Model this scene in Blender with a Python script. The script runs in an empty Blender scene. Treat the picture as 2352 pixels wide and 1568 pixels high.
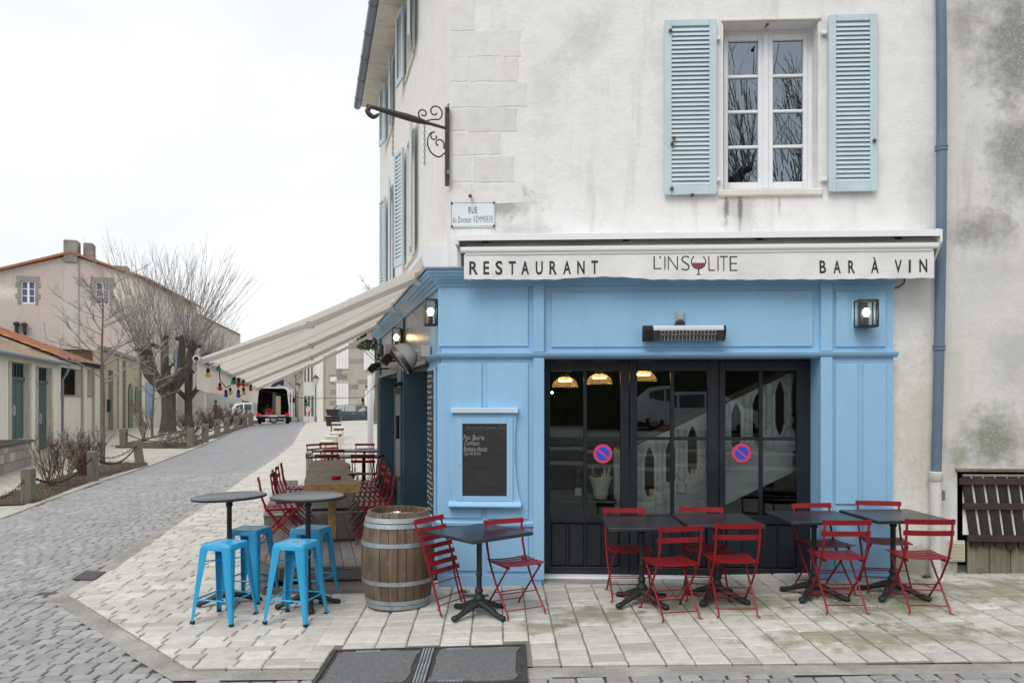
import bpy, math, random
from mathutils import Vector, Matrix, Quaternion
R = math.radians
rnd = random.Random(7)
# ------------------------------------------------------------ camera, sky, sun, exposure
FPX, CX, VH, CAMZ = 1790.0, 1176.0, 915.0, 1.92       # focal length, centre column and horizon row of the photo (2352 px wide), eye height
sc = bpy.context.scene
COL = sc.collection
cam_d = bpy.data.cameras.new("camera"); cam = bpy.data.objects.new("camera", cam_d); COL.objects.link(cam)
cam.location = (0, 0, CAMZ); cam.rotation_euler = (R(90), 0, 0)
cam_d.sensor_width = 36.0; cam_d.lens = 36.0 * FPX / 2352.0
cam_d.shift_y = (VH - 784.0) / 2352.0
cam_d.clip_start = 0.05; cam_d.clip_end = 2000
sc.camera = cam
world = bpy.data.worlds.new("World"); sc.world = world; world.use_nodes = True
SUN_EL, SUN_AZ = R(52), R(205)
def build_world():
    nt = world.node_tree; nt.nodes.clear(); N = nt.nodes.new; L = nt.links.new
    out = N('ShaderNodeOutputWorld'); bg = N('ShaderNodeBackground'); bg.inputs[1].default_value = 0.1
    sky = N('ShaderNodeTexSky'); sky.sky_type = 'NISHITA'; sky.sun_disc = False
    sky.sun_elevation = SUN_EL; sky.sun_rotation = SUN_AZ
    sky.air_density = 1.0; sky.dust_density = 4.0; sky.ozone_density = 1.0
    # an even overcast: the clear sky is mostly covered by a pale cloud sheet with soft structure
    tc = N('ShaderNodeTexCoord'); mp = N('ShaderNodeMapping'); mp.inputs['Scale'].default_value = (1.2, 1.2, 3.2)
    nz = N('ShaderNodeTexNoise'); nz.inputs['Scale'].default_value = 2.3; nz.inputs['Detail'].default_value = 7; nz.inputs['Roughness'].default_value = 0.55
    cr = N('ShaderNodeValToRGB')
    cr.color_ramp.elements[0].position = 0.32; cr.color_ramp.elements[0].color = (7.55, 7.8, 8.2, 1)
    cr.color_ramp.elements[1].position = 0.62; cr.color_ramp.elements[1].color = (8.7, 8.8, 8.95, 1)
    mx = N('ShaderNodeMix'); mx.data_type = 'RGBA'; mx.inputs[0].default_value = 0.93
    L(tc.outputs['Generated'], mp.inputs[0]); L(mp.outputs[0], nz.inputs['Vector']); L(nz.outputs[0], cr.inputs[0])
    L(sky.outputs[0], mx.inputs[6]); L(cr.outputs[0], mx.inputs[7]); L(mx.outputs[2], bg.inputs[0]); L(bg.outputs[0], out.inputs[0])
build_world()
sun_d = bpy.data.lights.new("sun", 'SUN'); sun_d.energy = 1.5; sun_d.angle = R(35); sun_d.color = (1.0, 0.985, 0.96)
sun = bpy.data.objects.new("sun", sun_d); COL.objects.link(sun)
_sd = Vector((math.sin(SUN_AZ) * math.cos(SUN_EL), math.cos(SUN_AZ) * math.cos(SUN_EL), math.sin(SUN_EL)))
sun.location = _sd * 60; sun.rotation_euler = (-_sd).to_track_quat('-Z', 'Y').to_euler()
sc.view_settings.view_transform = 'Standard'; sc.view_settings.look = 'None'
sc.view_settings.exposure = 0.34; sc.view_settings.gamma = 1.0; sc.view_settings.use_curve_mapping = False
sc.render.engine = 'CYCLES'; sc.cycles.max_bounces = 8; sc.cycles.transparent_max_bounces = 16

# ------------------------------------------------------------ ground shape and pixel helpers
def clamp(a, lo, hi): return max(lo, min(hi, a))
def lerp(a, b, t): return a + (b - a) * t
def g(x, y):
    yy = min(y, 48.0)
    z = -0.057 + 0.03 * clamp(x, -42, 14) + 0.021 * (max(yy, -2.0) - 8)
    if y > 48: z -= 0.018 * (min(y, 78) - 48)
    return z
def ray(u, v): return Vector(((u - CX) / FPX, 1.0, (VH - v) / FPX))
def gp(u, v):
    r = ray(u, v); lo, hi = 2.0, 300.0
    for _ in range(60):
        m = (lo + hi) / 2
        if CAMZ + r.z * m > g(r.x * m, m): lo = m
        else: hi = m
    return Vector((r.x * lo, lo, g(r.x * lo, lo)))
def at(u, v, y):
    r = ray(u, v); return Vector((r.x * y, y, CAMZ + r.z * y))
class Frame:
    """a vertical plane: local X along it, Y into it, Z up"""
    def __init__(s, o, dx, dy):
        s.o = Vector((o[0], o[1], 0)); n = math.hypot(dx, dy); s.X = Vector((dx / n, dy / n, 0)); s.Y = Vector((-dy / n, dx / n, 0))
        s.rz = math.atan2(dy, dx)
    def px(s, u, v, off=0.0):
        r = ray(u, v); p0 = s.o - s.Y * off
        t = p0.dot(s.Y) / r.dot(s.Y)
        w = r * t; return ((w - s.o).dot(s.X), w.z + CAMZ)
    def W(s, x, y, z): return s.o + s.X * x + s.Y * y + Vector((0, 0, z))

# ------------------------------------------------------------ mesh builder
class MB:
    def __init__(s): s.v = []; s.f = []; s.m = []
    def add(s, vs, fs, mi=0):
        o = len(s.v); s.v += [tuple(p) for p in vs]; s.f += [tuple(i + o for i in q) for q in fs]; s.m += [mi] * len(fs); return s
    def box(s, x0, x1, y0, y1, z0, z1, mi=0):
        return s.add([(x0, y0, z0), (x1, y0, z0), (x1, y1, z0), (x0, y1, z0), (x0, y0, z1), (x1, y0, z1), (x1, y1, z1), (x0, y1, z1)],
                     [(3, 2, 1, 0), (4, 5, 6, 7), (0, 1, 5, 4), (1, 2, 6, 5), (2, 3, 7, 6), (3, 0, 4, 7)], mi)
    def cbox(s, x0, x1, y0, y1, z0, z1, c=0.006, mi=0):
        """box with chamfered edges"""
        c = min(c, (x1 - x0) * .45, (y1 - y0) * .45, (z1 - z0) * .45)
        vs = []; idx = {}
        for ix, X in enumerate((x0, x1)):
            for iy, Y in enumerate((y0, y1)):
                for iz, Z in enumerate((z0, z1)):
                    sx, sy, sz = (1, -1)[ix] * c, (1, -1)[iy] * c, (1, -1)[iz] * c
                    idx[ix, iy, iz] = len(vs)
                    vs += [(X, Y + sy, Z + sz), (X + sx, Y, Z + sz), (X + sx, Y + sy, Z)]
        fs = []
        I = lambda a, b, c_, k: idx[a, b, c_] + k
        fs += [(I(0,0,0,0), I(0,0,1,0), I(0,1,1,0), I(0,1,0,0)), (I(1,0,0,0), I(1,1,0,0), I(1,1,1,0), I(1,0,1,0)),
               (I(0,0,0,1), I(1,0,0,1), I(1,0,1,1), I(0,0,1,1)), (I(0,1,0,1), I(0,1,1,1), I(1,1,1,1), I(1,1,0,1)),
               (I(0,0,0,2), I(0,1,0,2), I(1,1,0,2), I(1,0,0,2)), (I(0,0,1,2), I(1,0,1,2), I(1,1,1,2), I(0,1,1,2))]
        for a in (0, 1):
            for b in (0, 1):
                fs.append((I(a,b,0,0), I(a,b,0,1), I(a,b,1,1), I(a,b,1,0)) if a == b else (I(a,b,0,1), I(a,b,0,0), I(a,b,1,0), I(a,b,1,1)))
                fs.append((I(a,0,b,0), I(a,0,b,2), I(a,1,b,2), I(a,1,b,0)) if a != b else (I(a,0,b,2), I(a,0,b,0), I(a,1,b,0), I(a,1,b,2)))
                fs.append((I(0,a,b,1), I(0,a,b,2), I(1,a,b,2), I(1,a,b,1)) if a == b else (I(0,a,b,2), I(0,a,b,1), I(1,a,b,1), I(1,a,b,2)))
        for k in ((0,0,0),(1,1,0),(1,0,1),(0,1,1)): fs.append((I(*k,0), I(*k,2), I(*k,1)))
        for k in ((1,0,0),(0,1,0),(0,0,1),(1,1,1)): fs.append((I(*k,0), I(*k,1), I(*k,2)))
        return s.add(vs, fs, mi)
    def prism(s, pts, fn, c0, c1, mi=0):
        """2D polygon swept from c0 to c1; fn(a, b, c) gives the 3D point"""
        n = len(pts)
        vs = [fn(a, b, c0) for a, b in pts] + [fn(a, b, c1) for a, b in pts]
        fs = [tuple(range(n))[::-1], tuple(range(n, 2 * n))] + [(i, (i + 1) % n, n + (i + 1) % n, n + i) for i in range(n)]
        return s.add(vs, fs, mi)
    def loft(s, rings, caps=True, closed=True, mi=0):
        n = len(rings[0]); vs = [p for r in rings for p in r]; fs = []
        for k in range(len(rings) - 1):
            for i in range(n if closed else n - 1):
                j = (i + 1) % n; fs.append((k * n + i, k * n + j, (k + 1) * n + j, (k + 1) * n + i))
        if caps: fs += [tuple(range(n))[::-1], tuple(range((len(rings) - 1) * n, len(rings) * n))]
        return s.add(vs, fs, mi)
    def tube(s, path, r, n=6, caps=True, mi=0, flat=1.0):
        P = [Vector(p) for p in path]; rr = r if isinstance(r, (list, tuple)) else [r] * len(P)
        T = [(P[min(i + 1, len(P) - 1)] - P[max(i - 1, 0)]).normalized() for i in range(len(P))]
        up = Vector((0, 0, 1)) if abs(T[0].z) < 0.9 else Vector((1, 0, 0))
        a = T[0].cross(up).normalized(); rings = []
        for i, p in enumerate(P):
            a = (a - T[i] * a.dot(T[i])); a = a.normalized() if a.length > 1e-6 else T[i].orthogonal().normalized()
            b = T[i].cross(a)
            rings.append([p + (a * math.cos(2 * math.pi * k / n) + b * math.sin(2 * math.pi * k / n) * flat) * rr[i] for k in range(n)])
        return s.loft(rings, caps, True, mi)
    def lathe(s, prof, n=24, o=(0, 0, 0), a0=0.0, a1=2 * math.pi, mi=0, M=None):
        full = abs(a1 - a0 - 2 * math.pi) < 1e-6; m = n if full else n + 1; vs = []; fs = []
        for r, z in prof:
            for k in range(m):
                a = a0 + (a1 - a0) * k / n; p = Vector((o[0] + r * math.cos(a), o[1] + r * math.sin(a), o[2] + z)); vs.append(M @ p if M else p)
        for i in range(len(prof) - 1):
            for k in range(n):
                j = (k + 1) % m; fs.append((i * m + k, i * m + j, (i + 1) * m + j, (i + 1) * m + k))
        return s.add(vs, fs, mi)
    def sphere(s, c, r, n=12, sz=1.0, mi=0):
        h = n // 2; prof = [(max(r * math.sin(math.pi * i / h), 1e-5), -r * sz * math.cos(math.pi * i / h)) for i in range(h + 1)]
        return s.lathe(prof, n, c, mi=mi)
    def bar(s, p, q, w, h, up=(0, 0, 1), mi=0):
        p = Vector(p); q = Vector(q); t = (q - p).normalized(); a = t.cross(Vector(up)); a = a.normalized() if a.length > 1e-5 else t.orthogonal().normalized(); b = a.cross(t)
        c = lambda o: [o + a * sa * w / 2 + b * sb * h / 2 for sa, sb in ((-1, -1), (1, -1), (1, 1), (-1, 1))]
        return s.loft([c(p), c(q)], mi=mi)
    def xf(s, M): s.v = [tuple(M @ Vector(p)) for p in s.v]; return s
    def mesh(s, name, mats, smooth=None):
        me = bpy.data.meshes.new(name); me.from_pydata(s.v, [], s.f); me.validate()
        for m in (mats if isinstance(mats, (list, tuple)) else [mats]): me.materials.append(m)
        if any(s.m) and len(me.polygons) == len(s.m): me.polygons.foreach_set('material_index', s.m)
        if smooth is not None: me.shade_smooth(); me.set_sharp_from_angle(angle=R(smooth))
        me.update(); return me
    def obj(s, name, mats, parent=None, smooth=None, **k):
        o = bpy.data.objects.new(name, s.mesh(name, mats, smooth)); COL.objects.link(o)
        if parent: o.parent = parent
        return tag(o, **k)
def tag(o, label=None, cat=None, group=None, kind=None, loc=None, rz=None):
    if label: o['label'] = label
    if cat: o['category'] = cat
    if group: o['group'] = group
    if kind: o['kind'] = kind
    if loc is not None: o.location = loc
    if rz is not None: o.rotation_euler = (0, 0, rz)
    return o
def thing(name, label, cat, loc=(0, 0, 0), rz=0.0, group=None, parent=None):
    o = bpy.data.objects.new(name, None); COL.objects.link(o); o.empty_display_size = 0.2
    if parent: o.parent = parent
    return tag(o, label, cat, group, loc=loc, rz=rz)
def dup(o, parent=None):
    c = o.copy(); COL.objects.link(c); c.parent = parent
    for ch in [x for x in o.children]: dup(ch, c)
    return c
def place(o, loc, rz=0.0, label=None, rot=None):
    o.location = loc; o.rotation_euler = rot if rot else (0, 0, rz)
    if label: o['label'] = label
    return o
def text_mesh(txt, size=1.0, off=0.0, sx=1.0, space=1.0, shear=0.0, align='LEFT'):
    """lettering as a flat mesh builder in local X (right) / Z (up), facing -Y"""
    cu = bpy.data.curves.new('t', 'FONT'); cu.body = txt; cu.size = size; cu.offset = off; cu.space_character = space; cu.shear = shear; cu.align_x = align; cu.resolution_u = 4
    ob = bpy.data.objects.new('t', cu); COL.objects.link(ob)
    dg = bpy.context.evaluated_depsgraph_get(); me = bpy.data.meshes.new_from_object(ob.evaluated_get(dg))
    mb = MB(); mb.add([(v.co.x * sx, 0, v.co.y) for v in me.vertices], [tuple(p.vertices) for p in me.polygons])
    bpy.data.objects.remove(ob); bpy.data.curves.remove(cu); bpy.data.meshes.remove(me)
    return mb
def fit(mb, x0, x1, z0, z1, y=0.0):
    xs = [p[0] for p in mb.v]; zs = [p[2] for p in mb.v]; a, b, c, d = min(xs), max(xs), min(zs), max(zs)
    mb.v = [(x0 + (p[0] - a) / (b - a) * (x1 - x0), y + p[1], z0 + (p[2] - c) / (d - c) * (z1 - z0)) for p in mb.v]; return mb
# ------------------------------------------------------------ materials (procedural)
class NT:
    def __init__(s, name):
        s.m = bpy.data.materials.new(name); s.m.use_nodes = True; s.t = s.m.node_tree; s.t.nodes.clear()
        s.out = s.t.nodes.new('ShaderNodeOutputMaterial'); s.geo = s.t.nodes.new('ShaderNodeNewGeometry')
    def n(s, typ, **k):
        o = s.t.nodes.new('ShaderNode' + typ)
        for a, b in k.items(): setattr(o, a, b)
        return o
    def l(s, a, b): s.t.links.new(a, b)
    def pos(s, scale=(1, 1, 1), loc=(0, 0, 0), rot=(0, 0, 0)):
        mp = s.n('Mapping'); mp.inputs['Scale'].default_value = scale; mp.inputs['Location'].default_value = loc; mp.inputs['Rotation'].default_value = rot
        s.l(s.geo.outputs['Position'], mp.inputs[0]); return mp.outputs[0]
    def noise(s, scale, detail=4, rough=0.55, vec=None, dist=0.0):
        o = s.n('TexNoise'); o.inputs['Scale'].default_value = scale; o.inputs['Detail'].default_value = detail; o.inputs['Roughness'].default_value = rough; o.inputs['Distortion'].default_value = dist
        s.l(vec if vec is not None else s.geo.outputs['Position'], o.inputs['Vector']); return o.outputs[0]
    def ramp(s, f, a, b, ca=(0, 0, 0, 1), cb=(1, 1, 1, 1), interp='LINEAR'):
        o = s.n('ValToRGB'); e = o.color_ramp.elements; o.color_ramp.interpolation = interp; e[0].position = a; e[1].position = b
        e[0].color = c4(ca); e[1].color = c4(cb); s.l(f, o.inputs[0]); return o.outputs[0]
    def mix(s, f, a, b, mode='MIX'):
        o = s.n('Mix', data_type='RGBA', blend_type=mode); o.clamp_factor = True
        for i, x in ((0, f), (6, a), (7, b)):
            if hasattr(x, 'links'): s.l(x, o.inputs[i])
            elif i == 0: o.inputs[0].default_value = x
            else: o.inputs[i].default_value = c4(x)
        return o.outputs[2]
    def math(s, op, a, b=0.0, c=0.0):
        o = s.n('Math', operation=op)
        for i, x in enumerate((a, b, c)):
            if hasattr(x, 'links'): s.l(x, o.inputs[i])
            else: o.inputs[i].default_value = x
        return o.outputs[0]
    def blob(s, p, rad):
        """soft spot, 1 at the world point p, 0 at the radii rad (a stain with a place of its own)"""
        mp = s.n('Mapping', vector_type='TEXTURE'); mp.inputs['Location'].default_value = p; mp.inputs['Scale'].default_value = rad
        s.l(s.geo.outputs['Position'], mp.inputs[0]); ln = s.n('VectorMath', operation='LENGTH'); s.l(mp.outputs[0], ln.inputs[0])
        return s.math('SUBTRACT', 1.0, ln.outputs['Value'])
    def bsdf(s, col, rough=0.6, metal=0.0, bump=None, bstr=0.2, bdist=0.02, spec=0.5, **k):
        b = s.n('BsdfPrincipled')
        for nm, x in (('Base Color', col), ('Roughness', rough), ('Metallic', metal), ('Specular IOR Level', spec)) + tuple(k.items()):
            if hasattr(x, 'links'): s.l(x, b.inputs[nm])
            else: b.inputs[nm].default_value = c4(x) if nm in ('Base Color', 'Emission Color') else x
        if bump is not None:
            bp = s.n('Bump'); bp.inputs['Strength'].default_value = bstr; bp.inputs['Distance'].default_value = bdist; s.l(bump, bp.inputs['Height']); s.l(bp.outputs[0], b.inputs['Normal'])
        s.b = b; return b.outputs[0]
    def done(s, sh): s.l(sh, s.out.inputs['Surface']); return s.m
def c4(c): return (c[0], c[1], c[2], 1.0)
def mulc(c, k): return (c[0] * k, c[1] * k, c[2] * k)
def pm(name, col, rough=0.6, var=0.12, scale=3.0, metal=0.0, bump=0.15, bscale=60, stretch=(1, 1, 1), dirt=0.0, dirtcol=(0.08, 0.07, 0.06), dscale=2.0, spec=0.5, rvar=0.1, objvar=0.0, bdist=0.01):
    """painted / plain surface with uneven colour, some dirt and fine relief"""
    t = NT(name); v = t.pos(stretch)
    n1 = t.noise(scale, 5, 0.6, v); c = t.mix(t.ramp(n1, 0.3, 0.7), mulc(col, 1 - var), mulc(col, 1 + var))
    if objvar:
        oi = t.n('ObjectInfo'); add = t.math('FRACT', t.math('ADD', oi.outputs['Random'], t.geo.outputs['Random Per Island']))
        c = t.mix(add, t.mix(1.0, c, (1 - objvar,) * 3, 'MULTIPLY'), t.mix(1.0, c, (1 + objvar,) * 3, 'MULTIPLY'))
    if dirt:
        d = t.noise(dscale, 8, 0.7, v); c = t.mix(t.math('MULTIPLY', t.ramp(d, 0.5, 0.78), dirt), c, dirtcol)
    n2 = t.noise(bscale, 3, 0.5, v)
    rg = t.math('ADD', rough - rvar / 2, t.math('MULTIPLY', n1, rvar))
    return t.done(t.bsdf(c, rg, metal, n2, bump, bdist, spec))
def wood(name, col, dark, gscale=(40, 40, 3), rough=0.7, bump=0.35, objvar=0.15, wear=None):
    t = NT(name); v = t.pos(gscale); n1 = t.noise(1.0, 6, 0.65, v, 0.6); n0 = t.noise(1.3, 3, 0.5)
    c = t.mix(t.ramp(n1, 0.3, 0.72), dark, col); c = t.mix(t.math('MULTIPLY', t.ramp(n0, 0.35, 0.7), 0.35), c, mulc(dark, 0.8))
    oi = t.n('ObjectInfo'); add = t.math('FRACT', t.math('ADD', oi.outputs['Random'], t.geo.outputs['Random Per Island']))
    c = t.mix(add, t.mix(1.0, c, (1 - objvar,) * 3, 'MULTIPLY'), t.mix(1.0, c, (1 + objvar,) * 3, 'MULTIPLY'))
    if wear: c = t.mix(t.math('MULTIPLY', t.ramp(t.noise(2.2, 6, 0.65), 0.5, 0.7), 0.8), c, wear)
    return t.done(t.bsdf(c, rough, 0, n1, bump, 0.006))
def emis(name, col, strength):
    t = NT(name); e = t.n('Emission'); e.inputs[0].default_value = c4(col); e.inputs[1].default_value = strength; return t.done(e.outputs[0])
def glass(name, ior=1.5, tint=(0.9, 0.95, 0.95), rough=0.0, wave=0.0, gcol=(1, 1, 1)):
    """thin clear pane: transparent, with a Fresnel reflection on top"""
    t = NT(name); fr = t.n('Fresnel'); fr.inputs[0].default_value = ior
    tr = t.n('BsdfTransparent'); tr.inputs[0].default_value = c4(tint); gl = t.n('BsdfGlossy'); gl.inputs['Roughness'].default_value = rough; gl.inputs['Color'].default_value = c4(gcol)
    if wave:
        bp = t.n('Bump'); bp.inputs['Strength'].default_value = wave; bp.inputs['Distance'].default_value = 0.01; t.l(t.noise(1.6, 2, 0.5), bp.inputs['Height']); t.l(bp.outputs[0], gl.inputs['Normal'])
    mx = t.n('MixShader'); t.l(fr.outputs[0], mx.inputs[0]); t.l(tr.outputs[0], mx.inputs[1]); t.l(gl.outputs[0], mx.inputs[2])
    return t.done(mx.outputs[0])

def plaster(name, base, grey, blobs=(), streak=0.25, warm=0.25, bump=0.35, speck=0.0):
    """lime render: soft blotches, thin rain streaks, placed grey or green stains, fine grain"""
    t = NT(name)
    n1 = t.noise(0.9, 6, 0.6); n2 = t.noise(4.5, 7, 0.65); st = t.noise(1.0, 5, 0.6, t.pos((5.5, 5.5, 0.55)))
    c = t.mix(t.math('MULTIPLY', t.ramp(n1, 0.35, 0.7), warm), base, (base[0] * 0.95, base[1] * 0.89, base[2] * 0.79))
    c = t.mix(t.math('MULTIPLY', t.ramp(n2, 0.48, 0.75), 0.5), c, mulc(base, 0.78)); n3 = t.noise(1.7, 8, 0.75); c = t.mix(t.math('MULTIPLY', t.ramp(n3, 0.52, 0.72), 0.35), c, mulc(base, 0.8))
    c = t.mix(t.math('MULTIPLY', t.ramp(st, 0.56, 0.8), streak), c, grey)
    mk = t.noise(1.0, 4, 0.7, t.pos((34, 34, 9))); c = t.mix(t.math('MULTIPLY', t.ramp(mk, 0.72, 0.78), 0.28), c, mulc(grey, 0.8))
    nz = t.noise(3.0, 12, 0.82)
    for p, rad, col, k in blobs:
        b = t.math('MULTIPLY', t.ramp(t.math('ADD', t.blob(p, rad), t.math('MULTIPLY', t.math('SUBTRACT', nz, 0.5), 3.0)), 0.05, 0.8), k); c = t.mix(b, c, col)
    if speck:
        vo = t.noise(48, 4, 0.7); c = t.mix(t.math('MULTIPLY', t.ramp(vo, 0.52, 0.66), speck), c, (0.60, 0.59, 0.565))
    g1 = t.noise(95, 3, 0.6); hh = t.math('ADD', t.math('MULTIPLY', n2, 1.2), t.math('MULTIPLY', g1, 0.4))
    return t.done(t.bsdf(c, 0.9, 0, hh, bump, 0.02, 0.2))
def stones_mat(name, cols, rough=0.75, moss=0.0, spots=0.3, mossblobs=()):
    t = NT(name); oi = t.n('ObjectInfo'); r = t.math('FRACT', t.math('ADD', oi.outputs['Random'], t.geo.outputs['Random Per Island']))
    cr = t.n('ValToRGB'); e = cr.color_ramp.elements; e[0].color = c4(cols[0]); e[1].color = c4(cols[-1])
    for i, c in enumerate(cols[1:-1]): x = e.new((i + 1) / (len(cols) - 1)); x.color = c4(c)
    t.l(r, cr.inputs[0]); c = cr.outputs[0]
    n1 = t.noise(9, 6, 0.7); c = t.mix(t.math('MULTIPLY', t.ramp(n1, 0.45, 0.75), spots), c, mulc(cols[0], 0.55))
    n4 = t.noise(0.8, 3, 0.5); c = t.mix(t.math('MULTIPLY', t.ramp(n4, 0.4, 0.7), 0.22), c, mulc(cols[0], 0.7))
    if moss:
        nm = t.noise(5.0, 7, 0.7)
        for p, rad in mossblobs:
            b = t.math('MULTIPLY', t.ramp(t.math('ADD', t.blob(p, rad), t.math('MULTIPLY', t.math('SUBTRACT', nm, 0.5), 2.4)), 0.35, 0.75), moss); c = t.mix(b, c, (0.10, 0.115, 0.028))
    g1 = t.noise(70, 4, 0.65); hh = t.math('ADD', t.math('MULTIPLY', n1, 0.8), t.math('MULTIPLY', g1, 0.5))
    return t.done(t.bsdf(c, rough, 0, hh, 0.35, 0.012, 0.35))
M = {}
def mats():
    M['blue'] = pm('blue_paint', (0.26, 0.475, 0.685), 0.48, 0.08, 1.2, bump=0.25, bscale=(90), stretch=(1, 1, 0.25), dirt=0.28, dirtcol=(0.14, 0.25, 0.35), dscale=1.5)
    M['blue_board'] = pm('blue_paint_grained', (0.27, 0.48, 0.69), 0.5, 0.06, 2, bump=0.45, bscale=45, stretch=(1, 1, 0.12))
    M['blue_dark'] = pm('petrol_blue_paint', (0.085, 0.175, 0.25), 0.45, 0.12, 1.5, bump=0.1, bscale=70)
    M['shutter'] = pm('pale_shutter_paint', (0.475, 0.585, 0.635), 0.55, 0.06, 2.5, bump=0.2, bscale=50, dirt=0.22, dirtcol=(0.33, 0.40, 0.42))
    M['black_door'] = pm('black_door_paint', (0.010, 0.013, 0.020), 0.38, 0.25, 2, bump=0.12, bscale=50, dirt=0.15, dirtcol=(0.04, 0.045, 0.05))
    M['white_frame'] = pm('white_joinery_paint', (0.74, 0.75, 0.78), 0.5, 0.04, 3, bump=0.1, dirt=0.12, dirtcol=(0.4, 0.38, 0.35))
    M['zinc'] = pm('zinc_pipe_paint', (0.115, 0.165, 0.225), 0.5, 0.12, 2, bump=0.1, dirt=0.2, dirtcol=(0.2, 0.22, 0.24))
    M['zincgut'] = pm('zinc_gutter', (0.19, 0.23, 0.28), 0.45, 0.15, 2, metal=0.3, bump=0.1)
    M['castpipe'] = pm('white_cast_pipe', (0.62, 0.60, 0.57), 0.6, 0.08, 3, bump=0.2, dirt=0.5, dirtcol=(0.30, 0.19, 0.13), dscale=6)
    M['pvc'] = pm('white_plastic', (0.74, 0.75, 0.76), 0.4, 0.04, 3, bump=0.03)
    M['alu'] = pm('white_aluminium', (0.80, 0.81, 0.82), 0.35, 0.03, 2, bump=0.03, dirt=0.15, dirtcol=(0.35, 0.33, 0.3))
    M['alu_grey'] = pm('grey_white_aluminium', (0.70, 0.70, 0.67), 0.4, 0.04, 2, bump=0.03)
    M['iron'] = pm('wrought_iron', (0.045, 0.036, 0.032), 0.65, 0.35, 9, bump=0.3, bscale=40, dirt=0.5, dirtcol=(0.12, 0.06, 0.035), dscale=9)
    M['rust'] = pm('rusted_iron', (0.13, 0.06, 0.035), 0.85, 0.4, 20, bump=0.5, bscale=60)
    M['blackmetal'] = pm('black_metal', (0.013, 0.013, 0.014), 0.45, 0.2, 4, bump=0.06)
    M['castiron'] = pm('cast_iron', (0.016, 0.017, 0.019), 0.55, 0.3, 12, bump=0.5, bscale=28)
    M['slate'] = pm('dark_table_top', (0.020, 0.025, 0.034), 0.30, 0.25, 5, bump=0.08, bscale=70, dirt=0.10, dirtcol=(0.06, 0.068, 0.08), dscale=9, rvar=0.12)
    M['zinctop'] = pm('grey_round_top', (0.085, 0.10, 0.12), 0.3, 0.2, 9, bump=0.25, bscale=90, dirt=0.4, dirtcol=(0.16, 0.18, 0.2), dscale=14)
    M['red'] = pm('red_chair_paint', (0.225, 0.007, 0.012), 0.40, 0.12, 6, bump=0.05, dirt=0.2, dirtcol=(0.13, 0.010, 0.013), dscale=12, spec=0.35)
    M['stool'] = pm('bright_blue_enamel', (0.028, 0.33, 0.60), 0.28, 0.05, 4, bump=0.03, dirt=0.06, dirtcol=(0.02, 0.15, 0.3))
    M['rubber'] = pm('black_rubber', (0.012, 0.012, 0.012), 0.8, 0.1)
    M['oak'] = wood('barrel_oak', (0.205, 0.14, 0.085), (0.085, 0.056, 0.035), (26, 26, 2.0), 0.75, 0.5, 0.22, wear=(0.215, 0.19, 0.16))
    M['oakhead'] = wood('barrel_head_oak', (0.36, 0.28, 0.18), (0.2, 0.14, 0.09), (20, 3, 20), 0.75, 0.3, 0.12)
    M['galv'] = pm('galvanised_hoop', (0.36, 0.42, 0.46), 0.45, 0.2, 9, metal=0.55, bump=0.1, dirt=0.3, dirtcol=(0.16, 0.14, 0.12), dscale=8)
    M['deck'] = wood('weathered_deck_board', (0.215, 0.19, 0.175), (0.115, 0.10, 0.092), (34, 2.6, 34), 0.7, 0.4, 0.16)
    M['slab'] = wood('weathered_slab_top', (0.30, 0.235, 0.175), (0.15, 0.112, 0.082), (24, 1.8, 24), 0.65, 0.5, 0.05)
    M['slabedge'] = wood('ochre_sawn_end', (0.48, 0.30, 0.09), (0.16, 0.09, 0.03), (14, 14, 22), 0.65, 0.6, 0.05)
    M['plank'] = wood('dark_plank', (0.042, 0.028, 0.024), (0.014, 0.010, 0.009), (28, 28, 3), 0.75, 0.4, 0.25)
    M['rail'] = wood('reddish_rail', (0.06, 0.03, 0.025), (0.025, 0.013, 0.011), (3, 28, 28), 0.75, 0.4, 0.15)
    M['oldboard'] = wood('mossy_old_board', (0.27, 0.235, 0.18), (0.11, 0.10, 0.075), (26, 26, 2), 0.8, 0.5, 0.2, wear=(0.085, 0.095, 0.028))
    M['bollard'] = wood('weathered_oak_post', (0.22, 0.20, 0.16), (0.11, 0.10, 0.075), (30, 30, 2.5), 0.8, 0.5, 0.15, wear=(0.13, 0.135, 0.09))
    M['chain'] = pm('rusty_chain', (0.035, 0.026, 0.022), 0.7, 0.3, 12, metal=0.3)
    M['sett'] = stones_mat('grey_setts', [(0.225, 0.222, 0.22), (0.325, 0.32, 0.312), (0.285, 0.275, 0.26), (0.38, 0.376, 0.372), (0.265, 0.268, 0.275), (0.35, 0.338, 0.32)], 0.6, spots=0.4)
    M['joint'] = pm('sett_joint_sand', (0.085, 0.08, 0.07), 0.95, 0.25, 6, bump=0.5, bscale=120)
    M['pjoint'] = pm('paver_joint', (0.20, 0.185, 0.15), 0.95, 0.25, 5, bump=0.5, bscale=120, dirt=0.6, dirtcol=(0.06, 0.07, 0.03), dscale=1.2)
    mb_ = [((2.0, 7.25, 0), (1.3, 0.7, 1)), ((3.4, 7.0, 0), (1.2, 0.8, 1)), ((4.6, 7.4, 0), (1.5, 0.8, 1)), ((0.75, 7.0, 0), (0.8, 0.5, 1)), ((3.0, 6.2, 0), (2.0, 0.45, 1)), ((0.25, 6.7, 0), (0.35, 0.3, 1))]
    M['paver'] = stones_mat('cream_pavers', [(0.40, 0.38, 0.34), (0.56, 0.535, 0.48), (0.49, 0.475, 0.44), (0.63, 0.605, 0.545), (0.45, 0.44, 0.415), (0.59, 0.56, 0.49)], 0.7, moss=0.55, spots=0.5, mossblobs=mb_)
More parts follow.
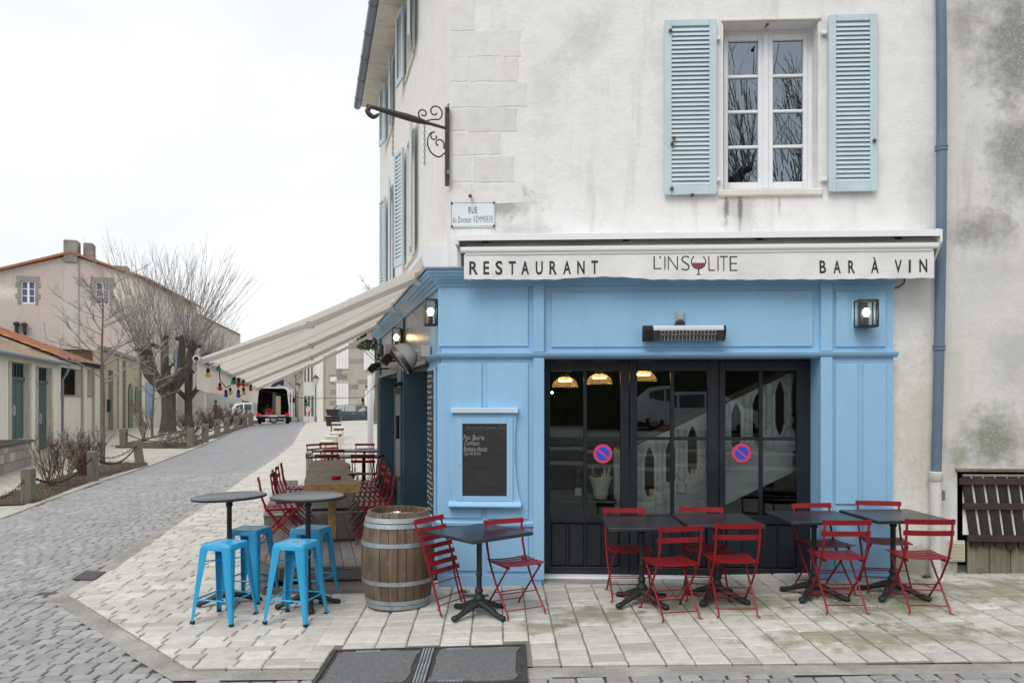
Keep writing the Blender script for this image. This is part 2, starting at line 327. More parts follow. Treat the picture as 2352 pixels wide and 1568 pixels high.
    M['gutterstone'] = pm('worn_mortar_strip', (0.30, 0.285, 0.26), 0.85, 0.3, 2.5, bump=0.9, bscale=30, dirt=0.7, dirtcol=(0.15, 0.14, 0.115), dscale=2.2, bdist=0.02)
    M['kerb'] = stones_mat('kerb_stone', [(0.33, 0.31, 0.27), (0.45, 0.43, 0.38), (0.40, 0.385, 0.35)], 0.8)
    M['asphalt'] = pm('asphalt_infill', (0.13, 0.132, 0.136), 0.95, 0.25, 30, bump=0.9, bscale=110, dirt=0.4, dirtcol=(0.24, 0.24, 0.235), dscale=55)
    M['grate'] = pm('iron_grate', (0.07, 0.065, 0.06), 0.6, 0.3, 20, metal=0.4, bump=0.4, bscale=60)
    M['gratebar'] = pm('worn_grate_bar', (0.17, 0.165, 0.155), 0.6, 0.25, 20, metal=0.2, bump=0.3, bscale=60)
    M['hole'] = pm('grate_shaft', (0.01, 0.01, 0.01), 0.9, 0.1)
    M['soil'] = pm('bark_mulch_soil', (0.075, 0.05, 0.037), 0.95, 0.45, 14, bump=1.0, bscale=30, dirt=0.5, dirtcol=(0.15, 0.11, 0.08), dscale=18, bdist=0.04)
    M['grass'] = pm('grass_blades', (0.10, 0.15, 0.035), 0.7, 0.3, 5, bump=0.1)
    M['earth'] = pm('plain_ground', (0.20, 0.19, 0.17), 0.95, 0.25, 0.6, bump=0.4, bscale=20)
    M['bark'] = pm('grey_brown_bark', (0.135, 0.118, 0.10), 0.9, 0.35, 3, bump=1.0, bscale=14, stretch=(1, 1, 0.35), bdist=0.05)
    M['bark_dark'] = pm('dark_knuckle_bark', (0.075, 0.055, 0.048), 0.9, 0.4, 3, bump=1.0, bscale=12, stretch=(1, 1, 0.4), bdist=0.06)
    M['twig'] = pm('bare_twig_bark', (0.25, 0.225, 0.205), 0.85, 0.3, 1.5, bump=0.0)
    M['twig_red'] = pm('reddish_twig_bark', (0.125, 0.082, 0.068), 0.85, 0.3, 1.5, bump=0.0)
    M['twig_tan'] = pm('tan_twig_bark', (0.22, 0.15, 0.105), 0.85, 0.3, 1.5, bump=0.0)
    M['leaf'] = pm('dark_evergreen_leaf', (0.035, 0.055, 0.02), 0.6, 0.4, 2, bump=0.0)
    M['palm'] = pm('palm_leaf', (0.10, 0.20, 0.045), 0.5, 0.3, 2, bump=0.0)
    M['tile_o'] = pm('orange_roof_tile', (0.40, 0.16, 0.08), 0.85, 0.25, 3, bump=0.4, bscale=20, dirt=0.5, dirtcol=(0.22, 0.10, 0.06), dscale=5, objvar=0.2)
    M['tile_b'] = pm('buff_roof_tile', (0.34, 0.255, 0.17), 0.9, 0.25, 3, bump=0.4, bscale=20, dirt=0.6, dirtcol=(0.13, 0.10, 0.07), dscale=5, objvar=0.25)
    M['pink'] = plaster('pink_render', (0.48, 0.41, 0.39), (0.27, 0.265, 0.255), [((-36.5, 57, 6.2), (5, 6, 1.7), (0.36, 0.36, 0.345), 0.9), ((-32.5, 58, 8.2), (1.2, 6, 4), (0.47, 0.44, 0.42), 0.8), ((-29.5, 58.5, 10.0), (2.2, 6, 1.6), (0.66, 0.63, 0.54), 0.95), ((-36, 57, 4.4), (5, 6, 1.4), (0.29, 0.29, 0.28), 0.85), ((-37.5, 57, 9.6), (3, 6, .7), (0.64, 0.61, 0.54), 0.9), ((-30.5, 58.5, 5.0), (2.0, 6, 1.2), (0.50, 0.46, 0.44), 0.7)], 0.7, 0.2, 0.3)
    M['chimney'] = pm('lichened_chimney', (0.22, 0.21, 0.185), 0.95, 0.3, 1.5, bump=0.5, bscale=12)
    M['cream'] = plaster('cream_render', (0.70, 0.67, 0.60), (0.30, 0.28, 0.24), (), 0.5, 0.4)
    M['limew'] = plaster('white_render_far', (0.68, 0.675, 0.655), (0.42, 0.41, 0.39), (), 0.3, 0.2)
    M['oldstone'] = plaster('ochre_stone_front', (0.45, 0.39, 0.285), (0.19, 0.165, 0.13), (), 0.75, 0.5, 0.5)
    M['greystone'] = plaster('grey_stone_front', (0.40, 0.375, 0.325), (0.17, 0.16, 0.14), (), 0.8, 0.5, 0.5)
    M['ashlar'] = stones_mat('dressed_stone', [(0.36, 0.325, 0.255), (0.47, 0.425, 0.335), (0.42, 0.38, 0.31)], 0.9)
    M['greydressed'] = stones_mat('grey_dressed_stone', [(0.21, 0.205, 0.19), (0.30, 0.29, 0.26), (0.25, 0.24, 0.22)], 0.9)
    M['greenwood'] = pm('dark_green_paint', (0.022, 0.072, 0.068), 0.5, 0.15, 2, bump=0.2, bscale=30, stretch=(1, 1, 0.2))
    M['sage'] = pm('sage_green_paint', (0.085, 0.13, 0.085), 0.6, 0.15, 2)
    M['skyshut'] = pm('light_blue_shutter_paint', (0.27, 0.40, 0.56), 0.6, 0.08, 2)
    M['darkpane'] = pm('dark_window_glass', (0.03, 0.035, 0.05), 0.08, 0.2, 1, bump=0.0)
    M['bluepane'] = pm('bluish_window_glass', (0.06, 0.075, 0.14), 0.08, 0.2, 1, bump=0.0)
    M['glass'] = glass('door_glass', 1.8, (0.92, 0.98, 0.98), 0.0, 0.02, (0.80, 0.95, 1.0))
    M['winglass'] = glass('window_glass', 3.2, (0.6, 0.7, 0.78), 0.0, 0.03, (0.72, 0.87, 1.0))
    M['lampglass'] = glass('lantern_glass', 1.45, (0.97, 0.97, 0.97), 0.0)
    M['cupglass'] = glass('clear_plastic', 1.5, (0.93, 0.93, 0.93), 0.05)
    M['bulb_on'] = emis('lit_bulb', (1.0, 0.88, 0.66), 9.0)
    M['bulb_warm'] = emis('lit_warm_bulb', (1.0, 0.62, 0.25), 22.0)
    M['bulb_off'] = pm('frosted_bulb', (0.5, 0.5, 0.48), 0.2, 0.05)
    M['pendant'] = emis('lit_filament_ring', (1.0, 0.66, 0.30), 40.0)
    M['taillight'] = emis('lit_tail_light', (1.0, 0.05, 0.04), 0.45)
    M['taillens'] = pm('red_lens', (0.35, 0.02, 0.02), 0.2, 0.1)
    M['white'] = pm('white_paint', (0.72, 0.72, 0.72), 0.4, 0.04, 2, bump=0.03)
    M['enamel'] = pm('white_enamel_sign', (0.66, 0.72, 0.75), 0.25, 0.03, 3, bump=0.02, dirt=0.2, dirtcol=(0.4, 0.4, 0.38), dscale=12)
    M['ink'] = pm('dark_lettering', (0.02, 0.022, 0.03), 0.5, 0.15, 9, bump=0.0)
    M['inkfab'] = pm('printed_charcoal', (0.028, 0.029, 0.032), 0.8, 0.2, 30, bump=0.0)
    M['wine'] = pm('printed_wine_red', (0.26, 0.035, 0.055), 0.8, 0.08, 9, bump=0.0)
    M['chalk'] = pm('chalk_line', (0.42, 0.43, 0.42), 0.95, 0.25, 60, bump=0.0)
    M['chalk_dim'] = pm('rubbed_chalk_line', (0.12, 0.125, 0.125), 0.95, 0.3, 60, bump=0.0)
    M['chalk_red'] = pm('red_chalk_line', (0.14, 0.055, 0.055), 0.95, 0.3, 60, bump=0.0)
    M['board'] = pm('blackboard', (0.017, 0.018, 0.018), 0.7, 0.35, 7, bump=0.1, stretch=(1, 1, 3), dirt=0.4, dirtcol=(0.04, 0.041, 0.041), dscale=5)
    M['sign_red'] = pm('sign_red', (0.66, 0.05, 0.12), 0.4, 0.04, 5, bump=0.0)
    M['sign_blue'] = pm('sign_blue', (0.02, 0.08, 0.58), 0.4, 0.04, 5, bump=0.0)
    M['fabric'] = pm('cream_awning_cloth', (0.70, 0.69, 0.68), 0.9, 0.04, 2, bump=0.5, bscale=14, dirt=0.18, dirtcol=(0.35, 0.33, 0.3), dscale=2.5)
    M['fabric_dirty'] = pm('mildewed_awning_cloth', (0.60, 0.575, 0.53), 0.95, 0.1, 3, bump=0.4, bscale=12, dirt=0.85, dirtcol=(0.19, 0.165, 0.135), dscale=1.6, stretch=(0.5, 1, 1))
    t = NT('canopy_cloth'); n = t.noise(1.0, 5, 0.6, t.pos((0.9, 4.5, 1.5))); c = t.mix(t.ramp(n, 0.3, 0.75), (0.66, 0.60, 0.53), (0.74, 0.69, 0.62))
    d = t.n('BsdfDiffuse'); tl = t.n('BsdfTranslucent'); t.l(c, d.inputs[0]); t.l(c, tl.inputs[0]); mx = t.n('MixShader'); mx.inputs[0].default_value = 0.52; t.l(d.outputs[0], mx.inputs[1]); t.l(tl.outputs[0], mx.inputs[2]); M['canopy'] = t.done(mx.outputs[0])
    M['heater_alu'] = pm('brushed_aluminium', (0.72, 0.72, 0.73), 0.3, 0.05, 4, metal=0.25, bump=0.05)
    M['reflector'] = pm('heater_reflector', (0.16, 0.15, 0.14), 0.3, 0.3, 30, metal=0.9, bump=0.5, bscale=90)
    M['greyplastic'] = pm('grey_plastic', (0.30, 0.34, 0.37), 0.5, 0.08, 4, bump=0.05)
    M['beigeplastic'] = pm('aged_beige_plastic', (0.52, 0.47, 0.36), 0.55, 0.1, 4, bump=0.05, dirt=0.3, dirtcol=(0.25, 0.22, 0.16))
    M['floodgrey'] = pm('grey_floodlight_shell', (0.42, 0.41, 0.38), 0.5, 0.1, 4, bump=0.05, dirt=0.2)
    M['ashtray'] = pm('red_ashtray', (0.42, 0.012, 0.012), 0.2, 0.08, 6, bump=0.02)
    M['chrome'] = pm('polished_tin', (0.7, 0.7, 0.7), 0.15, 0.05, 6, metal=1.0, bump=0.02)
    M['planterc'] = pm('cream_planter_board', (0.60, 0.545, 0.42), 0.7, 0.08, 3, bump=0.2, bscale=30)
    M['darkband'] = pm('dark_brown_band', (0.06, 0.045, 0.038), 0.7, 0.15)
    M['litter'] = pm('litter_bin_black', (0.016, 0.017, 0.018), 0.5, 0.2, 4, bump=0.05)
    M['carpaint'] = pm('dark_grey_car_paint', (0.055, 0.068, 0.085), 0.2, 0.04, 2, metal=0.4, bump=0.0)
    M['carwhite'] = pm('white_car_paint', (0.70, 0.71, 0.73), 0.2, 0.03, 2, bump=0.0)
    M['carglass'] = pm('car_window', (0.055, 0.075, 0.075), 0.05, 0.1, 2, bump=0.0)
    M['tyre'] = pm('tyre_rubber', (0.014, 0.014, 0.015), 0.85, 0.15)
    M['rim'] = pm('wheel_rim', (0.35, 0.36, 0.37), 0.35, 0.1, 6, metal=0.7)
    M['vanin'] = pm('van_interior', (0.05, 0.05, 0.055), 0.8, 0.3, 4)
    M['card'] = pm('cardboard', (0.42, 0.31, 0.20), 0.85, 0.1, 5)
    M['flower'] = pm('red_yellow_flowers', (0.42, 0.08, 0.03), 0.8, 0.6, 14)
    M['yellow'] = pm('warning_yellow', (0.62, 0.36, 0.02), 0.5, 0.1)
    M['skin'] = pm('skin', (0.45, 0.27, 0.2), 0.6, 0.05); M['hair'] = pm('dark_hair', (0.03, 0.02, 0.015), 0.7, 0.2); M['coat'] = pm('dark_coat', (0.06, 0.03, 0.035), 0.8, 0.2)
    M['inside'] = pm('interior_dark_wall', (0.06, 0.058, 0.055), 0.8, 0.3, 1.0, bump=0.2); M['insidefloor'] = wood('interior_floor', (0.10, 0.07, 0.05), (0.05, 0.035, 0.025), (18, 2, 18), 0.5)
    M['stairwhite'] = pm('white_stair_paint', (0.80, 0.86, 0.87), 0.5, 0.03, 2, bump=0.03); M['handrail'] = wood('brown_handrail', (0.13, 0.06, 0.03), (0.06, 0.028, 0.015), (3, 20, 20), 0.4)
    M['porcelain'] = pm('white_bucket', (0.70, 0.72, 0.70), 0.3, 0.03, 3, bump=0.02); M['bottle'] = pm('dark_green_bottle', (0.012, 0.02, 0.012), 0.1, 0.1); M['label'] = pm('paper_label', (0.62, 0.60, 0.54), 0.7, 0.05); M['capsule'] = pm('red_capsule', (0.25, 0.02, 0.02), 0.4, 0.1)
    t = NT('amber_glass_dome'); fr = t.n('LayerWeight'); fr.inputs[0].default_value = 0.35; tr = t.n('BsdfTransparent'); tr.inputs[0].default_value = (0.62, 0.50, 0.36, 1); tl = t.n('BsdfTranslucent'); tl.inputs[0].default_value = (0.60, 0.46, 0.30, 1); mx = t.n('MixShader'); mx.inputs[0].default_value = 0.22; t.l(tr.outputs[0], mx.inputs[1]); t.l(tl.outputs[0], mx.inputs[2]); gl = t.n('BsdfGlossy'); gl.inputs['Roughness'].default_value = 0.05; m2 = t.n('MixShader'); m2.inputs[0].default_value = 0.06; t.l(mx.outputs[0], m2.inputs[1]); t.l(gl.outputs[0], m2.inputs[2]); M['dome'] = t.done(m2.outputs[0])
    for nm, c in (('blue', (0.0, 0.12, 0.75)), ('green', (0.0, 0.32, 0.12)), ('yellow', (0.72, 0.62, 0.03)), ('red', (0.70, 0.03, 0.02))): M['lb_' + nm] = pm('coloured_bulb_' + nm, c, 0.25, 0.05, 5, bump=0.0)
mats()
# ------------------------------------------------------------ ground, street, pavements
def brick_mat(name, cols, joint, sx, sy, jw, moss=False):
    t = NT(name); v = t.pos((1, 1, 1)); b = t.n('TexBrick'); b.offset = 0.5; b.inputs['Scale'].default_value = 1.0
    b.inputs['Brick Width'].default_value = sx; b.inputs['Row Height'].default_value = sy; b.inputs['Mortar Size'].default_value = jw; b.inputs['Mortar Smooth'].default_value = 0.3; b.inputs['Bias'].default_value = 0.0
    b.inputs['Color1'].default_value = c4(cols[0]); b.inputs['Color2'].default_value = c4(cols[1]); b.inputs['Mortar'].default_value = c4(joint)
    wv = t.n('VectorMath', operation='ADD'); nz = t.n('TexNoise'); nz.inputs['Scale'].default_value = 1.1; t.l(v, nz.inputs['Vector']); sc_ = t.n('VectorMath', operation='SCALE'); sc_.inputs['Scale'].default_value = 0.12; t.l(nz.outputs['Color'], sc_.inputs[0]); t.l(v, wv.inputs[0]); t.l(sc_.outputs[0], wv.inputs[1]); t.l(wv.outputs[0], b.inputs['Vector'])
    n1 = t.noise(6, 6, 0.7); n2 = t.noise(0.5, 4, 0.6); c = t.mix(t.math('MULTIPLY', t.ramp(n1, 0.4, 0.75), 0.35), b.outputs['Color'], mulc(cols[0], 0.6)); c = t.mix(t.math('MULTIPLY', t.ramp(n2, 0.4, 0.7), 0.25), c, mulc(cols[0], 0.75))
    h = t.math('SUBTRACT', t.math('MULTIPLY', n1, 0.3), b.outputs['Fac'])
    return t.done(t.bsdf(c, 0.7, 0, h, 0.5, 0.012, 0.35))
M['sett_far'] = brick_mat('grey_setts_far', [(0.25, 0.252, 0.26), (0.34, 0.342, 0.35)], (0.13, 0.125, 0.115), 0.22, 0.14, 0.012)
M['paver_far'] = brick_mat('cream_pavers_far', [(0.47, 0.45, 0.40), (0.60, 0.575, 0.52)], (0.33, 0.30, 0.25), 0.30, 0.16, 0.010)
M['paver_left'] = brick_mat('old_cream_pavers', [(0.42, 0.40, 0.33), (0.52, 0.495, 0.42)], (0.24, 0.23, 0.17), 0.34, 0.2, 0.012)
def interp(pts, y):
    if y <= pts[0][1]: a, b = pts[0], pts[1]
    elif y >= pts[-1][1]: a, b = pts[-2], pts[-1]
    else:
        for a, b in zip(pts, pts[1:]):
            if a[1] <= y <= b[1]: break
    return a[0] + (b[0] - a[0]) * (y - a[1]) / (b[1] - a[1])
KR = [(p.x, p.y) for p in (gp(*q) for q in ((158, 1371), (270, 1306), (356, 1242), (487, 1153), (588, 1082), (631, 1055), (671, 1023), (686, 998), (700, 977)))]
KL = [(p.x, p.y) for p in (gp(*q) for q in ((0, 1194), (158, 1134), (264, 1097), (345, 1070), (448, 1031), (514, 1002), (537, 989), (574, 976)))]
PA, PB, PC = gp(158, 1371), gp(435, 1544), gp(2352, 1526)
def x_r(y): return interp(KR, y)
def x_l(y): return interp(KL, y) if y > KL[0][1] else KL[0][0] - (KL[0][1] - y) * 0.9
def y_front(x):
    if x < PB.x: return PB.y + (x - PB.x) * (PA.y - PB.y) / (PA.x - PB.x)
    return PB.y + (x - PB.x) * (PC.y - PB.y) / (PC.x - PB.x)
def sheet(name, xs_fn, ys, off, mats_, nx=6, mi_fn=None, **k):
    mb = MB()
    for i, y in enumerate(ys):
        a, b = xs_fn(y)
        for j in range(nx + 1): x = lerp(a, b, j / nx); mb.v.append((x, y, g(x, y) + off))
    for i in range(len(ys) - 1):
        for j in range(nx):
            o = i * (nx + 1) + j; mb.f.append((o, o + 1, o + nx + 2, o + nx + 1)); mb.m.append(mi_fn((ys[i] + ys[i + 1]) / 2) if mi_fn else 0)
    return mb.obj(name, mats_, **k)
def frange(a, b, n): return [lerp(a, b, i / n) for i in range(n + 1)]
def build_ground():
    ys = [-160, -80, -40, -20, -8, -2] + frange(2, 78, 38) + [110, 180, 320, 600]
    sheet('ground', lambda y: (-420, 420), ys, -0.06, M['earth'], 40, kind='structure', label='open ground under street and houses')
    YN = 20.0
    ys = frange(3.6, YN, 16) + frange(YN, 48, 20)[1:] + [53, 60, 66, 72]
    street = sheet('street', lambda y: ((-0.85 * y - 4) if y < KL[0][1] else x_l(y) + 0.02, max(x_r(y), -4.5) if y > PA.y else 9.0), ys, 0.0, [M['joint'], M['sett_far']], 10, lambda y: 0 if y < YN else 1, kind='structure', label='grey stone sett street climbing away')
    ys = [5.3, 5.7] + frange(PB.y, 17.0, 12) + frange(17.0, 48, 22)[1:] + [52, 58, 64, 70]
    def sw(y):
        if y < PA.y: xl = PA.x + (PA.y - y) * (PB.x - PA.x) / (PA.y - PB.y) if y > PB.y else PB.x + (PB.y - y) * (PC.x - PB.x) / (PB.y - PC.y)
        else: xl = x_r(y)
        return (min(xl, 8.9), 9.0)
    walk = sheet('pavement', sw, ys, 0.022, [M['pjoint'], M['paver_far']], 8, lambda y: 0 if y < 17 else 1, kind='structure', label='cream stone pavement along the restaurant')
    # worn mortar strip along the kerb
    def strip(name, pts, w, off, mat, label=None, parent=None):
        mb = MB(); n = len(pts); L_, R_ = [], []
        for i, p in enumerate(pts):
            d = (Vector(pts[min(i + 1, n - 1)]) - Vector(pts[max(i - 1, 0)])).normalized(); nn = Vector((-d.y, d.x))
            a = Vector(p); b = a + nn * w
            mb.v += [(a.x, a.y, g(*a) + off), (b.x, b.y, g(*b) + off)]
        mb.f = [(2 * i, 2 * i + 1, 2 * i + 3, 2 * i + 2) for i in range(n - 1)]; mb.m = [0] * len(mb.f)
        return mb.obj(name, mat, parent, label=label, kind='structure' if not parent else None)
    pts = []
    for a, b in zip(KR[::-1], KR[::-1][1:]): pts += [(lerp(a[0], b[0], k / 6), lerp(a[1], b[1], k / 6)) for k in range(6)]
    pts += [(PA.x, PA.y)] + [(lerp(PA.x, PB.x, k / 6), lerp(PA.y, PB.y, k / 6)) for k in range(1, 6)]
    pts += [(PB.x + 0.02, PB.y - 0.01)] + [(lerp(PB.x, PC.x, k / 8), lerp(PB.y, PC.y, k / 8)) for k in range(1, 9)] + [(9, y_front(9))]
    strip('gutter_strip', pts[::-1], 0.19, 0.012, M['gutterstone'], 'worn grey mortar gutter strip along pavement edge')
    m = MB(); n_ = 20; c0 = Vector((PA.x - .03, PA.y)); m.v = [(c0.x + r_ * math.cos(a), c0.y + r_ * math.sin(a), g(c0.x + r_ * math.cos(a), c0.y + r_ * math.sin(a)) + .0135) for a in frange(0, 2 * math.pi * (n_ - 1) / n_, n_ - 1) for r_ in (rnd.uniform(.19, .27),)]; m.f = [tuple(range(n_))]; m.m = [0]; m.obj('mortar_patch', M['gutterstone'], street)
    # left kerb stones as single pieces
    kerb = strip('kerb_bed', [(interp(KL, y), y) for y in frange(KL[0][1], 46, 30)], 0.26, 0.01, M['pjoint'], 'pale kerb bed left of the street')
    y = KL[0][1]
    kst = 0
    while y < 34:
        ln = rnd.uniform(0.7, 1.0) * (1 if y < 22 else 1.3)
        a = Vector((interp(KL, y + 0.01), y + 0.01)); b = Vector((interp(KL, y + ln - 0.01), y + ln - 0.01)); d = (b - a).normalized(); nn = Vector((-d.y, d.x)) * 0.25
        mb = MB(); P = [a, b, b + nn, a + nn]
        stone_into(mb, [(p.x, p.y) for p in P], 0.03, 0.01); mb.obj('kerb_stone', M['kerb'], kerb); y += ln
    # left pavement in front of the old houses
    ys = frange(11, 48, 22) + [52, 58, 64, 70]
    sheet('left_pavement', lambda y: (-60, interp(KL, y) - 0.24 if y > KL[0][1] else x_l(y) - 0.24), ys, 0.006, M['paver_left'], 8, kind='structure', label='old cream paving before the houses across the street')
    # ---- single setts
    def infr(p): return -0.665 * p[1] - 0.05 < p[0] < 0.665 * p[1] + 0.05 and (CAMZ - g(p[0], p[1])) / p[1] < 0.372
    setts = []; y = 4.75
    AB = (Vector((PA.x, PA.y)), Vector((PB.x, PB.y))); nAB = (AB[1] - AB[0]).normalized(); nAB = Vector((nAB.y, -nAB.x)); nAB = nAB if nAB.y < 0 else -nAB
    while y < YN:
        dy = rnd.uniform(0.105, 0.14); x = max(-0.70 * y - 0.5, x_l(y) if y > KL[0][1] else -99) - rnd.random() * 0.2
        xmax = (x_r(y) - 0.12) if y > PA.y else min(0.7 * y + 0.5, 6.5)
        while x < xmax:
            w = rnd.uniform(0.13, 0.22); poly = [(x + 0.008, y + 0.008), (x + w - 0.008, y + 0.008), (x + w - 0.008, y + dy - 0.008), (x + 0.008, y + dy - 0.008)]
            poly = [(a + rnd.uniform(-.006, .006), b + rnd.uniform(-.006, .006)) for a, b in poly]
            cx, cy = x + w / 2, y + dy / 2
            if cy > PA.y - 0.2: poly = clip(poly, (x_r(cy) - 0.17, cy), (1, -(x_r(cy + .5) - x_r(cy - .5))))
            if cy <= PA.y + 0.2:
                if cx < PB.x + 0.12: poly = clip(poly, tuple(AB[0] + nAB * 0.17), tuple(-nAB))
                else: poly = clip(poly, (cx, y_front(cx) - 0.17), (0, 1))
            if y > KL[0][1]: poly = clip(poly, (x_l(cy) + 0.02, cy), (-1, 0))
            if len(poly) > 2 and area(poly) > 0.006: setts.append((cx, cy, poly))
            x += w
        y += dy
    emit_stones(setts, street, 'sett', 'sett_field', M['sett'], infr, 0.014, 0.010, 0.0)
    # ---- single pavers
    stones = []; xs = -1.5
    def addp(poly, c):
        poly = [(a + rnd.uniform(-.004, .004), b + rnd.uniform(-.004, .004)) for a, b in poly]
        poly = clip(poly, (PB.x, y_front(PB.x) + 0.004), tuple(-Vector((-(PC.y - PB.y), PC.x - PB.x))))
        if c[1] < PA.y + 0.3: poly = clip(poly, tuple(AB[0] - nAB * 0.004), tuple(nAB))
        if c[1] > PA.y - 0.3: poly = clip(poly, (x_r(c[1]) + 0.01, c[1]), (-1, (x_r(c[1] + .5) - x_r(c[1] - .5))))
        hx0, hx1, hy0, hy1 = HATCH
        if hx0 < c[0] < hx1 and hy0 - 0.03 < c[1] < hy1: return
        ys_ = [q[1] for q in poly]; xs_ = [q[0] for q in poly]
        if len(poly) > 2 and min(ys_) < hy1 + .012 and max(ys_) > hy0 and min(xs_) < hx1 + .012 and max(xs_) > hx0 - .012:
            if c[0] <= hx0: poly = clip(poly, (hx0 - .012, 0), (1, 0))
            elif c[0] >= hx1: poly = clip(poly, (hx1 + .012, 0), (-1, 0))
            else: poly = clip(poly, (0, hy1 + .012), (0, -1))
        if len(poly) > 2 and area(poly) > 0.004: stones.append((c[0], c[1], poly))
    # right part: columns running to the wall
    x = xs
    while x < 6.2:
        w = rnd.uniform(0.20, 0.28); y = 5.2 - rnd.random() * 0.2
        while y < 8.6:
            ln = rnd.choice((0.15, 0.17, 0.19, 0.22, 0.26)); cx, cy = x + w / 2, y + ln / 2; sk = -0.02
            if cy > y_front(cx) - 0.15 and not (cy > 8.5): addp([(x + .006 + sk * y, y + .005), (x + w - .006 + sk * y, y + .005), (x + w - .006 + sk * (y + ln), y + ln - .005), (x + .006 + sk * (y + ln), y + ln - .005)], (cx + sk * cy, cy))
            y += ln
        x += w
    # left part: courses running along the street front
    y = 5.4
    while y < 17.0:
        dy = rnd.uniform(0.13, 0.18); x = -1.5 - 0.02 * y + 0.02 if y < 8.3 else -0.05 * 0 + (-0.62 - 0.257 * (y - 8.25)) - 0.1
        x -= rnd.random() * 0.0
        lim = x_r(y) if y > PA.y else PB.x - (PA.y - PB.y) * 1.0
        first = True
        while x > min(lim, -4.9) - 0.3:
            w = rnd.uniform(0.2, 0.36); cx, cy = x - w / 2, y + dy / 2
            addp([(x - w + .006, y + .006), (x - .006, y + .006), (x - .006, y + dy - .006), (x - w + .006, y + dy - .006)], (cx, cy)); x -= w
        y += dy
    emit_stones(stones, walk, 'paving_stone', 'paving_field', M['paver'], infr, 0.034, 0.010, 0.0)
    return street, walk
def area(p): return abs(sum(p[i][0] * p[(i + 1) % len(p)][1] - p[(i + 1) % len(p)][0] * p[i][1] for i in range(len(p)))) / 2
def clip(poly, p, n):
    """keep the part of the polygon where (q - p) . n <= 0"""
    out = []; m = len(poly)
    for i in range(m):
        a, b = poly[i], poly[(i + 1) % m]; da = (a[0] - p[0]) * n[0] + (a[1] - p[1]) * n[1]; db = (b[0] - p[0]) * n[0] + (b[1] - p[1]) * n[1]
        if da <= 0: out.append(a)
        if (da < 0 < db) or (db < 0 < da): t = da / (da - db); out.append((a[0] + (b[0] - a[0]) * t, a[1] + (b[1] - a[1]) * t))
    return out
def stone_into(mb, poly, top, inset, o=(0, 0, 0), jit=0.002):
    n = len(poly); cx = sum(p[0] for p in poly) / n; cy = sum(p[1] for p in poly) / n; j = rnd.uniform(-jit, jit); tx, ty = rnd.uniform(-.012, .012), rnd.uniform(-.012, .012)
    if sum(poly[i][0] * poly[(i + 1) % n][1] - poly[(i + 1) % n][0] * poly[i][1] for i in range(n)) < 0: poly = poly[::-1]
    zz = lambda x, y: g(x, y) + top + j + tx * (x - cx) + ty * (y - cy)
    def ins(p, d): L = math.hypot(p[0] - cx, p[1] - cy) or 1; k = max(0.3, 1 - d * 1.3 / L); return (cx + (p[0] - cx) * k, cy + (p[1] - cy) * k)
    r0 = [(p[0] - o[0], p[1] - o[1], g(*p) + top - 0.03 - o[2]) for p in poly]; r1 = [(p[0] - o[0], p[1] - o[1], zz(*p) - 0.007 - o[2]) for p in poly]
    q = [ins(p, inset) for p in poly]; r2 = [(p[0] - o[0], p[1] - o[1], zz(*p) - o[2]) for p in q]
    k = len(mb.v); mb.v += r0 + r1 + r2
    for a in (0, 1):
        for i in range(n): mb.f.append((k + a * n + i, k + a * n + (i + 1) % n, k + (a + 1) * n + (i + 1) % n, k + (a + 1) * n + i)); mb.m.append(0)
    mb.f.append(tuple(k + 2 * n + i for i in range(n))); mb.m.append(0)
def emit_stones(lst, parent, name, stuffname, mat, infr, top, inset, dummy, nmax=296):
    vis = sorted([s for s in lst if infr(s)], key=lambda s: s[1]); solo = vis[:nmax]; ids = set(id(s) for s in solo)
    for cx, cy, poly in solo:
        mb = MB(); o = (cx, cy, g(cx, cy) + top); stone_into(mb, poly, top, inset, o); ob = mb.obj(name, mat, parent); ob.location = o
    mb = MB()
    for s in lst:
        if id(s) not in ids: stone_into(mb, s[2], top, inset)
    mb.obj(stuffname, mat, parent, kind='stuff')
_h0, _h1, _h2 = gp(770, 1502), gp(1200, 1503), gp(1207, 1574)
HATCH = (_h0.x - 0.02, _h1.x + 0.03, _h2.y - 0.02, _h0.y + 0.01)
street, walk = build_ground()
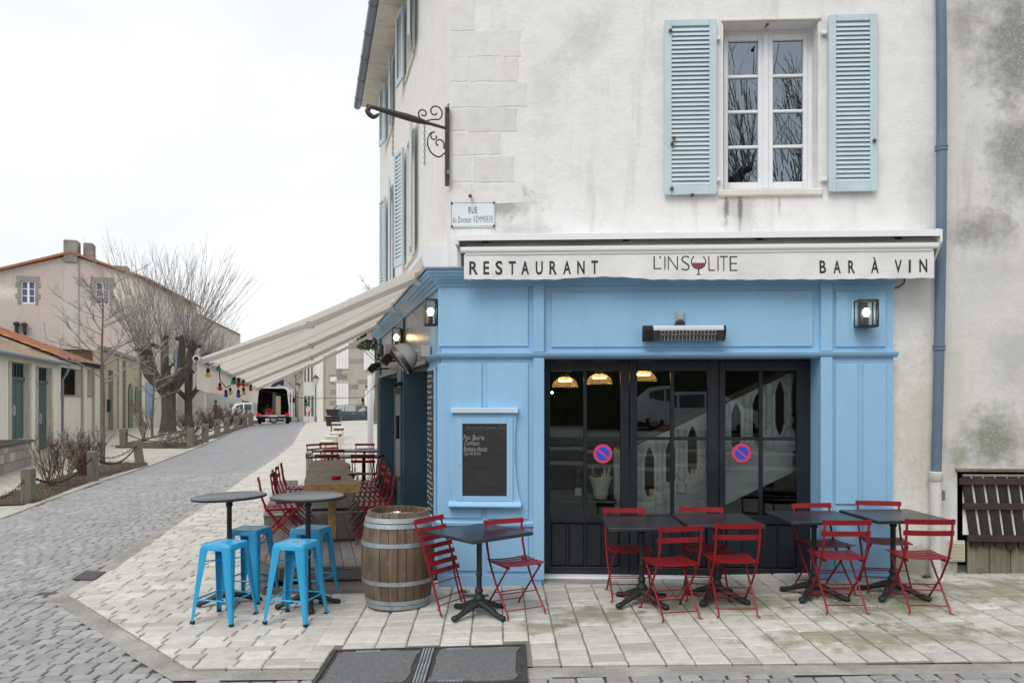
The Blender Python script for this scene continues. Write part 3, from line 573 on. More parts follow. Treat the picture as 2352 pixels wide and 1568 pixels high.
# ------------------------------------------------------------ the restaurant building
FF = Frame((-0.659, 8.253), 1, -0.05)                # street front
FS = Frame((-0.659, 8.253), 0.257, -1.0)             # side front, local X comes towards the camera (0 at the corner, negative up the street)
SL = 8.7                                             # length of the side front
FL = 5.05                                            # length of the front up to the drainpipe
TOPZ = 8.25
def wall_holes(x0, x1, z0, z1, holes, y0, y1):
    """slab between y0 (outer) and y1 with rectangular openings"""
    xs = sorted({x0, x1, *[h[0] for h in holes], *[h[1] for h in holes]}); zs = sorted({z0, z1, *[h[2] for h in holes], *[h[3] for h in holes]}); mb = MB()
    # finer cells so relief and shading stay even
    solid = lambda x, z: x0 < x < x1 and z0 < z < z1 and not any(h[0] < x < h[1] and h[2] < z < h[3] for h in holes)
    for a, b in zip(xs, xs[1:]):
        for c, d in zip(zs, zs[1:]):
            mx_, mz = (a + b) / 2, (c + d) / 2
            if not solid(mx_, mz): continue
            mb.add([(a, y0, c), (b, y0, c), (b, y0, d), (a, y0, d)], [(0, 1, 2, 3)]); mb.add([(a, y1, c), (b, y1, c), (b, y1, d), (a, y1, d)], [(3, 2, 1, 0)])
            e = 1e-4
            if not solid(a - e, mz): mb.add([(a, y0, c), (a, y1, c), (a, y1, d), (a, y0, d)], [(3, 2, 1, 0)])
            if not solid(b + e, mz): mb.add([(b, y0, c), (b, y1, c), (b, y1, d), (b, y0, d)], [(0, 1, 2, 3)])
            if not solid(mx_, c - e): mb.add([(a, y0, c), (b, y0, c), (b, y1, c), (a, y1, c)], [(3, 2, 1, 0)])
            if not solid(mx_, d + e): mb.add([(a, y0, d), (b, y0, d), (b, y1, d), (a, y1, d)], [(0, 1, 2, 3)])
    return mb
def P(u, v, off=0.0): return FF.px(u, v, off)
def S(u, v, off=0.0): return FS.px(u, v, off)
sx_, sz_ = P(1120, 470); _sw = FF.W(sx_, 0, sz_)
def wp(u, v): a, b = P(u, v); return tuple(FF.W(a, 0, b))
GR = (0.30, 0.295, 0.28)
M['wall_front'] = plaster('white_lime_render', (0.775, 0.77, 0.76), (0.42, 0.41, 0.40),
    [(wp(1130, 470), (0.55, 1, 0.28), (0.27, 0.265, 0.25), 0.75), (wp(1180, 530), (0.5, 1, 0.2), (0.36, 0.35, 0.33), 0.5), (wp(1700, 480), (0.28, 1, 0.26), (0.38, 0.37, 0.36), 0.55), (wp(1668, 478), (0.035, 1, 0.26), (0.17, 0.165, 0.16), 0.85), (wp(1700, 482), (0.03, 1, 0.22), (0.16, 0.155, 0.15), 0.85), (wp(1790, 470), (0.03, 1, 0.16), (0.3, 0.29, 0.28), 0.7), (wp(1610, 140), (0.02, 1, 0.3), (0.3, 0.29, 0.28), 0.5), (wp(1180, 440), (0.2, 1, 0.1), (0.2, 0.195, 0.19), 0.8), (wp(1350, 90), (0.35, 1, 0.35), (0.5, 0.49, 0.475), 0.5), (wp(1260, 200), (0.3, 1, 0.5), (0.52, 0.51, 0.5), 0.4),
     (wp(2100, 1000), (0.5, 1, 1.3), (0.56, 0.50, 0.38), 0.6), (wp(2105, 1300), (0.5, 1, 0.28), (0.22, 0.22, 0.15), 0.7), (wp(2110, 420), (0.2, 1, 0.7), (0.5, 0.49, 0.47), 0.4)], 0.5, 0.14, 0.6)
M['wall_side'] = plaster('white_lime_render_side', (0.78, 0.765, 0.735), (0.5, 0.48, 0.44), (), 0.25, 0.15)
M['wall_next'] = plaster('weathered_grey_render', (0.66, 0.65, 0.63), (0.36, 0.35, 0.33),
    [(wp(2330, 90), (0.55, 1, 0.9), (0.215, 0.21, 0.20), 0.9), (wp(2215, 70), (0.2, 1, 0.6), (0.30, 0.29, 0.275), 0.7), (wp(2335, 350), (0.42, 1, 0.7), (0.225, 0.22, 0.205), 0.85), (wp(2255, 530), (0.45, 1, 0.28), (0.25, 0.245, 0.22), 0.85), (wp(2300, 620), (0.5, 1, 0.3), (0.5, 0.49, 0.47), 0.5),
     (wp(2290, 1010), (0.55, 1, 0.42), (0.21, 0.215, 0.165), 0.9), (wp(2330, 830), (0.4, 1, 0.5), (0.42, 0.415, 0.40), 0.6), (wp(2200, 1050), (0.16, 1, 0.4), (0.2, 0.22, 0.13), 0.7), (wp(2190, 1300), (0.4, 1, 0.22), (0.16, 0.17, 0.10), 0.8), (wp(2195, 900), (0.15, 1, 0.8), (0.60, 0.56, 0.49), 0.7)], 0.6, 0.25, 0.5, speck=0.6)
def build_building():
    b = thing('corner_building', 'white rendered corner house with pale blue shutters above the blue shopfront', 'building', FF.o, FF.rz)
    # front: window and shop opening
    wx0, wz0 = P(1661, 436); wx1, wz1 = P(1879, 47)
    dx0 = P(1250, 900, 0)[0] - 0.02; dx1 = P(1884, 915, 0.13)[0] + 0.042; dz1 = P(1550, 815, 0)[1]; 
    holes = [(wx0, wx1, wz0, wz1), (dx0, dx1, -0.04, dz1)]
    wall_holes(0, FL, -0.7, TOPZ, holes, 0.0, 0.42).obj('front_wall', M['wall_front'], b)
    R_ = Matrix.Rotation(FS.rz - FF.rz, 4, 'Z')         # side frame inside the building's frame
    # side openings (two storeys of windows)
    sh = []
    for (t0, t1, z0, z1) in SIDEW: sh.append((-t1 * 1.03, -t0 * 1.03, z0, z1))
    sh += [(-3.2, -0.8, -0.1, 2.36), (-7.2, -3.95, -0.1, 2.36)]
    wall_holes(-SL, 0, -0.7, TOPZ, sh, 0.0, 0.42).xf(R_).obj('side_wall', M['wall_side'], b)
    # closing walls behind, floor slabs so no light leaks through
    mb = MB(); a = R_ @ Vector((-SL, 0, 0)); c = Vector((FL + 3.0, 0, 0))
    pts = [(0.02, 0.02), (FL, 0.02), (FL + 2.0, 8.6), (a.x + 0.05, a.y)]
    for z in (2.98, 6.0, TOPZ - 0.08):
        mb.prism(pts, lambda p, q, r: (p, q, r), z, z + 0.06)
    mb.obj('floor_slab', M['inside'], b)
    mb = MB(); mb.add([(FL, 0.42, -0.7), (FL + 2.0, 8.6, -0.7), (FL + 2.0, 8.6, TOPZ), (FL, 0.42, TOPZ)], [(0, 1, 2, 3)]); mb.add([(FL + 2.0, 8.6, -0.7), (a.x, a.y, -0.7), (a.x, a.y, TOPZ), (FL + 2.0, 8.6, TOPZ)], [(0, 1, 2, 3)]); mb.obj('back_wall', M['wall_side'], b)
    # roof with eaves over the side, boarded soffit and gutter
    mb = MB(); rp = [R_ @ Vector((-SL - 0.1, -0.42, 0)), R_ @ Vector((0.45, -0.42, 0)), Vector((FL + 2.2, -0.42, 0)), Vector((FL + 2.2, 8.8, 0))]
    ring0 = [(p.x, p.y, TOPZ + 0.05) for p in rp]; cxm = sum(p.x for p in rp) / 4; cym = sum(p.y for p in rp) / 4
    ring1 = [(lerp(p.x, cxm, .95), lerp(p.y, cym, .95), TOPZ + 1.6) for p in rp]; mb.loft([ring0, ring1]); mb.obj('roof', M['tile_o'], b)
    sof = MB()
    for k in range(12):
        s0 = -SL + k * (SL + 0.3) / 12; s1 = s0 + (SL + 0.3) / 12 - 0.012
        m2 = MB(); m2.box(s0, s1, -0.40, -0.005, TOPZ - 0.13 , TOPZ - 0.10); m2.xf(R_).obj('soffit_board', M['cream'], b)
    mb = MB(); prof = [(0.075 * math.cos(a_), 0.075 * math.sin(a_)) for a_ in frange(math.pi, 2 * math.pi, 8)]; prof = prof + [(p[0] * 0.9, p[1] * 0.9) for p in prof[::-1]]
    mb.loft([[(x, -0.47 + p[0], TOPZ - 0.08 + p[1]) for p in prof] for x in frange(-SL - 0.12, 0.3, 10)]); mb.xf(R_).obj('gutter', M['zincgut'], b, smooth=40)
    for k in range(9): m2 = MB(); m2.tube([(-SL + 0.4 + k * 1.0, -0.47 + 0.08 * math.cos(a_), TOPZ - 0.08 + 0.08 * math.sin(a_)) for a_ in frange(math.pi, 2 * math.pi, 8)], 0.008, 5); m2.xf(R_).obj('gutter_bracket', M['zincgut'], b)
    # corner stones showing through the thin render
    rows = [(0, 72, [(1035, 1092)]), (72, 130, [(1035, 1198)]), (130, 188, [(1035, 1078), (1080, 1160), (1162, 1190)]), (190, 246, [(1035, 1212)]), (248, 302, [(1035, 1072), (1074, 1190)]), (304, 356, [(1038, 1120), (1122, 1152)]), (358, 418, [(1040, 1085), (1087, 1182)]), (420, 468, [(1038, 1086), (1088, 1206)]), (-60, -2, [(1035, 1150)])]
    for v0, v1, us in rows:
        for u0, u1 in us:
            x0, z1 = P(u0, v0 + 1.2); x1, z0 = P(u1 - 1.2, v1 - 1.2); x0 = max(x0, 0.004); r_ = lambda: rnd.uniform(-.012, .012)
            n = 4; pts = [(lerp(x0, x1, i / n), z0 + r_() * .6) for i in range(n + 1)] + [(x1 + r_() * 2, lerp(z0, z1, .5)), ] + [(lerp(x1, x0, i / n), z1 + r_() * .6) for i in range(n + 1)]
            m2 = MB(); cx_, cz_ = (x0 + x1) / 2, (z0 + z1) / 2; ring = lambda k, y: [(cx_ + (p[0] - cx_) * k, y, cz_ + (p[1] - cz_) * k) for p in pts]
            m2.loft([ring(1.0, 0.01), ring(1.0, -0.0012), ring(0.97, -0.004)]); m2.obj('corner_stone', M['cornerstone'], b)
    # upper window
    win = thing('window', None, None, parent=b)
    d0 = 0.20; ix0, iz0 = wx0 - 0.005, wz0; ix1, iz1 = wx1 + 0.005, wz1 + 0.004
    fr = MB()
    for q in ((ix0, ix0 + 0.05, iz0, iz1), (ix1 - 0.05, ix1, iz0, iz1), (ix0 + 0.05, ix1 - 0.05, iz0, iz0 + 0.05), (ix0 + 0.05, ix1 - 0.05, iz1 - 0.05, iz1)): fr.box(q[0], q[1], d0, d0 + 0.06, q[2], q[3])
    fr.obj('frame', M['white_frame'], win)
    xm = (ix0 + ix1) / 2
    for s0, s1 in ((ix0 + 0.052, xm - 0.003), (xm + 0.003, ix1 - 0.052)):
        sa = MB(); z0, z1 = iz0 + 0.052, iz1 - 0.052; st = 0.062; y0, y1 = d0 - 0.014, d0 + 0.03
        inner = xm - 0.003 == s1
        l_, r2 = (0.045, 0.075) if inner else (0.075, 0.045)
        sa.cbox(s0, s0 + l_, y0, y1, z0, z1); sa.cbox(s1 - r2, s1, y0, y1, z0, z1); sa.cbox(s0 + l_ + .001, s1 - r2 - .001, y0, y1, z0, z0 + 0.075); sa.cbox(s0 + l_ + .001, s1 - r2 - .001, y0, y1, z1 - st, z1)
        gh = (z1 - st - z0 - 0.075)
        for k in range(1, 4): zz = z0 + 0.075 + gh * k / 4; sa.cbox(s0 + l_ + .001, s1 - r2 - .001, y0 + 0.004, y1, zz - 0.016, zz + 0.016)
        so = sa.obj('sash', M['white_frame'], win)
        for k in range(4):
            za = z0 + 0.075 + gh * k / 4; zb = za + gh / 4; gm = MB(); e = rnd.uniform(-.004, .004); gm.add([(s0 + l_ - .004, y0 + 0.028, za), (s1 - r2 + .004, y0 + 0.028 + e, za), (s1 - r2 + .004, y0 + 0.030 + e * .5, zb), (s0 + l_ - .004, y0 + 0.030, zb)], [(0, 1, 2, 3)]); gm.obj('pane', M['winglass'], win)
    MB().cbox(xm - 0.03, xm + 0.03, d0 - 0.03, d0 - 0.0145, iz0 + 0.052, iz1 - 0.052, 0.008).obj('centre_cover', M['white_frame'], win)
    MB().cbox(wx0 - 0.06, wx1 + 0.04, -0.035, d0 - .002, wz0 - 0.075, wz0 - 0.004, 0.012).obj('sill', M['cream'], win)
    MB().cbox(wx0 - 0.02, wx1 + 0.03, -0.02, -0.0005, wz1 + 0.002, wz1 + 0.03, 0.006).obj('lintel_edge', M['cream'], win)
    # room behind the window
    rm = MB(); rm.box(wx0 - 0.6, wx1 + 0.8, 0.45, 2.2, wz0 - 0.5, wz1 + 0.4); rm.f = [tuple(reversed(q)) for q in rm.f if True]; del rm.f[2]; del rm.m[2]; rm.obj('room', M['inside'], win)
    bx = MB(); x_, z_ = P(1700, 412, -0.35); x2_, _ = P(1815, 412, -0.35); bx.box(x_, x_ + .16, 0.46, 0.52, wz0 + 0.02, wz0 + 0.075); bx.box(xm + 0.08, xm + 0.32, 0.46, 0.52, wz0 + 0.02, wz0 + 0.085); bx.obj('boxes_on_ledge', M['card'], win)
    # shutters of the upper window
    for (ua, ub, va, vb, ud, vd) in ((1526, 1646, 47, 446, 1523, 56), (1903, 2015, 35, 439, 2015, 33)):
        xa, zb = P(ua, va, 0.05); xb, za = P(ub, vb, 0.05)
        shutter(b, Matrix.Identity(4), xa, xb, za, zb, 0.028, 0.062, 36)
    for (u, v) in ((1540, 70), (1543, 432), (1548, 316), (1544, 330), (2008, 322), (1590, 447), (1762, 56), (1080, 449)):
        x_, z_ = P(u, v, 0.07); mb = MB(); mb.tube([(x_, -0.001, z_), (x_, -0.075, z_ - 0.004)], 0.009, 6); mb.sphere((x_, -0.078, z_ - 0.006), 0.02, 8); mb.obj('shutter_catch', M['rust'], b, smooth=40)
    for (u, v) in ((1648, 88), (1648, 412), (1893, 75), (1893, 412)):
        x_, z_ = P(u, v, 0.03); MB().cbox(x_ - 0.03, x_ + 0.03, -0.045, -0.0005, z_ - 0.02, z_ + 0.02).obj('hinge', M['white_frame'], b)
    # side windows with shutters
    for (t0, t1, z0, z1) in SIDEW:
        a0, a1 = -t1 * 1.03, -t0 * 1.03
        w2 = thing('window', None, None, parent=b)
        fr = MB()
        for q in ((a0, a0 + 0.06, z0, z1), (a1 - 0.06, a1, z0, z1), (a0 + .06, a1 - .06, z0, z0 + 0.06), (a0 + .06, a1 - .06, z1 - 0.06, z1), ((a0 + a1) / 2 - .04, (a0 + a1) / 2 + .04, z0 + .06, z1 - .06)): fr.box(q[0], q[1], 0.18, 0.24, q[2], q[3])
        fr.xf(R_).obj('frame', M['white_frame'], w2)
        for p0, p1 in ((a0 + .06, (a0 + a1) / 2 - .04), ((a0 + a1) / 2 + .04, a1 - .06)): gm = MB(); gm.add([(p0, 0.21, z0 + .06), (p1, 0.21, z0 + .06), (p1, 0.21, z1 - .06), (p0, 0.21, z1 - .06)], [(0, 1, 2, 3)]); gm.xf(R_).obj('pane', M['darkpane'], w2)
        sm = MB(); sm.cbox(a0 - .06, a1 + .06, -0.03, 0.178, z0 - 0.07, z0 - 0.003, 0.01); sm.xf(R_).obj('sill', M['cream'], w2)
        wd = (a1 - a0) * 0.5
        for c0, hinge in ((a0, -1), (a1, 1)):
            ang = rnd.uniform(6, 13) * (1 if hinge > 0 else -1)
            mtx = R_ @ Matrix.Translation((c0, -0.03, 0)) @ Matrix.Rotation(R(-ang if hinge > 0 else -ang), 4, 'Z')
            if hinge > 0: shutter(b, mtx, 0.02, 0.02 + wd, z0 + .01, z1 - .01, 0.0, 0.035, 26)
            else: shutter(b, mtx, -0.02 - wd, -0.02, z0 + .01, z1 - .01, 0.0, 0.035, 26)
    # drainpipe with collars, white cast foot
    px_ = FL - 0.0
    def pc(u, v): x_, z_ = P(u, v, 0.09); return (x_, -0.09, z_)
    path = [pc(2160, -60), pc(2162, 60), pc(2163, 200), pc(2163, 330), pc(2162, 520), pc(2158, 760), pc(2155, 900), pc(2150, 1085)]
    dp = MB(); dp.tube(path, 0.05, 14); d_ = dp.obj('drainpipe', M['zinc'], b, smooth=40)
    for u, v in ((2162, 340), (2157, 798)):
        q = pc(u, v); cm = MB(); cm.lathe([(0.051, -0.03), (0.06, -0.026), (0.06, -0.008), (0.054, -0.004), (0.054, 0.004), (0.06, 0.008), (0.06, 0.026), (0.051, 0.03)], 16, q); cm.obj('collar', M['zinc'], d_, smooth=40)
    q0, q1 = pc(2149, 1082), pc(2148, 1315); cp = MB(); cp.tube([q0, (q0[0], q0[1], lerp(q0[2], q1[2], .5)), q1], 0.056, 14); cp.lathe([(0.056, 0), (0.068, -0.005), (0.068, -0.09), (0.056, -0.1)], 16, q0)
    cp.tube([q1, (q1[0] + .005, q1[1] - 0.01, q1[2] - 0.06), (q1[0] + .03, q1[1] - .06, q1[2] - 0.10)], [0.056, 0.058, 0.06], 14, caps=False); cp.obj('pipe_foot', M['castpipe'], b, smooth=50)
    zk = pc(2166, 1135); MB().cbox(zk[0] - .015, zk[0] + .02, -0.1, -0.001, zk[2] - 0.06, zk[2] + 0.04).obj('pipe_clamp', M['zinc'], b)
    return b
def shutter(parent, mtx, x0, x1, z0, z1, d0, d1, n):
    """louvred shutter: frame and slats; stands proud of the wall between d0 and d1"""
    sh = thing('shutter', None, None, parent=parent); st = min(0.075, (x1 - x0) * 0.17); fr = MB()
    for q in ((x0, x0 + st, z0, z1), (x1 - st, x1, z0, z1), (x0 + st + .0008, x1 - st - .0008, z0, z0 + st * 1.3), (x0 + st + .0008, x1 - st - .0008, z1 - st * .9, z1)): fr.cbox(q[0], q[1], -d1, -d0, q[2], q[3], 0.004)
    fr.xf(mtx).obj('frame', M['shutter'], sh)
    a, b_ = z0 + st * 1.3 + .004, z1 - st * .9 - .004; pitch = (b_ - a) / n; t = 0.012
    for i in range(n):
        z = a + pitch * (i + 0.5); s = MB(); h = pitch * 0.55
        pts = [(-d1 + 0.001, z - h), (-d1 + 0.001 + t * .5, z - h), (-d0 - 0.003, z + h), (-d0 - 0.003 - t * .5, z + h)]
        s.prism(pts, lambda p, q, r: (r, p, q), x0 + st - .003, x1 - st + .003); s.xf(mtx).obj('slat', M['shutter'], sh)
    nails = MB()
    for i in range(4):
        for zz in (z0 + st * .65, z1 - st * .4): nails.lathe([(0.007, 0), (0.005, -0.004), (0.0005, -0.005)], 6, (0, 0, 0), M=Matrix.Translation((lerp(x0 + .04, x1 - .04, i / 3), -d1, zz)) @ Matrix.Rotation(R(-90), 4, 'X') @ Matrix.Rotation(R(180), 4, 'X'))
    nails.xf(mtx).obj('nail', M['rust'], sh)
M['cornerstone'] = stones_mat('worn_corner_stone', [(0.685, 0.67, 0.63), (0.755, 0.745, 0.725), (0.735, 0.715, 0.67), (0.75, 0.745, 0.735)], 0.95, spots=0.3)
SIDEW = [(2.85, 3.75, 3.98, 5.80), (5.85, 6.7, 3.98, 5.80), (2.85, 3.75, 6.85, 8.0), (5.85, 6.7, 6.85, 8.0)]
building = build_building()
def build_next():
    b = thing('neighbour_house', 'weathered grey rendered house wall beside the grey drainpipe', 'building', FF.o, FF.rz)
    x0 = FL + 0.002; hx0, hz1 = P(2200, 1082); hx1 = hx0 + 1.6
    wall_holes(x0, x0 + 5.5, -0.7, TOPZ + 0.4, [(hx0, hx1, -0.3, hz1)], 0.012, 0.42).obj('wall', M['wall_next'], b)
    MB().box(hx0 - .2, hx1 + .2, 0.43, 0.5, -0.5, hz1 + .2).obj('opening_back', M['hole'], b); MB().box(hx0 + .06, hx1 - .02, 0.018, 0.028, P(2222, 1228)[1], hz1 - .03).obj('gap_light_board', M['wall_side'], b)  # whitish board added close behind the pickets, its pale colour imitating light through the gaps
    MB().cbox(hx0 - 0.02, hx1 + 0.1, -0.05, 0.15, hz1 - 0.002, hz1 + 0.03).obj('lintel_board', M['oldboard'], b)
    # old boards low in the opening, dark picket panel hung over them
    bd = P(2215, 1300)[1]
    xs = [P(u, 1300, -0.03)[0] for u in (2222, 2273, 2322, 2375, 2430)]
    for a, c in zip(xs, xs[1:]): MB().cbox(a + .004, c - .004, 0.03, 0.06, -0.06, P(2222, 1230)[1], 0.006).obj('old_board', M['oldboard'], b)
    f = thing('picket_panel', 'dark wooden picket panel hanging in the low opening of the grey wall', 'gate', FF.W(0, 0, 0), FF.rz)
    tl = P(2205, 1090, 0.03); bl = P(2228, 1255, 0.03)
    x = tl[0] + 0.03
    for k in range(12):
        w = 0.084; sh = (bl[0] - tl[0]); zb = bl[1] + rnd.uniform(-.015, .01) - 0.006 * k
        xa = x + k * 0.118; m = MB(); m.prism([(xa + sh, zb), (xa + w + sh, zb), (xa + w, tl[1] - 0.02), (xa, tl[1] - 0.02)], lambda p, q, r: (p, r, q), -0.008, 0.016); m.obj('picket', M['plank'], f)
    for v, vv in ((1105, 1112), (1162, 1172), (1236, 1246)):
        z = P(2230, v, 0.04)[1]; off = (tl[1] - z) / (tl[1] - bl[1]) * (bl[0] - tl[0]); m = MB(); m.cbox(tl[0] + off - .01, tl[0] + off + 1.45, -0.036, -0.009, z - 0.035, z + 0.03, 0.004); m.obj('rail', M['rail'], f)
    # vent grille
    va = P(2181, 1241, 0.02); vb = P(2218, 1290, 0.02); v = thing('wall_vent', 'small cream plastic vent grille low on the grey wall', 'vent', FF.o, FF.rz)
    fr = MB(); fr.cbox(va[0], vb[0], -0.012, 0.013, vb[1], va[1], 0.005); fr.obj('frame', M['beigeplastic'], v)
    for k in range(12): z = lerp(vb[1] + 0.03, va[1] - 0.03, k / 11); m = MB(); m.add([(va[0] + .02, -0.0125, z - .006), (vb[0] - .015, -0.0125, z - .006), (vb[0] - .015, -0.022, z - .004), (va[0] + .02, -0.022, z - .004), (va[0] + .02, -0.0125, z + .006), (vb[0] - .015, -0.0125, z + .006)], [(0, 1, 2, 3), (3, 2, 5, 4)]); m.obj('slat', M['beigeplastic'], v)
build_next()
# ------------------------------------------------------------ blue shopfront, glazed doors, interior
RS = Matrix.Rotation(FS.rz - FF.rz, 4, 'Z')
_n2 = RS @ Vector((0, -1, 0)); _k = Vector(((1 + _n2.y) / _n2.x, -1.0, 0))     # corner of planes pushed out by 1
def zP(v, off=0.13): return P(1550, v, off)[1]
def sweep_corner(prof, xr, send):
    mb = MB(); rings = []
    rings.append([(xr, -o, z) for o, z in prof]); rings.append([(_k.x * o, -o, z) for o, z in prof])
    r3 = []
    for o, z in prof: p = RS @ Vector((send, -o, z)); r3.append(tuple(p))
    rings.append(r3); return mb.loft(rings)
def build_shop():
    s = thing('shopfront', 'sky blue panelled wooden shopfront wrapping the corner of the white house', 'shopfront', FF.o, FF.rz)
    off = 0.13; X = lambda u, o=off: P(u, 915, o)[0]
    xr = X(2054); pl0, pl1, pr0, pr1 = X(1225), X(1250), X(1884), X(1911)
    zb, zl1, zl0, ztop = -0.25, zP(808), zP(821), zP(648)
    # boards
    cL = _k.x * 0.105
    mb = MB(); mb.prism([(cL, -0.105), (pl1 - 0.004, -0.105), (pl1 - 0.004, 0.25), (0.01, 0.25), (0.01, -0.002)][:3] + [(pl1 - 0.004, -0.002), (0.002, -0.002)], lambda a, b, c: (a, b, c), zb, zl0); mb.obj('pier_board', M['blue'], s)
    MB().box(pr0 + .004, xr, -0.105, -0.002, zb, zl0).obj('pier_board', M['blue'], s)
    mb = MB(); mb.prism([(cL, -0.105), (xr, -0.105), (xr, -0.002), (0.002, -0.002)], lambda a, b, c: (a, b, c), zl0 + .001, ztop + .05); mb.obj('frieze_board', M['blue'], s)
    # reveals of the opening
    MB().box(pl1 - 0.035, pl1 - .005, -0.0015, 0.32, zb, zl0).obj('reveal', M['blue'], s); MB().box(pr0 + .005, pr0 + .045, -0.0015, 0.32, zb, zl0).obj('reveal', M['blue'], s)
    MB().box(pl1 - 0.03, pr0 + .04, -0.10, 0.32, zl0 - 0.001, zl0 + .0005).obj('reveal', M['blue'], s)
    # raised panels
    def panel(u0, u1, v0, v1): MB().cbox(X(u0, .12), X(u1, .12), -0.122, -0.104, P((u0 + u1) / 2, v1, .12)[1], P((u0 + u1) / 2, v0, .12)[1], 0.012).obj('raised_panel', M['blue'], s)
    for q in ((1006, 1214, 656, 796), (1266, 1868, 668, 797), (1919, 2036, 668, 797), (1006, 1107, 834, 1190), (1118, 1214, 834, 1192), (1006, 1107, 1216, 1311), (1118, 1214, 1218, 1313), (1919, 1972, 836, 1158), (1983, 2037, 836, 1158), (1919, 1972, 1185, 1310), (1983, 2037, 1185, 1310)): panel(*q)
    # posts, rails, base boards
    for a, b in ((pl0, pl1), (pr0, pr1)):
        MB().cbox(a, b, -0.15, -0.104, zP(1335, .15) if a < 1 else zP(1335, .15), zl0 - .002, 0.004).obj('post', M['blue'], s); MB().cbox(a, b, -0.15, -0.104, zl1 + .002, ztop + 0.01, 0.004).obj('post', M['blue'], s)
    z0, z1 = P(1110, 1211, .15)[1], P(1110, 1198, .15)[1]
    mb = MB(); pr = [(0.10, z0), (0.125, z0), (0.15, z0 + 0.02), (0.155, z1 - .01), (0.145, z1), (0.10, z1 + .004)]; mb.loft([[(pl0 - .002, -o, z) for o, z in pr], [(_k.x * o, -o, z) for o, z in pr], [tuple(RS @ Vector((-0.75, -o, z))) for o, z in pr]]); mb.obj('dado_rail', M['blue'], s)
    zk = P(1110, 1322, .15)[1]
    mb = MB(); mb.prism([(_k.x * .135, -0.135), (pl1 - 0.03, -0.135), (pl1 - 0.03, -0.106), (_k.x * .106, -0.106)], lambda a, b, c: (a, b, c), -0.3, zk); mb.obj('base_board', M['blue'], s)
    MB().cbox(pr0 + .02, xr - .002, -0.125, -0.106, -0.2, P(1980, 1318, .13)[1]).obj('base_board', M['blue'], s)
    # ledge and cornice round the corner
    lp = [(0.10, zl0), (0.13, zl0), (0.14, zl0 + .012), (0.155, zl0 + .02), (0.165, zl1 - .012), (0.165, zl1 - .004), (0.10, zl1 + .006)]
    sweep_corner(lp, xr + .03, -0.79).obj('ledge', M['blue'], s)
    cz = zP(650, .2)
    cp = [(0.10, cz - 0.01), (0.135, cz - .01), (0.14, cz + .018), (0.165, cz + .03), (0.175, cz + .045), (0.215, cz + .062), (0.22, cz + .078), (0.235, cz + .082), (0.255, cz + .115), (0.265, cz + .12), (0.268, cz + .155), (0.10, cz + .16)]
    sweep_corner(cp, xr + .02, -7.75).obj('cornice', M['blue'], s, smooth=20)
    fp = [(0.0, cz + .166), (0.28, cz + .162), (0.284, cz + .15), (0.288, cz + .15), (0.288, cz + .17), (0.0, cz + .19)]
    sweep_corner(fp, xr + .03, -7.8).obj('cornice_flashing', M['zincgut'], s)
    # ---- side: pilasters, frieze, recessed doors
    def sb(name, a, b, y0, y1, z0, z1, mat, c=0.004): m = MB(); m.cbox(a, b, y0, y1, z0, z1, c); m.xf(RS); return m.obj(name, mat, s)
    SP = ((-0.80, -0.30), (-3.95, -3.20), (-7.75, -7.20))
    m = MB(); m.prism([(-0.80, -0.105), (-0.02, -0.105), (0.05, -0.105), (0.05, -0.002), (-0.80, -0.002)][:2] + [(-0.02, -0.002), (-0.80, -0.002)], lambda a, b, c: (a, b, c), zb, zl0); m.xf(RS); m.obj('pier_board', M['blue'], s)
    for a, b in SP[1:]:
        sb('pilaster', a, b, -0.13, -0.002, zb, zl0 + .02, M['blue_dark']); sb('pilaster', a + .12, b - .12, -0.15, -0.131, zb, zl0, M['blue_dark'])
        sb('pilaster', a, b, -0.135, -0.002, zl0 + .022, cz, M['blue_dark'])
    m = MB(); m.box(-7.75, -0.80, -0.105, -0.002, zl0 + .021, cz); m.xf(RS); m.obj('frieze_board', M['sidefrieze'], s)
    m = MB(); m.box(-0.79, _k.x * .105 * 0 - 0.03, -0.1045, -0.002, zl0 + .021, cz); m.xf(RS); m.obj('frieze_board', M['blue'], s)
    for a, b in ((-3.2, -0.8), (-7.2, -3.95)):
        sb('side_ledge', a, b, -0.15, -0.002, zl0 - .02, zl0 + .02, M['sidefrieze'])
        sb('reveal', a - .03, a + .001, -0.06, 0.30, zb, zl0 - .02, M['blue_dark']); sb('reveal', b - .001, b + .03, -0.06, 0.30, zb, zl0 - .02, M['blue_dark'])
        for k in range(4):
            c0 = lerp(a, b, k / 4); c1 = lerp(a, b, (k + 1) / 4)
            d = thing('side_door', None, None, parent=s); fm = MB()
            for q in ((c0, c0 + .09, 0.1, zl0 - .03), (c1 - .09, c1, 0.1, zl0 - .03), (c0 + .09, c1 - .09, 0.1, 0.75), (c0 + .09, c1 - .09, zl0 - .15, zl0 - .03)): fm.box(q[0], q[1], 0.22, 0.27, q[2], q[3])
            fm.xf(RS).obj('frame', M['black_door'], d); gm = MB(); gm.add([(c0 + .09, 0.25, .75), (c1 - .09, 0.25, .75), (c1 - .09, 0.25, zl0 - .15), (c0 + .09, 0.25, zl0 - .15)], [(0, 1, 2, 3)]); gm.xf(RS).obj('pane', M['darkpane'], d)
        sb('threshold', a, b, -0.1, 0.30, -0.2, 0.14, M['blackmetal'])
    # narrow framed mirror-like sign on the middle pilaster edge
    # ---- glazed folding doors
    DO = -0.20; DX = lambda zx: P(1231.1 + zx * .33397, 915, DO)[0]; DZ = lambda zy: P(1550, 808.5 + zy * .33397, DO)[1]
    y0, y1 = 0.20, 0.25; zt, zbt = zl0 + 0.0, DZ(1528)
    MB().box(pl1 - .03, pr0 + .04, 0.20, 0.26, DZ(40 + 20), zl0 - .002).obj('door_head', M['black_door'], s)
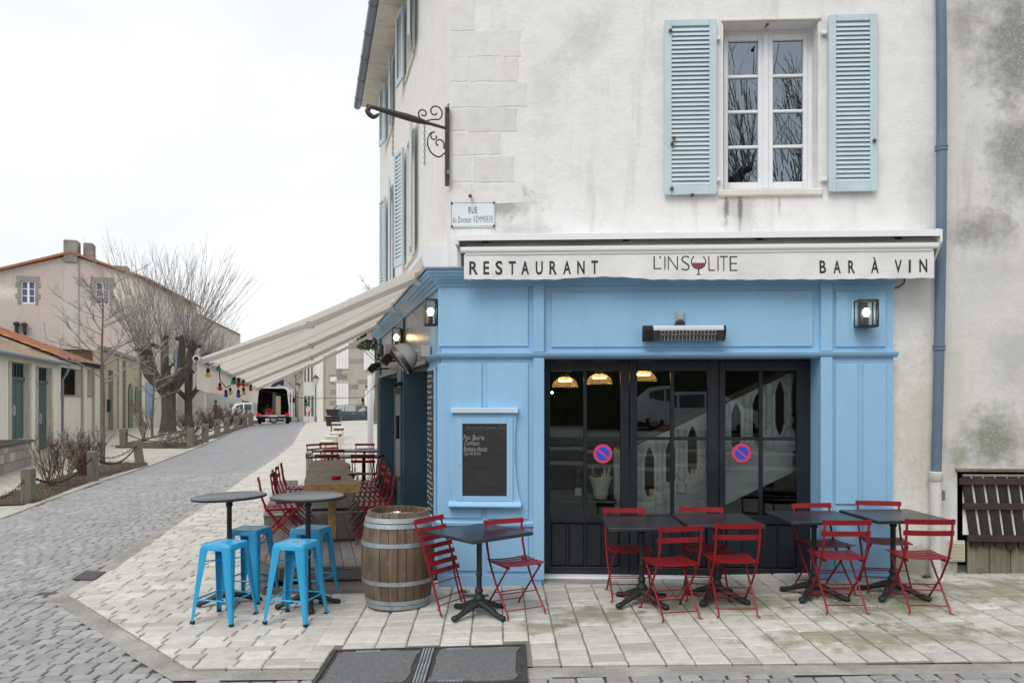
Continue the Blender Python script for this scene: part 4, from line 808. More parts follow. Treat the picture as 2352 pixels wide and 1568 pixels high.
    leaves = ((58, 640, (97, 325, 350, 580)), (643, 1255, (695, 925, 950, 1180)), (1258, 1875, (1300, 1535, 1560, 1795)))
    for i, (la, lb, (p0, p1, p2, p3)) in enumerate(leaves):
        d = thing('glazed_door', None, None, parent=s); x0 = DX(la) + .002 if i else pl1 - .004; x1 = DX(lb) - .002 if i < 2 else pr0 + .005
        st = MB(); zt_ = DZ(62)
        st.cbox(x0, DX(p0), y0 - .02, y1, zbt, zt_, .003); st.cbox(DX(p3), x1, y0 - .02, y1, zbt, zt_, .003); st.cbox(DX(p0) + .0005, DX(p3) - .0005, y0 - .018, y1, DZ(130), zt_, .003); st.cbox(DX(p0) + .0005, DX(p3) - .0005, y0 - .018, y1, DZ(1172), DZ(1118), .003); st.cbox(DX(p0) + .0005, DX(p3) - .0005, y0 - .018, y1, zbt, DZ(1480), .003)
        st.obj('stile', M['black_door'], d)
        gb = MB(); gb.cbox(DX(p1), DX(p2), y0 - .006, y1 - .01, DZ(1117), DZ(131), .004); gb.cbox(DX(p0) + .001, DX(p1) - .001, y0 - .004, y1 - .01, DZ(604), DZ(582), .004); gb.cbox(DX(p2) + .001, DX(p3) - .001, y0 - .004, y1 - .01, DZ(604), DZ(582), .004); gb.obj('glazing_bar', M['black_door'], d)
        for a, b in ((p0, p1), (p2, p3)):
            for va, vb in ((582, 131), (1117, 604)):
                e = rnd.uniform(-.003, .003); gm = MB(); gm.add([(DX(a), y0 + .02, DZ(va)), (DX(b), y0 + .02 + e, DZ(va)), (DX(b), y0 + .02, DZ(vb)), (DX(a), y0 + .02 - e, DZ(vb))], [(0, 1, 2, 3)]); gm.obj('pane', M['glass'], d)
        for k in range(4):
            a = lerp(DX(p0), DX(p3), k / 4); b = lerp(DX(p0), DX(p3), (k + 1) / 4); MB().cbox(a + .012, b - .012, y0 + .002, y1 - .01, DZ(1478), DZ(1182), .012).obj('panel_board', M['black_door'], d)
        MB().box(DX(p0), DX(p3), y0 + .02, y1 - .012, DZ(1481), DZ(1170)).obj('panel_back', M['black_door'], d)
    # stone step
    st = MB(); st.cbox(pl1 - .02, pr0 + .03, -0.13, 0.34, -0.2, zbt - .03, .02); st.obj('door_step', M['gutterstone'], s)
    MB().cbox(pl1 - .004, pr0 + .02, 0.05, 0.27, zbt - .029, zbt - .004, .004).obj('threshold_bar', M['alu'], s)
    return s, DX, DZ
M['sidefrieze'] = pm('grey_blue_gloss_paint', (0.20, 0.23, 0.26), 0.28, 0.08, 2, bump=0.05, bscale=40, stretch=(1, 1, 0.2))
shop, DX, DZ = build_shop()
def no_parking(u, v, lb):
    x, z = P(u, v, -0.17); s = thing('no_parking_sticker', lb, 'sticker', FF.W(x, 0.205, z), FF.rz, 'no-parking stickers on the glazed doors')
    r = 0.102; m = Matrix.Rotation(R(90), 4, 'X'); a = MB(); a.lathe([(r, 0), (r, .002), (0.0005, .002)], 40); a.xf(m).obj('red_disc', M['sign_red'], s)
    for sg in (1, -1):
        pts = []; rr = 0.072; h = 0.011
        for k in range(13): an = lerp(math.asin(h / rr), math.pi - math.asin(h / rr), k / 12); pts.append((rr * math.cos(an), rr * math.sin(an) * sg))
        b = MB(); b.prism(pts, lambda p, q, c: (p, c, q), -0.004, -0.0025); b.xf(Matrix.Rotation(R(41), 4, 'Y')).obj('blue_field', M['sign_blue'], s)
no_parking(1385, 1042, 'round red and blue no-parking sticker above the white wine bucket'); no_parking(1705, 1040, 'round red and blue no-parking sticker on the right glazed door leaf')
def build_interior():
    b = thing('dining_room', 'dark dining room behind the glazed doors', 'room', FF.o, FF.rz)
    x0, x1, y1, z0, z1 = 0.46, 4.98, 4.6, DZ(1528) - .03, 2.94
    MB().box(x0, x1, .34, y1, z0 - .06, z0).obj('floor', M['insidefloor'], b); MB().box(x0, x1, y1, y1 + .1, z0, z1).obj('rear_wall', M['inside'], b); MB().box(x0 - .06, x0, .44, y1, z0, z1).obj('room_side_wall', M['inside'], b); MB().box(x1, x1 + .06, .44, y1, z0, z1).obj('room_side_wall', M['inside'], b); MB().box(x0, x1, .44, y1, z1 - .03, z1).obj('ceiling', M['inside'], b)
    # white staircase with pierced balustrade
    st = thing('white_staircase', 'white staircase with pointed cut-outs and turned balusters inside the glazed doors', 'staircase', FF.o, FF.rz)
    D = -0.62; yd = 0.62
    q = lambda zx, zy: P(1231.1 + zx * .33397, 808.5 + zy * .33397, D)
    outer = [q(560, 705), q(1180, 410), q(1760, 138), q(1760, 825), q(1300, 1048), q(1180, 1128), q(560, 1135)]
    cu = bpy.data.curves.new('c', 'CURVE'); cu.dimensions = '2D'; cu.fill_mode = 'BOTH'; cu.extrude = 0.02
    def spl(pts):
        sp = cu.splines.new('POLY'); sp.points.add(len(pts) - 1); sp.use_cyclic_u = True
        for i, (a, c) in enumerate(pts): sp.points[i].co = (a, c, 0, 1)
    spl(outer)
    ov = ((780, 835, 33, 190), (925, 772, 33, 185), (1075, 690, 34, 192), (1225, 618, 34, 190), (1375, 525, 34, 185), (1520, 465, 33, 192), (1675, 385, 33, 195))
    for cx, cy, w, h in ov:
        pts = [(cx, cy - h), (cx + w * .55, cy - h * .8), (cx + w, cy - h * .55), (cx + w, cy + h * .55), (cx + w * .55, cy + h * .8), (cx, cy + h), (cx - w * .55, cy + h * .8), (cx - w, cy + h * .55), (cx - w, cy - h * .55), (cx - w * .55, cy - h * .8)]
        spl([q(a, c) for a, c in pts])
    ob = bpy.data.objects.new('c', cu); COL.objects.link(ob); dg = bpy.context.evaluated_depsgraph_get(); me = bpy.data.meshes.new_from_object(ob.evaluated_get(dg)); mb = MB(); mb.add([(v.co.x, yd + v.co.z, v.co.y) for v in me.vertices], [tuple(p.vertices) for p in me.polygons]); bpy.data.objects.remove(ob); mb.obj('balustrade_panel', M['stairwhite'], st)
    for i, (cx, cy) in enumerate(((705, 880), (850, 810), (998, 735), (1145, 655), (1300, 575), (1450, 505), (1597, 430), (1735, 360))):
        a = q(cx, cy - 230 + 20); c = q(cx, cy + 225); H = a[1] - c[1]; r = 0.045
        pr = [(r * k, H * t) for k, t in ((1.25, 0), (1.25, .12), (.9, .14), (.6, .18), (1.1, .24), (1.15, .30), (.7, .36), (.6, .38), (.95, .40), (.9, .42), (.8, .5), (.72, .78), (.9, .8), (.7, .82), (1.2, .86), (1.2, 1.0))]
        m = MB(); m.lathe(pr, 14, (a[0], yd - .03, c[1])); m.obj('baluster', M['stairwhite'], st, smooth=50)
    a, c = q(560, 690), q(1770, 125); m = MB(); m.bar((a[0], yd, a[1] + .03), (c[0], yd, c[1] + .03), 0.09, 0.05, (0, 0, 1)); m.obj('handrail', M['handrail'], st)
    a, c = q(700, 1105), q(1760, 590); m = MB(); m.bar((a[0], yd - .026, a[1]), (c[0], yd - .026, c[1]), 0.012, 0.012); m.obj('string_moulding', M['stairwhite'], st)
    n0 = q(535, 690); n1 = q(578, 690); m = MB(); m.cbox(n0[0], n1[0], yd - .05, yd + .05, z0, n0[1] + .05); m.obj('newel_post', M['stairwhite'], st)
    for k in range(11): a = q(640 + k * 105, 1110 - k * 52); MB().box(a[0], a[0] + .3, yd + .03, yd + .95, a[1] - .14, a[1]).obj('stair_tread', M['stairwhite'], st)
    # pendant lamps
    for (u, v, yy, lb) in ((1298, 880, 1.2, 'amber glass dome pendant lamp beside the door frame with a small bulb below'), (1377, 873, 1.1, 'amber glass dome pendant lamp in the right pane of the same door leaf'), (1478, 866, 1.0, 'amber glass dome pendant lamp partly behind the middle door post')):
        x, z = P(u, v, -yy); l = thing('pendant_lamp', lb, 'lamp', FF.W(x, yy, z), FF.rz, 'pendant lamps in the dining room'); r = 0.155
        m = MB(); m.lathe([(r * math.cos(a), r * .85 * math.sin(a) - .05) for a in frange(0, R(78), 9)], 28); m.obj('glass_dome', M['dome'], l, smooth=60)
        m = MB(); m.tube([(0.07 * math.cos(a), 0.07 * math.sin(a), 0.03) for a in frange(0, 2 * math.pi, 18)], 0.009, 6); m.obj('filament', M['pendant'], l)
        m = MB(); m.lathe([(0.05, .075), (0.045, .11), (0.02, .13), (0.006, .16), (0.006, 2.94 - z)], 12); m.obj('cap_and_rod', M['iron'], l, smooth=40)
        if u == 1298: m = MB(); q_ = P(1268, 901, -yy); m.sphere((q_[0] - x, 0, q_[1] - z), .012, 8); m.obj('small_bulb', M['pendant'], l)
    # little table with wine bucket and bottle
    x, z = P(1355, 1142, -0.55); t = thing('side_table', 'small black table holding a white wine bucket inside the glazed doors', 'table', FF.W(x, .55, z0), FF.rz)
    MB().cbox(-.36, .28, -.2, .25, z - z0 - .04, z - z0, .008).obj('table_top', M['slate'], t); m = MB(); m.lathe([(0.2, 0), (0.2, .015), (0.03, .04), (0.03, z - z0 - .04)], 16); m.obj('pedestal', M['castiron'], t, smooth=40)
    bx, bz = P(1379, 1157, -.50); bk = thing('wine_bucket', 'white flared champagne bucket filled with bottles', 'bucket', FF.W(bx, .50, z), FF.rz)
    m = MB(); hh = P(1379, 1095, -.5)[1] - z; m.lathe([(0.0005, .003), (.075, 0), (.08, .02), (.088, hh * .5), (.135, hh), (.128, hh + .004), (.08, hh * .5), (.07, .02), (.0005, .02)], 28); m.obj('bucket', M['porcelain'], bk, smooth=50)
    for k in range(5): a = k * 1.3; p = (0.05 * math.cos(a), 0.04 * math.sin(a), hh * .5); e = (0.10 * math.cos(a), 0.07 * math.sin(a), hh + .10); m = MB(); m.tube([p, tuple(lerp(p[i], e[i], .6) for i in range(3)), tuple(lerp(p[i], e[i], .75) for i in range(3)), e], [.036, .034, .014, .014], 10); m.obj('bottle', M['bottle'] if k % 2 else M['label'], bk, smooth=50)
    bx, bz = P(1328, 1145, -.5); bo = thing('wine_bottle', 'wine bottle with pale label standing beside the white bucket', 'bottle', FF.W(bx, .50, z), FF.rz)
    m = MB(); m.lathe([(.0005, 0), (.038, .002), (.038, .2), (.03, .235), (.015, .265), (.015, .32), (.0005, .32)], 18); m.obj('glass', M['bottle'], bo, smooth=50); m = MB(); m.lathe([(.0385, .03), (.0385, .12)], 18); m.obj('paper_label', M['label'], bo, smooth=50); m = MB(); m.lathe([(.016, .27), (.016, .322), (.0005, .323)], 12); m.obj('capsule', M['capsule'], bo, smooth=50)
    # dark chair and table by the right pane
    x, z = P(1760, 1140, -1.7); t = thing('dining_table', 'dark dining table behind the right glazed door', 'table', FF.W(x, 1.7, z0), FF.rz); MB().cbox(-.5, .5, -.3, .3, .70, .735).obj('table_top', M['slate'], t)
    for a in (-.45, .45):
        for c in (-.25, .25): MB().cbox(a - .02, a + .02, c - .02, c + .02, 0, .70).obj('leg', M['blackmetal'], t)
build_interior()
# ------------------------------------------------------------ awnings, signs, lamps and fittings on the fronts
def smoothp(p, n=4):
    P_ = [Vector(q) for q in p]; out = []
    for i in range(len(P_) - 1):
        a, b, c, d = P_[max(i - 1, 0)], P_[i], P_[i + 1], P_[min(i + 2, len(P_) - 1)]
        for k in range(n): t = k / n; out.append(b * 1.0 if k == 0 else 0.5 * ((2 * b) + (c - a) * t + (2 * a - 5 * b + 4 * c - d) * t * t + (3 * b - a - 3 * c + d) * t ** 3))
    return out + [P_[-1]]
def build_front_awning():
    a = thing('front_awning', 'half-rolled cream awning with printed valance over the blue shopfront', 'awning', FF.o, FF.rz)
    O = 0.36; hx0 = P(1049, 540, O)[0]; hx1 = P(2160, 535, O)[0]; z1 = P(1600, 533, O)[1]; z0 = P(1600, 547, O)[1]
    zt = z1 + .012
    m = MB(); m.loft([[(x, 0.0, zt + .01), (x, -O * .8, zt + .006), (x, -O, z1), (x, -O, z0), (x, -O + .012, z0), (x, -O + .02, z1 - .012), (x, -O * .8, zt - .012), (x, 0.0, zt - .004)] for x in (hx0, hx1)]); m.obj('hood', M['alu'], a)
    # curved right end plate and flat left plate
    pts = [(0, zt + .02), (-O * .8, zt + .012), (-O - .004, z1), (-O + .0, z0 - .06), (-O * .6, z0 - .22), (-O * .3, z0 - .30), (0, z0 - .32)]
    m = MB(); m.prism(pts, lambda p, q, c: (c, p, q), hx1, hx1 + .02); m.obj('end_plate', M['alu'], a)
    m = MB(); m.prism([(0, zt), (-O * .75, zt), (-O * .75, z0 - .02), (-.10, z0 - .02), (-.05, z0 - .25), (0, z0 - .25)], lambda p, q, c: (c, p, q), hx0 - .03, hx0 + .012); m.obj('end_plate', M['alu'], a)
    for u in (1115, 1437, 1745, 2062): x = P(u, 545, .2)[0]; MB().box(x - .03, x + .03, -.22, -.001, z0 - .01, zt - .014).obj('bracket', M['blackmetal'], a)
    # roller cloth, front bar
    bx0 = P(1058, 570, .31)[0]; bx1 = P(2155, 567, .31)[0]; bz = P(1600, 569, .31)[1]; cx0 = P(1072, 560, .25)[0]; cx1 = P(2143, 560, .25)[0]
    m = MB(); n = 40
    for i in range(n + 1):
        x = lerp(cx0, cx1, i / n); sg = 0.012 * math.sin(i * .5) + rnd.uniform(-.004, .004)
        m.v += [(x, -0.13, z0 + .046), (x, -0.17, z0 + .032 + sg * .4), (x, -0.23, lerp(z0 + .035, bz + .03, .5) + sg), (x, -0.29, bz + .028)]
    for i in range(n):
        for j in range(3): o = i * 4 + j; m.f.append((o, o + 4, o + 5, o + 1)); m.m.append(0)
    m.obj('roller_cloth', M['fabric_dirty'], a, smooth=60)
    m = MB(); m.tube([(hx0 + .1, -0.10, z0 - .01), (hx1 - .1, -0.10, z0 - .01)], 0.055, 14); m.obj('roller_tube', M['fabric_dirty'], a, smooth=40)
    m = MB(); pr = [(-.285, bz - .028), (-.315, bz - .03), (-.328, bz - .012), (-.33, bz + .012), (-.316, bz + .03), (-.285, bz + .032)]; m.loft([[(x, p, q) for p, q in pr] for x in (bx0, bx1)]); m.obj('front_bar', M['alu'], a, smooth=30)
    m = MB(); m.box(bx0 + .05, bx1 - .05, -.312, -.295, bz - .05, bz - .0285); m.obj('valance_rail', M['alu_grey'], a)
    # folded arms behind
    for x in (bx0 + .3, bx1 - .35): m = MB(); m.bar((x, -.16, bz - .02), (x + (1.6 if x < 2 else -1.6), -.22, bz - .02), .05, .045); m.obj('folded_arm', M['alu_grey'], a)
    # printed valance
    vx0, vx1 = P(1066, 600, .305)[0], P(2145, 600, .305)[0]; vt = bz - .045; nx, nz = 120, 6
    def bot(t): u = lerp(1066, 2145, t); v = 642 + (-4 if 1280 < u < 1500 else 0) * math.sin(max(0, (u - 1280) / 220) * math.pi) * 1.6 - (4 if u > 1900 else 0) * (u - 1900) / 245; return P(u, v, .305)[1]
    def yv(t, k): return -0.303 - k * (0.007 * math.sin(t * 38) + 0.008 * math.sin(t * 17 + 1.3) + 0.004 * math.sin(t * 95 + k * 4)) - 0.012 * k
    m = MB()
    for i in range(nx + 1):
        t = i / nx; b = bot(t) + 0.003 * math.sin(t * 150)
        for j in range(nz + 1): k = j / nz; m.v.append((lerp(vx0, vx1, t), yv(t, k), lerp(vt, b, k)))
    for i in range(nx):
        for j in range(nz): o = i * (nz + 1) + j; m.f.append((o, o + 1, o + nz + 2, o + nz + 1)); m.m.append(0)
    v = m.obj('valance', M['fabric'], a, smooth=60)
    def conform(mb, d=0.0025):
        out = []
        for (x, y, z) in mb.v:
            t = (x - vx0) / (vx1 - vx0); k = (vt - z) / (vt - bot(t)); out.append((x, yv(t, clamp(k, 0, 1)) - d, z))
        mb.v = out; return mb
    def word(txt, u0, u1, va, vb, off, sx=.55, space=1.0):
        p = P(u0, vb, .31); q = P(u1, va, .31); mb = text_mesh(txt, 1.0, off, sx, space); fit(mb, p[0], q[0], p[1], q[1]); return mb
    # one letter at a time so that the wide spacing matches
    cap = [("R", 1078, 1099, 600, 631), ("E", 1112, 1126, 600, 631), ("S", 1141, 1158, 599, 631.5), ("T", 1173, 1190, 599.5, 631), ("A", 1203, 1222, 599.5, 630.5), ("U", 1238, 1255, 599.5, 631), ("R", 1271, 1289, 599, 630.5), ("A", 1304, 1323, 599, 630), ("N", 1338, 1356, 598.5, 629.5), ("T", 1372, 1388, 598, 629)]
    cap = [(c, 1078 + (u0 - 1078) * 0.953, 1078 + (u1 - 1078) * 0.953, a_, b_) for c, u0, u1, a_, b_ in cap]
    cap += [("B", 1882, 1897, 598, 628), ("A", 1914, 1931, 598, 628), ("R", 1948, 1963, 598, 628), ("À", 2000, 2018, 590.5, 627.5), ("V", 2055, 2072, 596.5, 626.5), ("I", 2088, 2093, 596, 626), ("N", 2112, 2130, 595, 625)]
    for c, u0, u1, va, vb in cap: conform(word(c, u0, u1, va, vb, 0.022, .6)).obj('printed_letter', M['inkfab'], v)
    for c, u0, u1, va, vb in (("L", 1501, 1519, 588, 618), ("'", 1515, 1518, 588, 594), ("I", 1526, 1528.5, 588, 619), ("N", 1534, 1557, 588, 620), ("S", 1565, 1584, 587, 621), ("L", 1627, 1642, 588, 622), ("I", 1648, 1650.5, 588, 622), ("T", 1653, 1672, 587.5, 622), ("E", 1676, 1694, 588, 622)):
        conform(word(c, u0, u1, va, vb, -0.018, .8)).obj('printed_letter', M['inkfab'], v)
    lg = MB()
    # wine glass drawn in place of the O
    gx, gz = P(1604.5, 601, .31); rr = P(1622, 601, .31)[0] - gx; arc = []
    for k in range(25): an = R(lerp(128, 412, k / 24)); arc.append((an))
    for k in range(24):
        a0, a1 = arc[k], arc[k + 1]; lg.add([(gx + rr * math.cos(a0), 0, gz + rr * math.sin(a0)), (gx + rr * math.cos(a1), 0, gz + rr * math.sin(a1)), (gx + rr * .87 * math.cos(a1), 0, gz + rr * .87 * math.sin(a1)), (gx + rr * .87 * math.cos(a0), 0, gz + rr * .87 * math.sin(a0))], [(0, 1, 2, 3)])
    zs = gz - rr; lg.add([(gx - .006, 0, zs + .005), (gx + .006, 0, zs + .005), (gx + .006, 0, zs - .05), (gx - .006, 0, zs - .05)], [(0, 1, 2, 3)]); lg.add([(gx - .03, 0, zs - .056), (gx + .03, 0, zs - .056), (gx + .012, 0, zs - .046), (gx - .012, 0, zs - .046)], [(0, 1, 2, 3)])
    conform(lg).obj('printed_wine_glass', M['inkfab'], v)
    wn = MB(); wv = [(gx + rr * .84 * math.cos(R(an)), 0, gz + rr * .84 * math.sin(R(an))) for an in frange(190, 350, 16)]; wn.add(wv, [tuple(range(17))]); conform(wn, .0028).obj('printed_wine', M['wine'], v)
    # loose thread at the frayed corner
    x, z = P(1074, 642, .31); m = MB(); m.tube([(x, -.322, z + .02), (x + .01, -.33, z - .005), (x + .03, -.335, z - .012)], .003, 5); m.obj('loose_thread', M['fabric'], v)
build_front_awning()
def build_side_awning():
    a = thing('side_awning', 'extended beige awning sloping down from the side front over the terrace', 'awning', FF.o, FF.rz)
    T = lambda p: tuple(RS @ Vector(p)); I = Matrix.Rotation(-FF.rz, 4, 'Z')
    loc = lambda w: I @ (Vector(w) - FF.o)
    zc = 3.40; nb = loc(at(452, 824, 7.82)); fb = loc(at(590, 892, 16.3)); ni = Vector(T((-0.25, -0.24, zc - .02))); fi = Vector(T((-8.5, -0.24, zc - .06)))
    # cassette along the wall with white end plate
    pts = [(0, zc + .16), (-.27, zc + .14), (-.29, zc + .09), (-.25, zc - .07), (-.21, zc - .09), (0, zc - .1)]
    for nm, s0, s1, mt in (('cassette', -8.55, -0.17, M['alu_grey']), ('end_plate', -0.168, -0.15, M['alu']), ('end_plate', -8.57, -8.552, M['alu'])):
        m = MB(); m.prism(pts if nm == 'end_plate' else [(p[0] * .9 if p[0] else 0, zc + (p[1] - zc) * .85) for p in pts], lambda p, q, c: T((c, p, q)), s0, s1); m.obj(nm, mt, a)
    # cloth: ruled surface with sag and seam ribs
    m = MB(); nu, nv = 36, 14
    for i in range(nu + 1):
        t = i / nu; p = ni.lerp(fi, t); q = nb.lerp(fb, t)
        for j in range(nv + 1):
            k = j / nv; w = p.lerp(q, k); w.z -= 0.05 * math.sin(math.pi * k) + 0.006 * abs(math.sin(t * math.pi * 7)) * math.sin(math.pi * k); m.v.append(tuple(w))
    for i in range(nu):
        for j in range(nv): o = i * (nv + 1) + j; m.f.append((o, o + 1, o + nv + 2, o + nv + 1)); m.m.append(0)
    m.obj('canopy', M['canopy'], a, smooth=60)
    for k in range(1, 7):
        t = k / 7; m = MB(); P_ = []
        for j in range(nv + 1): kk = j / nv; w = ni.lerp(fi, t).lerp(nb.lerp(fb, t), kk); w.z -= 0.05 * math.sin(math.pi * kk) + .006 * abs(math.sin(t * math.pi * 7)) * math.sin(math.pi * kk) + .003; P_.append(w)
        m.tube(P_, 0.0025, 4); m.obj('seam', M['canopy'], a)
    d = (fb - nb).normalized()
    m = MB(); m.tube([nb - d * .03, nb.lerp(fb, .5), fb + d * .03], 0.032, 10); m.obj('front_bar', M['alu'], a, smooth=40)
    m = MB(); m.lathe([(0.034, 0), (0.034, .01), (.026, .012), (.026, .004), (.0005, .004)], 14, M=Matrix.Translation(nb - d * .03) @ d.to_track_quat('-Z', 'Y').to_matrix().to_4x4()); m.obj('bar_cap', M['alu_grey'], a); m = MB(); m.lathe([(.022, .014), (.0005, .014)], 12, M=Matrix.Translation(nb - d * .03) @ d.to_track_quat('-Z', 'Y').to_matrix().to_4x4()); m.obj('cap_recess', M['blackmetal'], a)
    # valance
    m = MB(); nx = 70
    for i in range(nx + 1):
        t = i / nx; p = nb.lerp(fb, t) - Vector((0, 0, .04)); wob = Vector((0.016 * math.sin(t * 46) + .01 * math.sin(t * 101), 0, 0))
        for j in range(5): k = j / 4; m.v.append(tuple(p + wob * k - Vector((0, 0, (0.265 + .006 * math.sin(t * 20)) * k))))
    for i in range(nx):
        for j in range(4): o = i * 5 + j; m.f.append((o, o + 5, o + 6, o + 1)); m.m.append(0)
    m.obj('valance', M['canopy'], a, smooth=60)
    # torsion arms: two straight halves with an elbow, under the cloth
    for t0, e in ((0.035, .02), (0.36, .36), (0.68, .67), (.97, .97)):
        p = ni.lerp(fi, t0) + Vector((0, 0, -.12)); q = nb.lerp(fb, e) + Vector((0, 0, -.03)); mid = p.lerp(q, .52) - Vector((0, 0, .045))
        arm = thing('support_arm', None, None, parent=a); m = MB(); m.bar(p, mid, .075, .05); m.obj('upper_arm', M['alu_grey'], arm); m = MB(); m.bar(mid, q, .06, .045); m.obj('fore_arm', M['alu_grey'], arm); m = MB(); m.lathe([(.0005, -.035), (.045, -.035), (.045, .035), (.0005, .035)], 12, mid); m.obj('elbow', M['alu_grey'], arm, smooth=40)
        m = MB(); m.box(-.05, .05, -.05, .05, -.08, .06); m.xf(Matrix.Translation(p)); m.obj('shoulder', M['alu_grey'], arm)
    m = MB(); tb = [Vector(T((s_, -.2, zc - .13 - .005))) for s_ in (-.3, -3.9, -4.0, -8.4)]; m.tube(tb, .04, 8); m.obj('torsion_bar', M['cream'], a, smooth=40)
    # string of coloured bulbs: hangs from the bar end and over to the wall
    s = thing('string_lights', 'string of coloured party bulbs hung along the beige awning edge', 'string lights', (0, 0, 0))
    zb = lambda zx, zy: ((400 + zx / 3.485) * .91875, (850 + zy / 3.485) * .91875)
    L_ = [('blue', 402, 192, .02, 1), ('green', 510, 250, .10, 1), ('yellow', 418, 303, .06, 0), ('red', 522, 420, .16, 0), ('blue', 575, 480, .24, 0), ('yellow', 612, 460, .30, 0), ('green', 643, 365, .36, 0), ('red', 685, 385, .44, 0), ('red', 725, 385, .52, 0), ('yellow', 728, 460, .56, 0), ('blue', 683, 482, .48, 0), ('red', 790, 427, .72, 0)]
    wnb, wfb = at(452, 824, 7.82), at(590, 892, 16.3); anchors = []
    for c, zx, zy, t, side in L_:
        u, v = zb(zx, zy)
        # depth from the bar's vertical plane at this column
        rx = (u - CX) / FPX; dxy = wfb - wnb; k = (wnb.x - rx * wnb.y) / (rx * dxy.y - dxy.x); k = clamp(k, -.01, .93); y = lerp(wnb.y, wfb.y, k) - .42; p = at(u, v, y)
        bulb(s, c, p, 0.029 if y < 11 else .037, (0.02, 0, 0)); anchors.append((k, p))
    anchors.sort(key=lambda q: q[0]); path = [tuple(wnb + Vector((0.02, -.05, -.03)))]
    for k, p in anchors: path.append((p.x, p.y, p.z + .10))
    path.append(tuple(wfb + Vector((0, -.05, -.02))))
    for c, zx, zy in (('green', 1270, 560), ('yellow', 1767, 550)):
        u, v = zb(zx, zy); p = at(u, v, 16.0); bulb(s, c, p, .044, (0, 0, 0)); path.append((p.x, p.y, p.z + .12))
    path.append(tuple(at(868, 880, 15.5))); path.append(tuple(at(960, 812, 10.2)))
    m = MB(); m.tube(path, .006, 5); m.obj('cord', M['rubber'], s)
def bulb(parent, c, p, r, tilt):
    b = MB(); b.sphere((p.x, p.y, p.z), r, 12); o = b.obj('bulb', M['lb_' + c], parent, smooth=60); k = MB(); k.lathe([(r * .6, r * .7), (r * .62, r * 1.9), (r * .45, r * 2.3), (.006, r * 2.5)], 10, p); k.obj('socket', M['rubber'], o, smooth=50)
build_side_awning()
def lantern(name_label, w, frame, x, z, off, lit, h=.285, W_=.16, D=.13, warm=False):
    """rectangular wall lantern; local frame of the wall, back plate on the wall"""
    l = thing('wall_lantern', name_label, 'lantern', frame.W(x, -off, z), frame.rz, 'wall lanterns on the shopfront')
    f = MB(); t = .011; x0, x1, y0, y1, z0, z1 = -W_ / 2, W_ / 2, -D - .02, -.02, -h / 2, h / 2
    for a in (x0, x1 - t):
        for c in (y0, y1 - t): f.box(a, a + t, c, c + t, z0 + .02, z1 - .014)
    f.box(x0, x1, y0, y1, z1 - .014, z1); f.box(x0, x1, y0, y1, z0, z0 + .02); f.obj('frame', M['blackmetal'], l)
    MB().box(-.045, .045, -.02, 0.0, -h * .45, h * .45).obj('back_plate', M['blackmetal'], l)
    gm = MB(); e = .004
    for q in ([(x0 + t, y0 + e), (x1 - t, y0 + e)], [(x0 + e, y1 - t), (x0 + e, y0 + t)], [(x1 - e, y0 + t), (x1 - e, y1 - t)]):
        m = MB(); m.add([(q[0][0], q[0][1], z0 + .02), (q[1][0], q[1][1], z0 + .02), (q[1][0], q[1][1], z1 - .014), (q[0][0], q[0][1], z1 - .014)], [(0, 1, 2, 3)]); m.obj('pane', M['lampglass'], l)
    yc = (y0 + y1) / 2; m = MB(); m.lathe([(.024, z0 + .02), (.024, z0 + .10), (.018, z0 + .11)], 12, (0, yc, 0)); m.obj('socket', M['blackmetal'], l, smooth=40)
    m = MB(); m.sphere((0, yc, z0 + .155), .036, 14, 1.1); m.lathe([(.016, z0 + .10), (.026, z0 + .13)], 12, (0, yc, 0)); m.obj('bulb', M[('bulb_warm' if warm else 'bulb_on')] if lit else M['bulb_off'], l, smooth=60)
x, z = P(1988, 721, .2); lantern('black glass wall lantern, lit, on the right end of the blue front', None, FF, x, z, .123, True, h=.275, W_=.19, D=.15)
x, z = S(986, 715, .22); lantern('lit black glass lantern at the corner of the blue shopfront', None, FS, -.10, z, .105, True, W_=.12)
x, z = S(911, 776, .22); lantern('lit warm lantern on the side front between two doors', None, FS, x, z, .137, True, W_=.12, warm=True)
x, z = S(869, 809, .22); lantern('unlit lantern at the far end of the side front', None, FS, x + .1, z, .137, False, W_=.13)
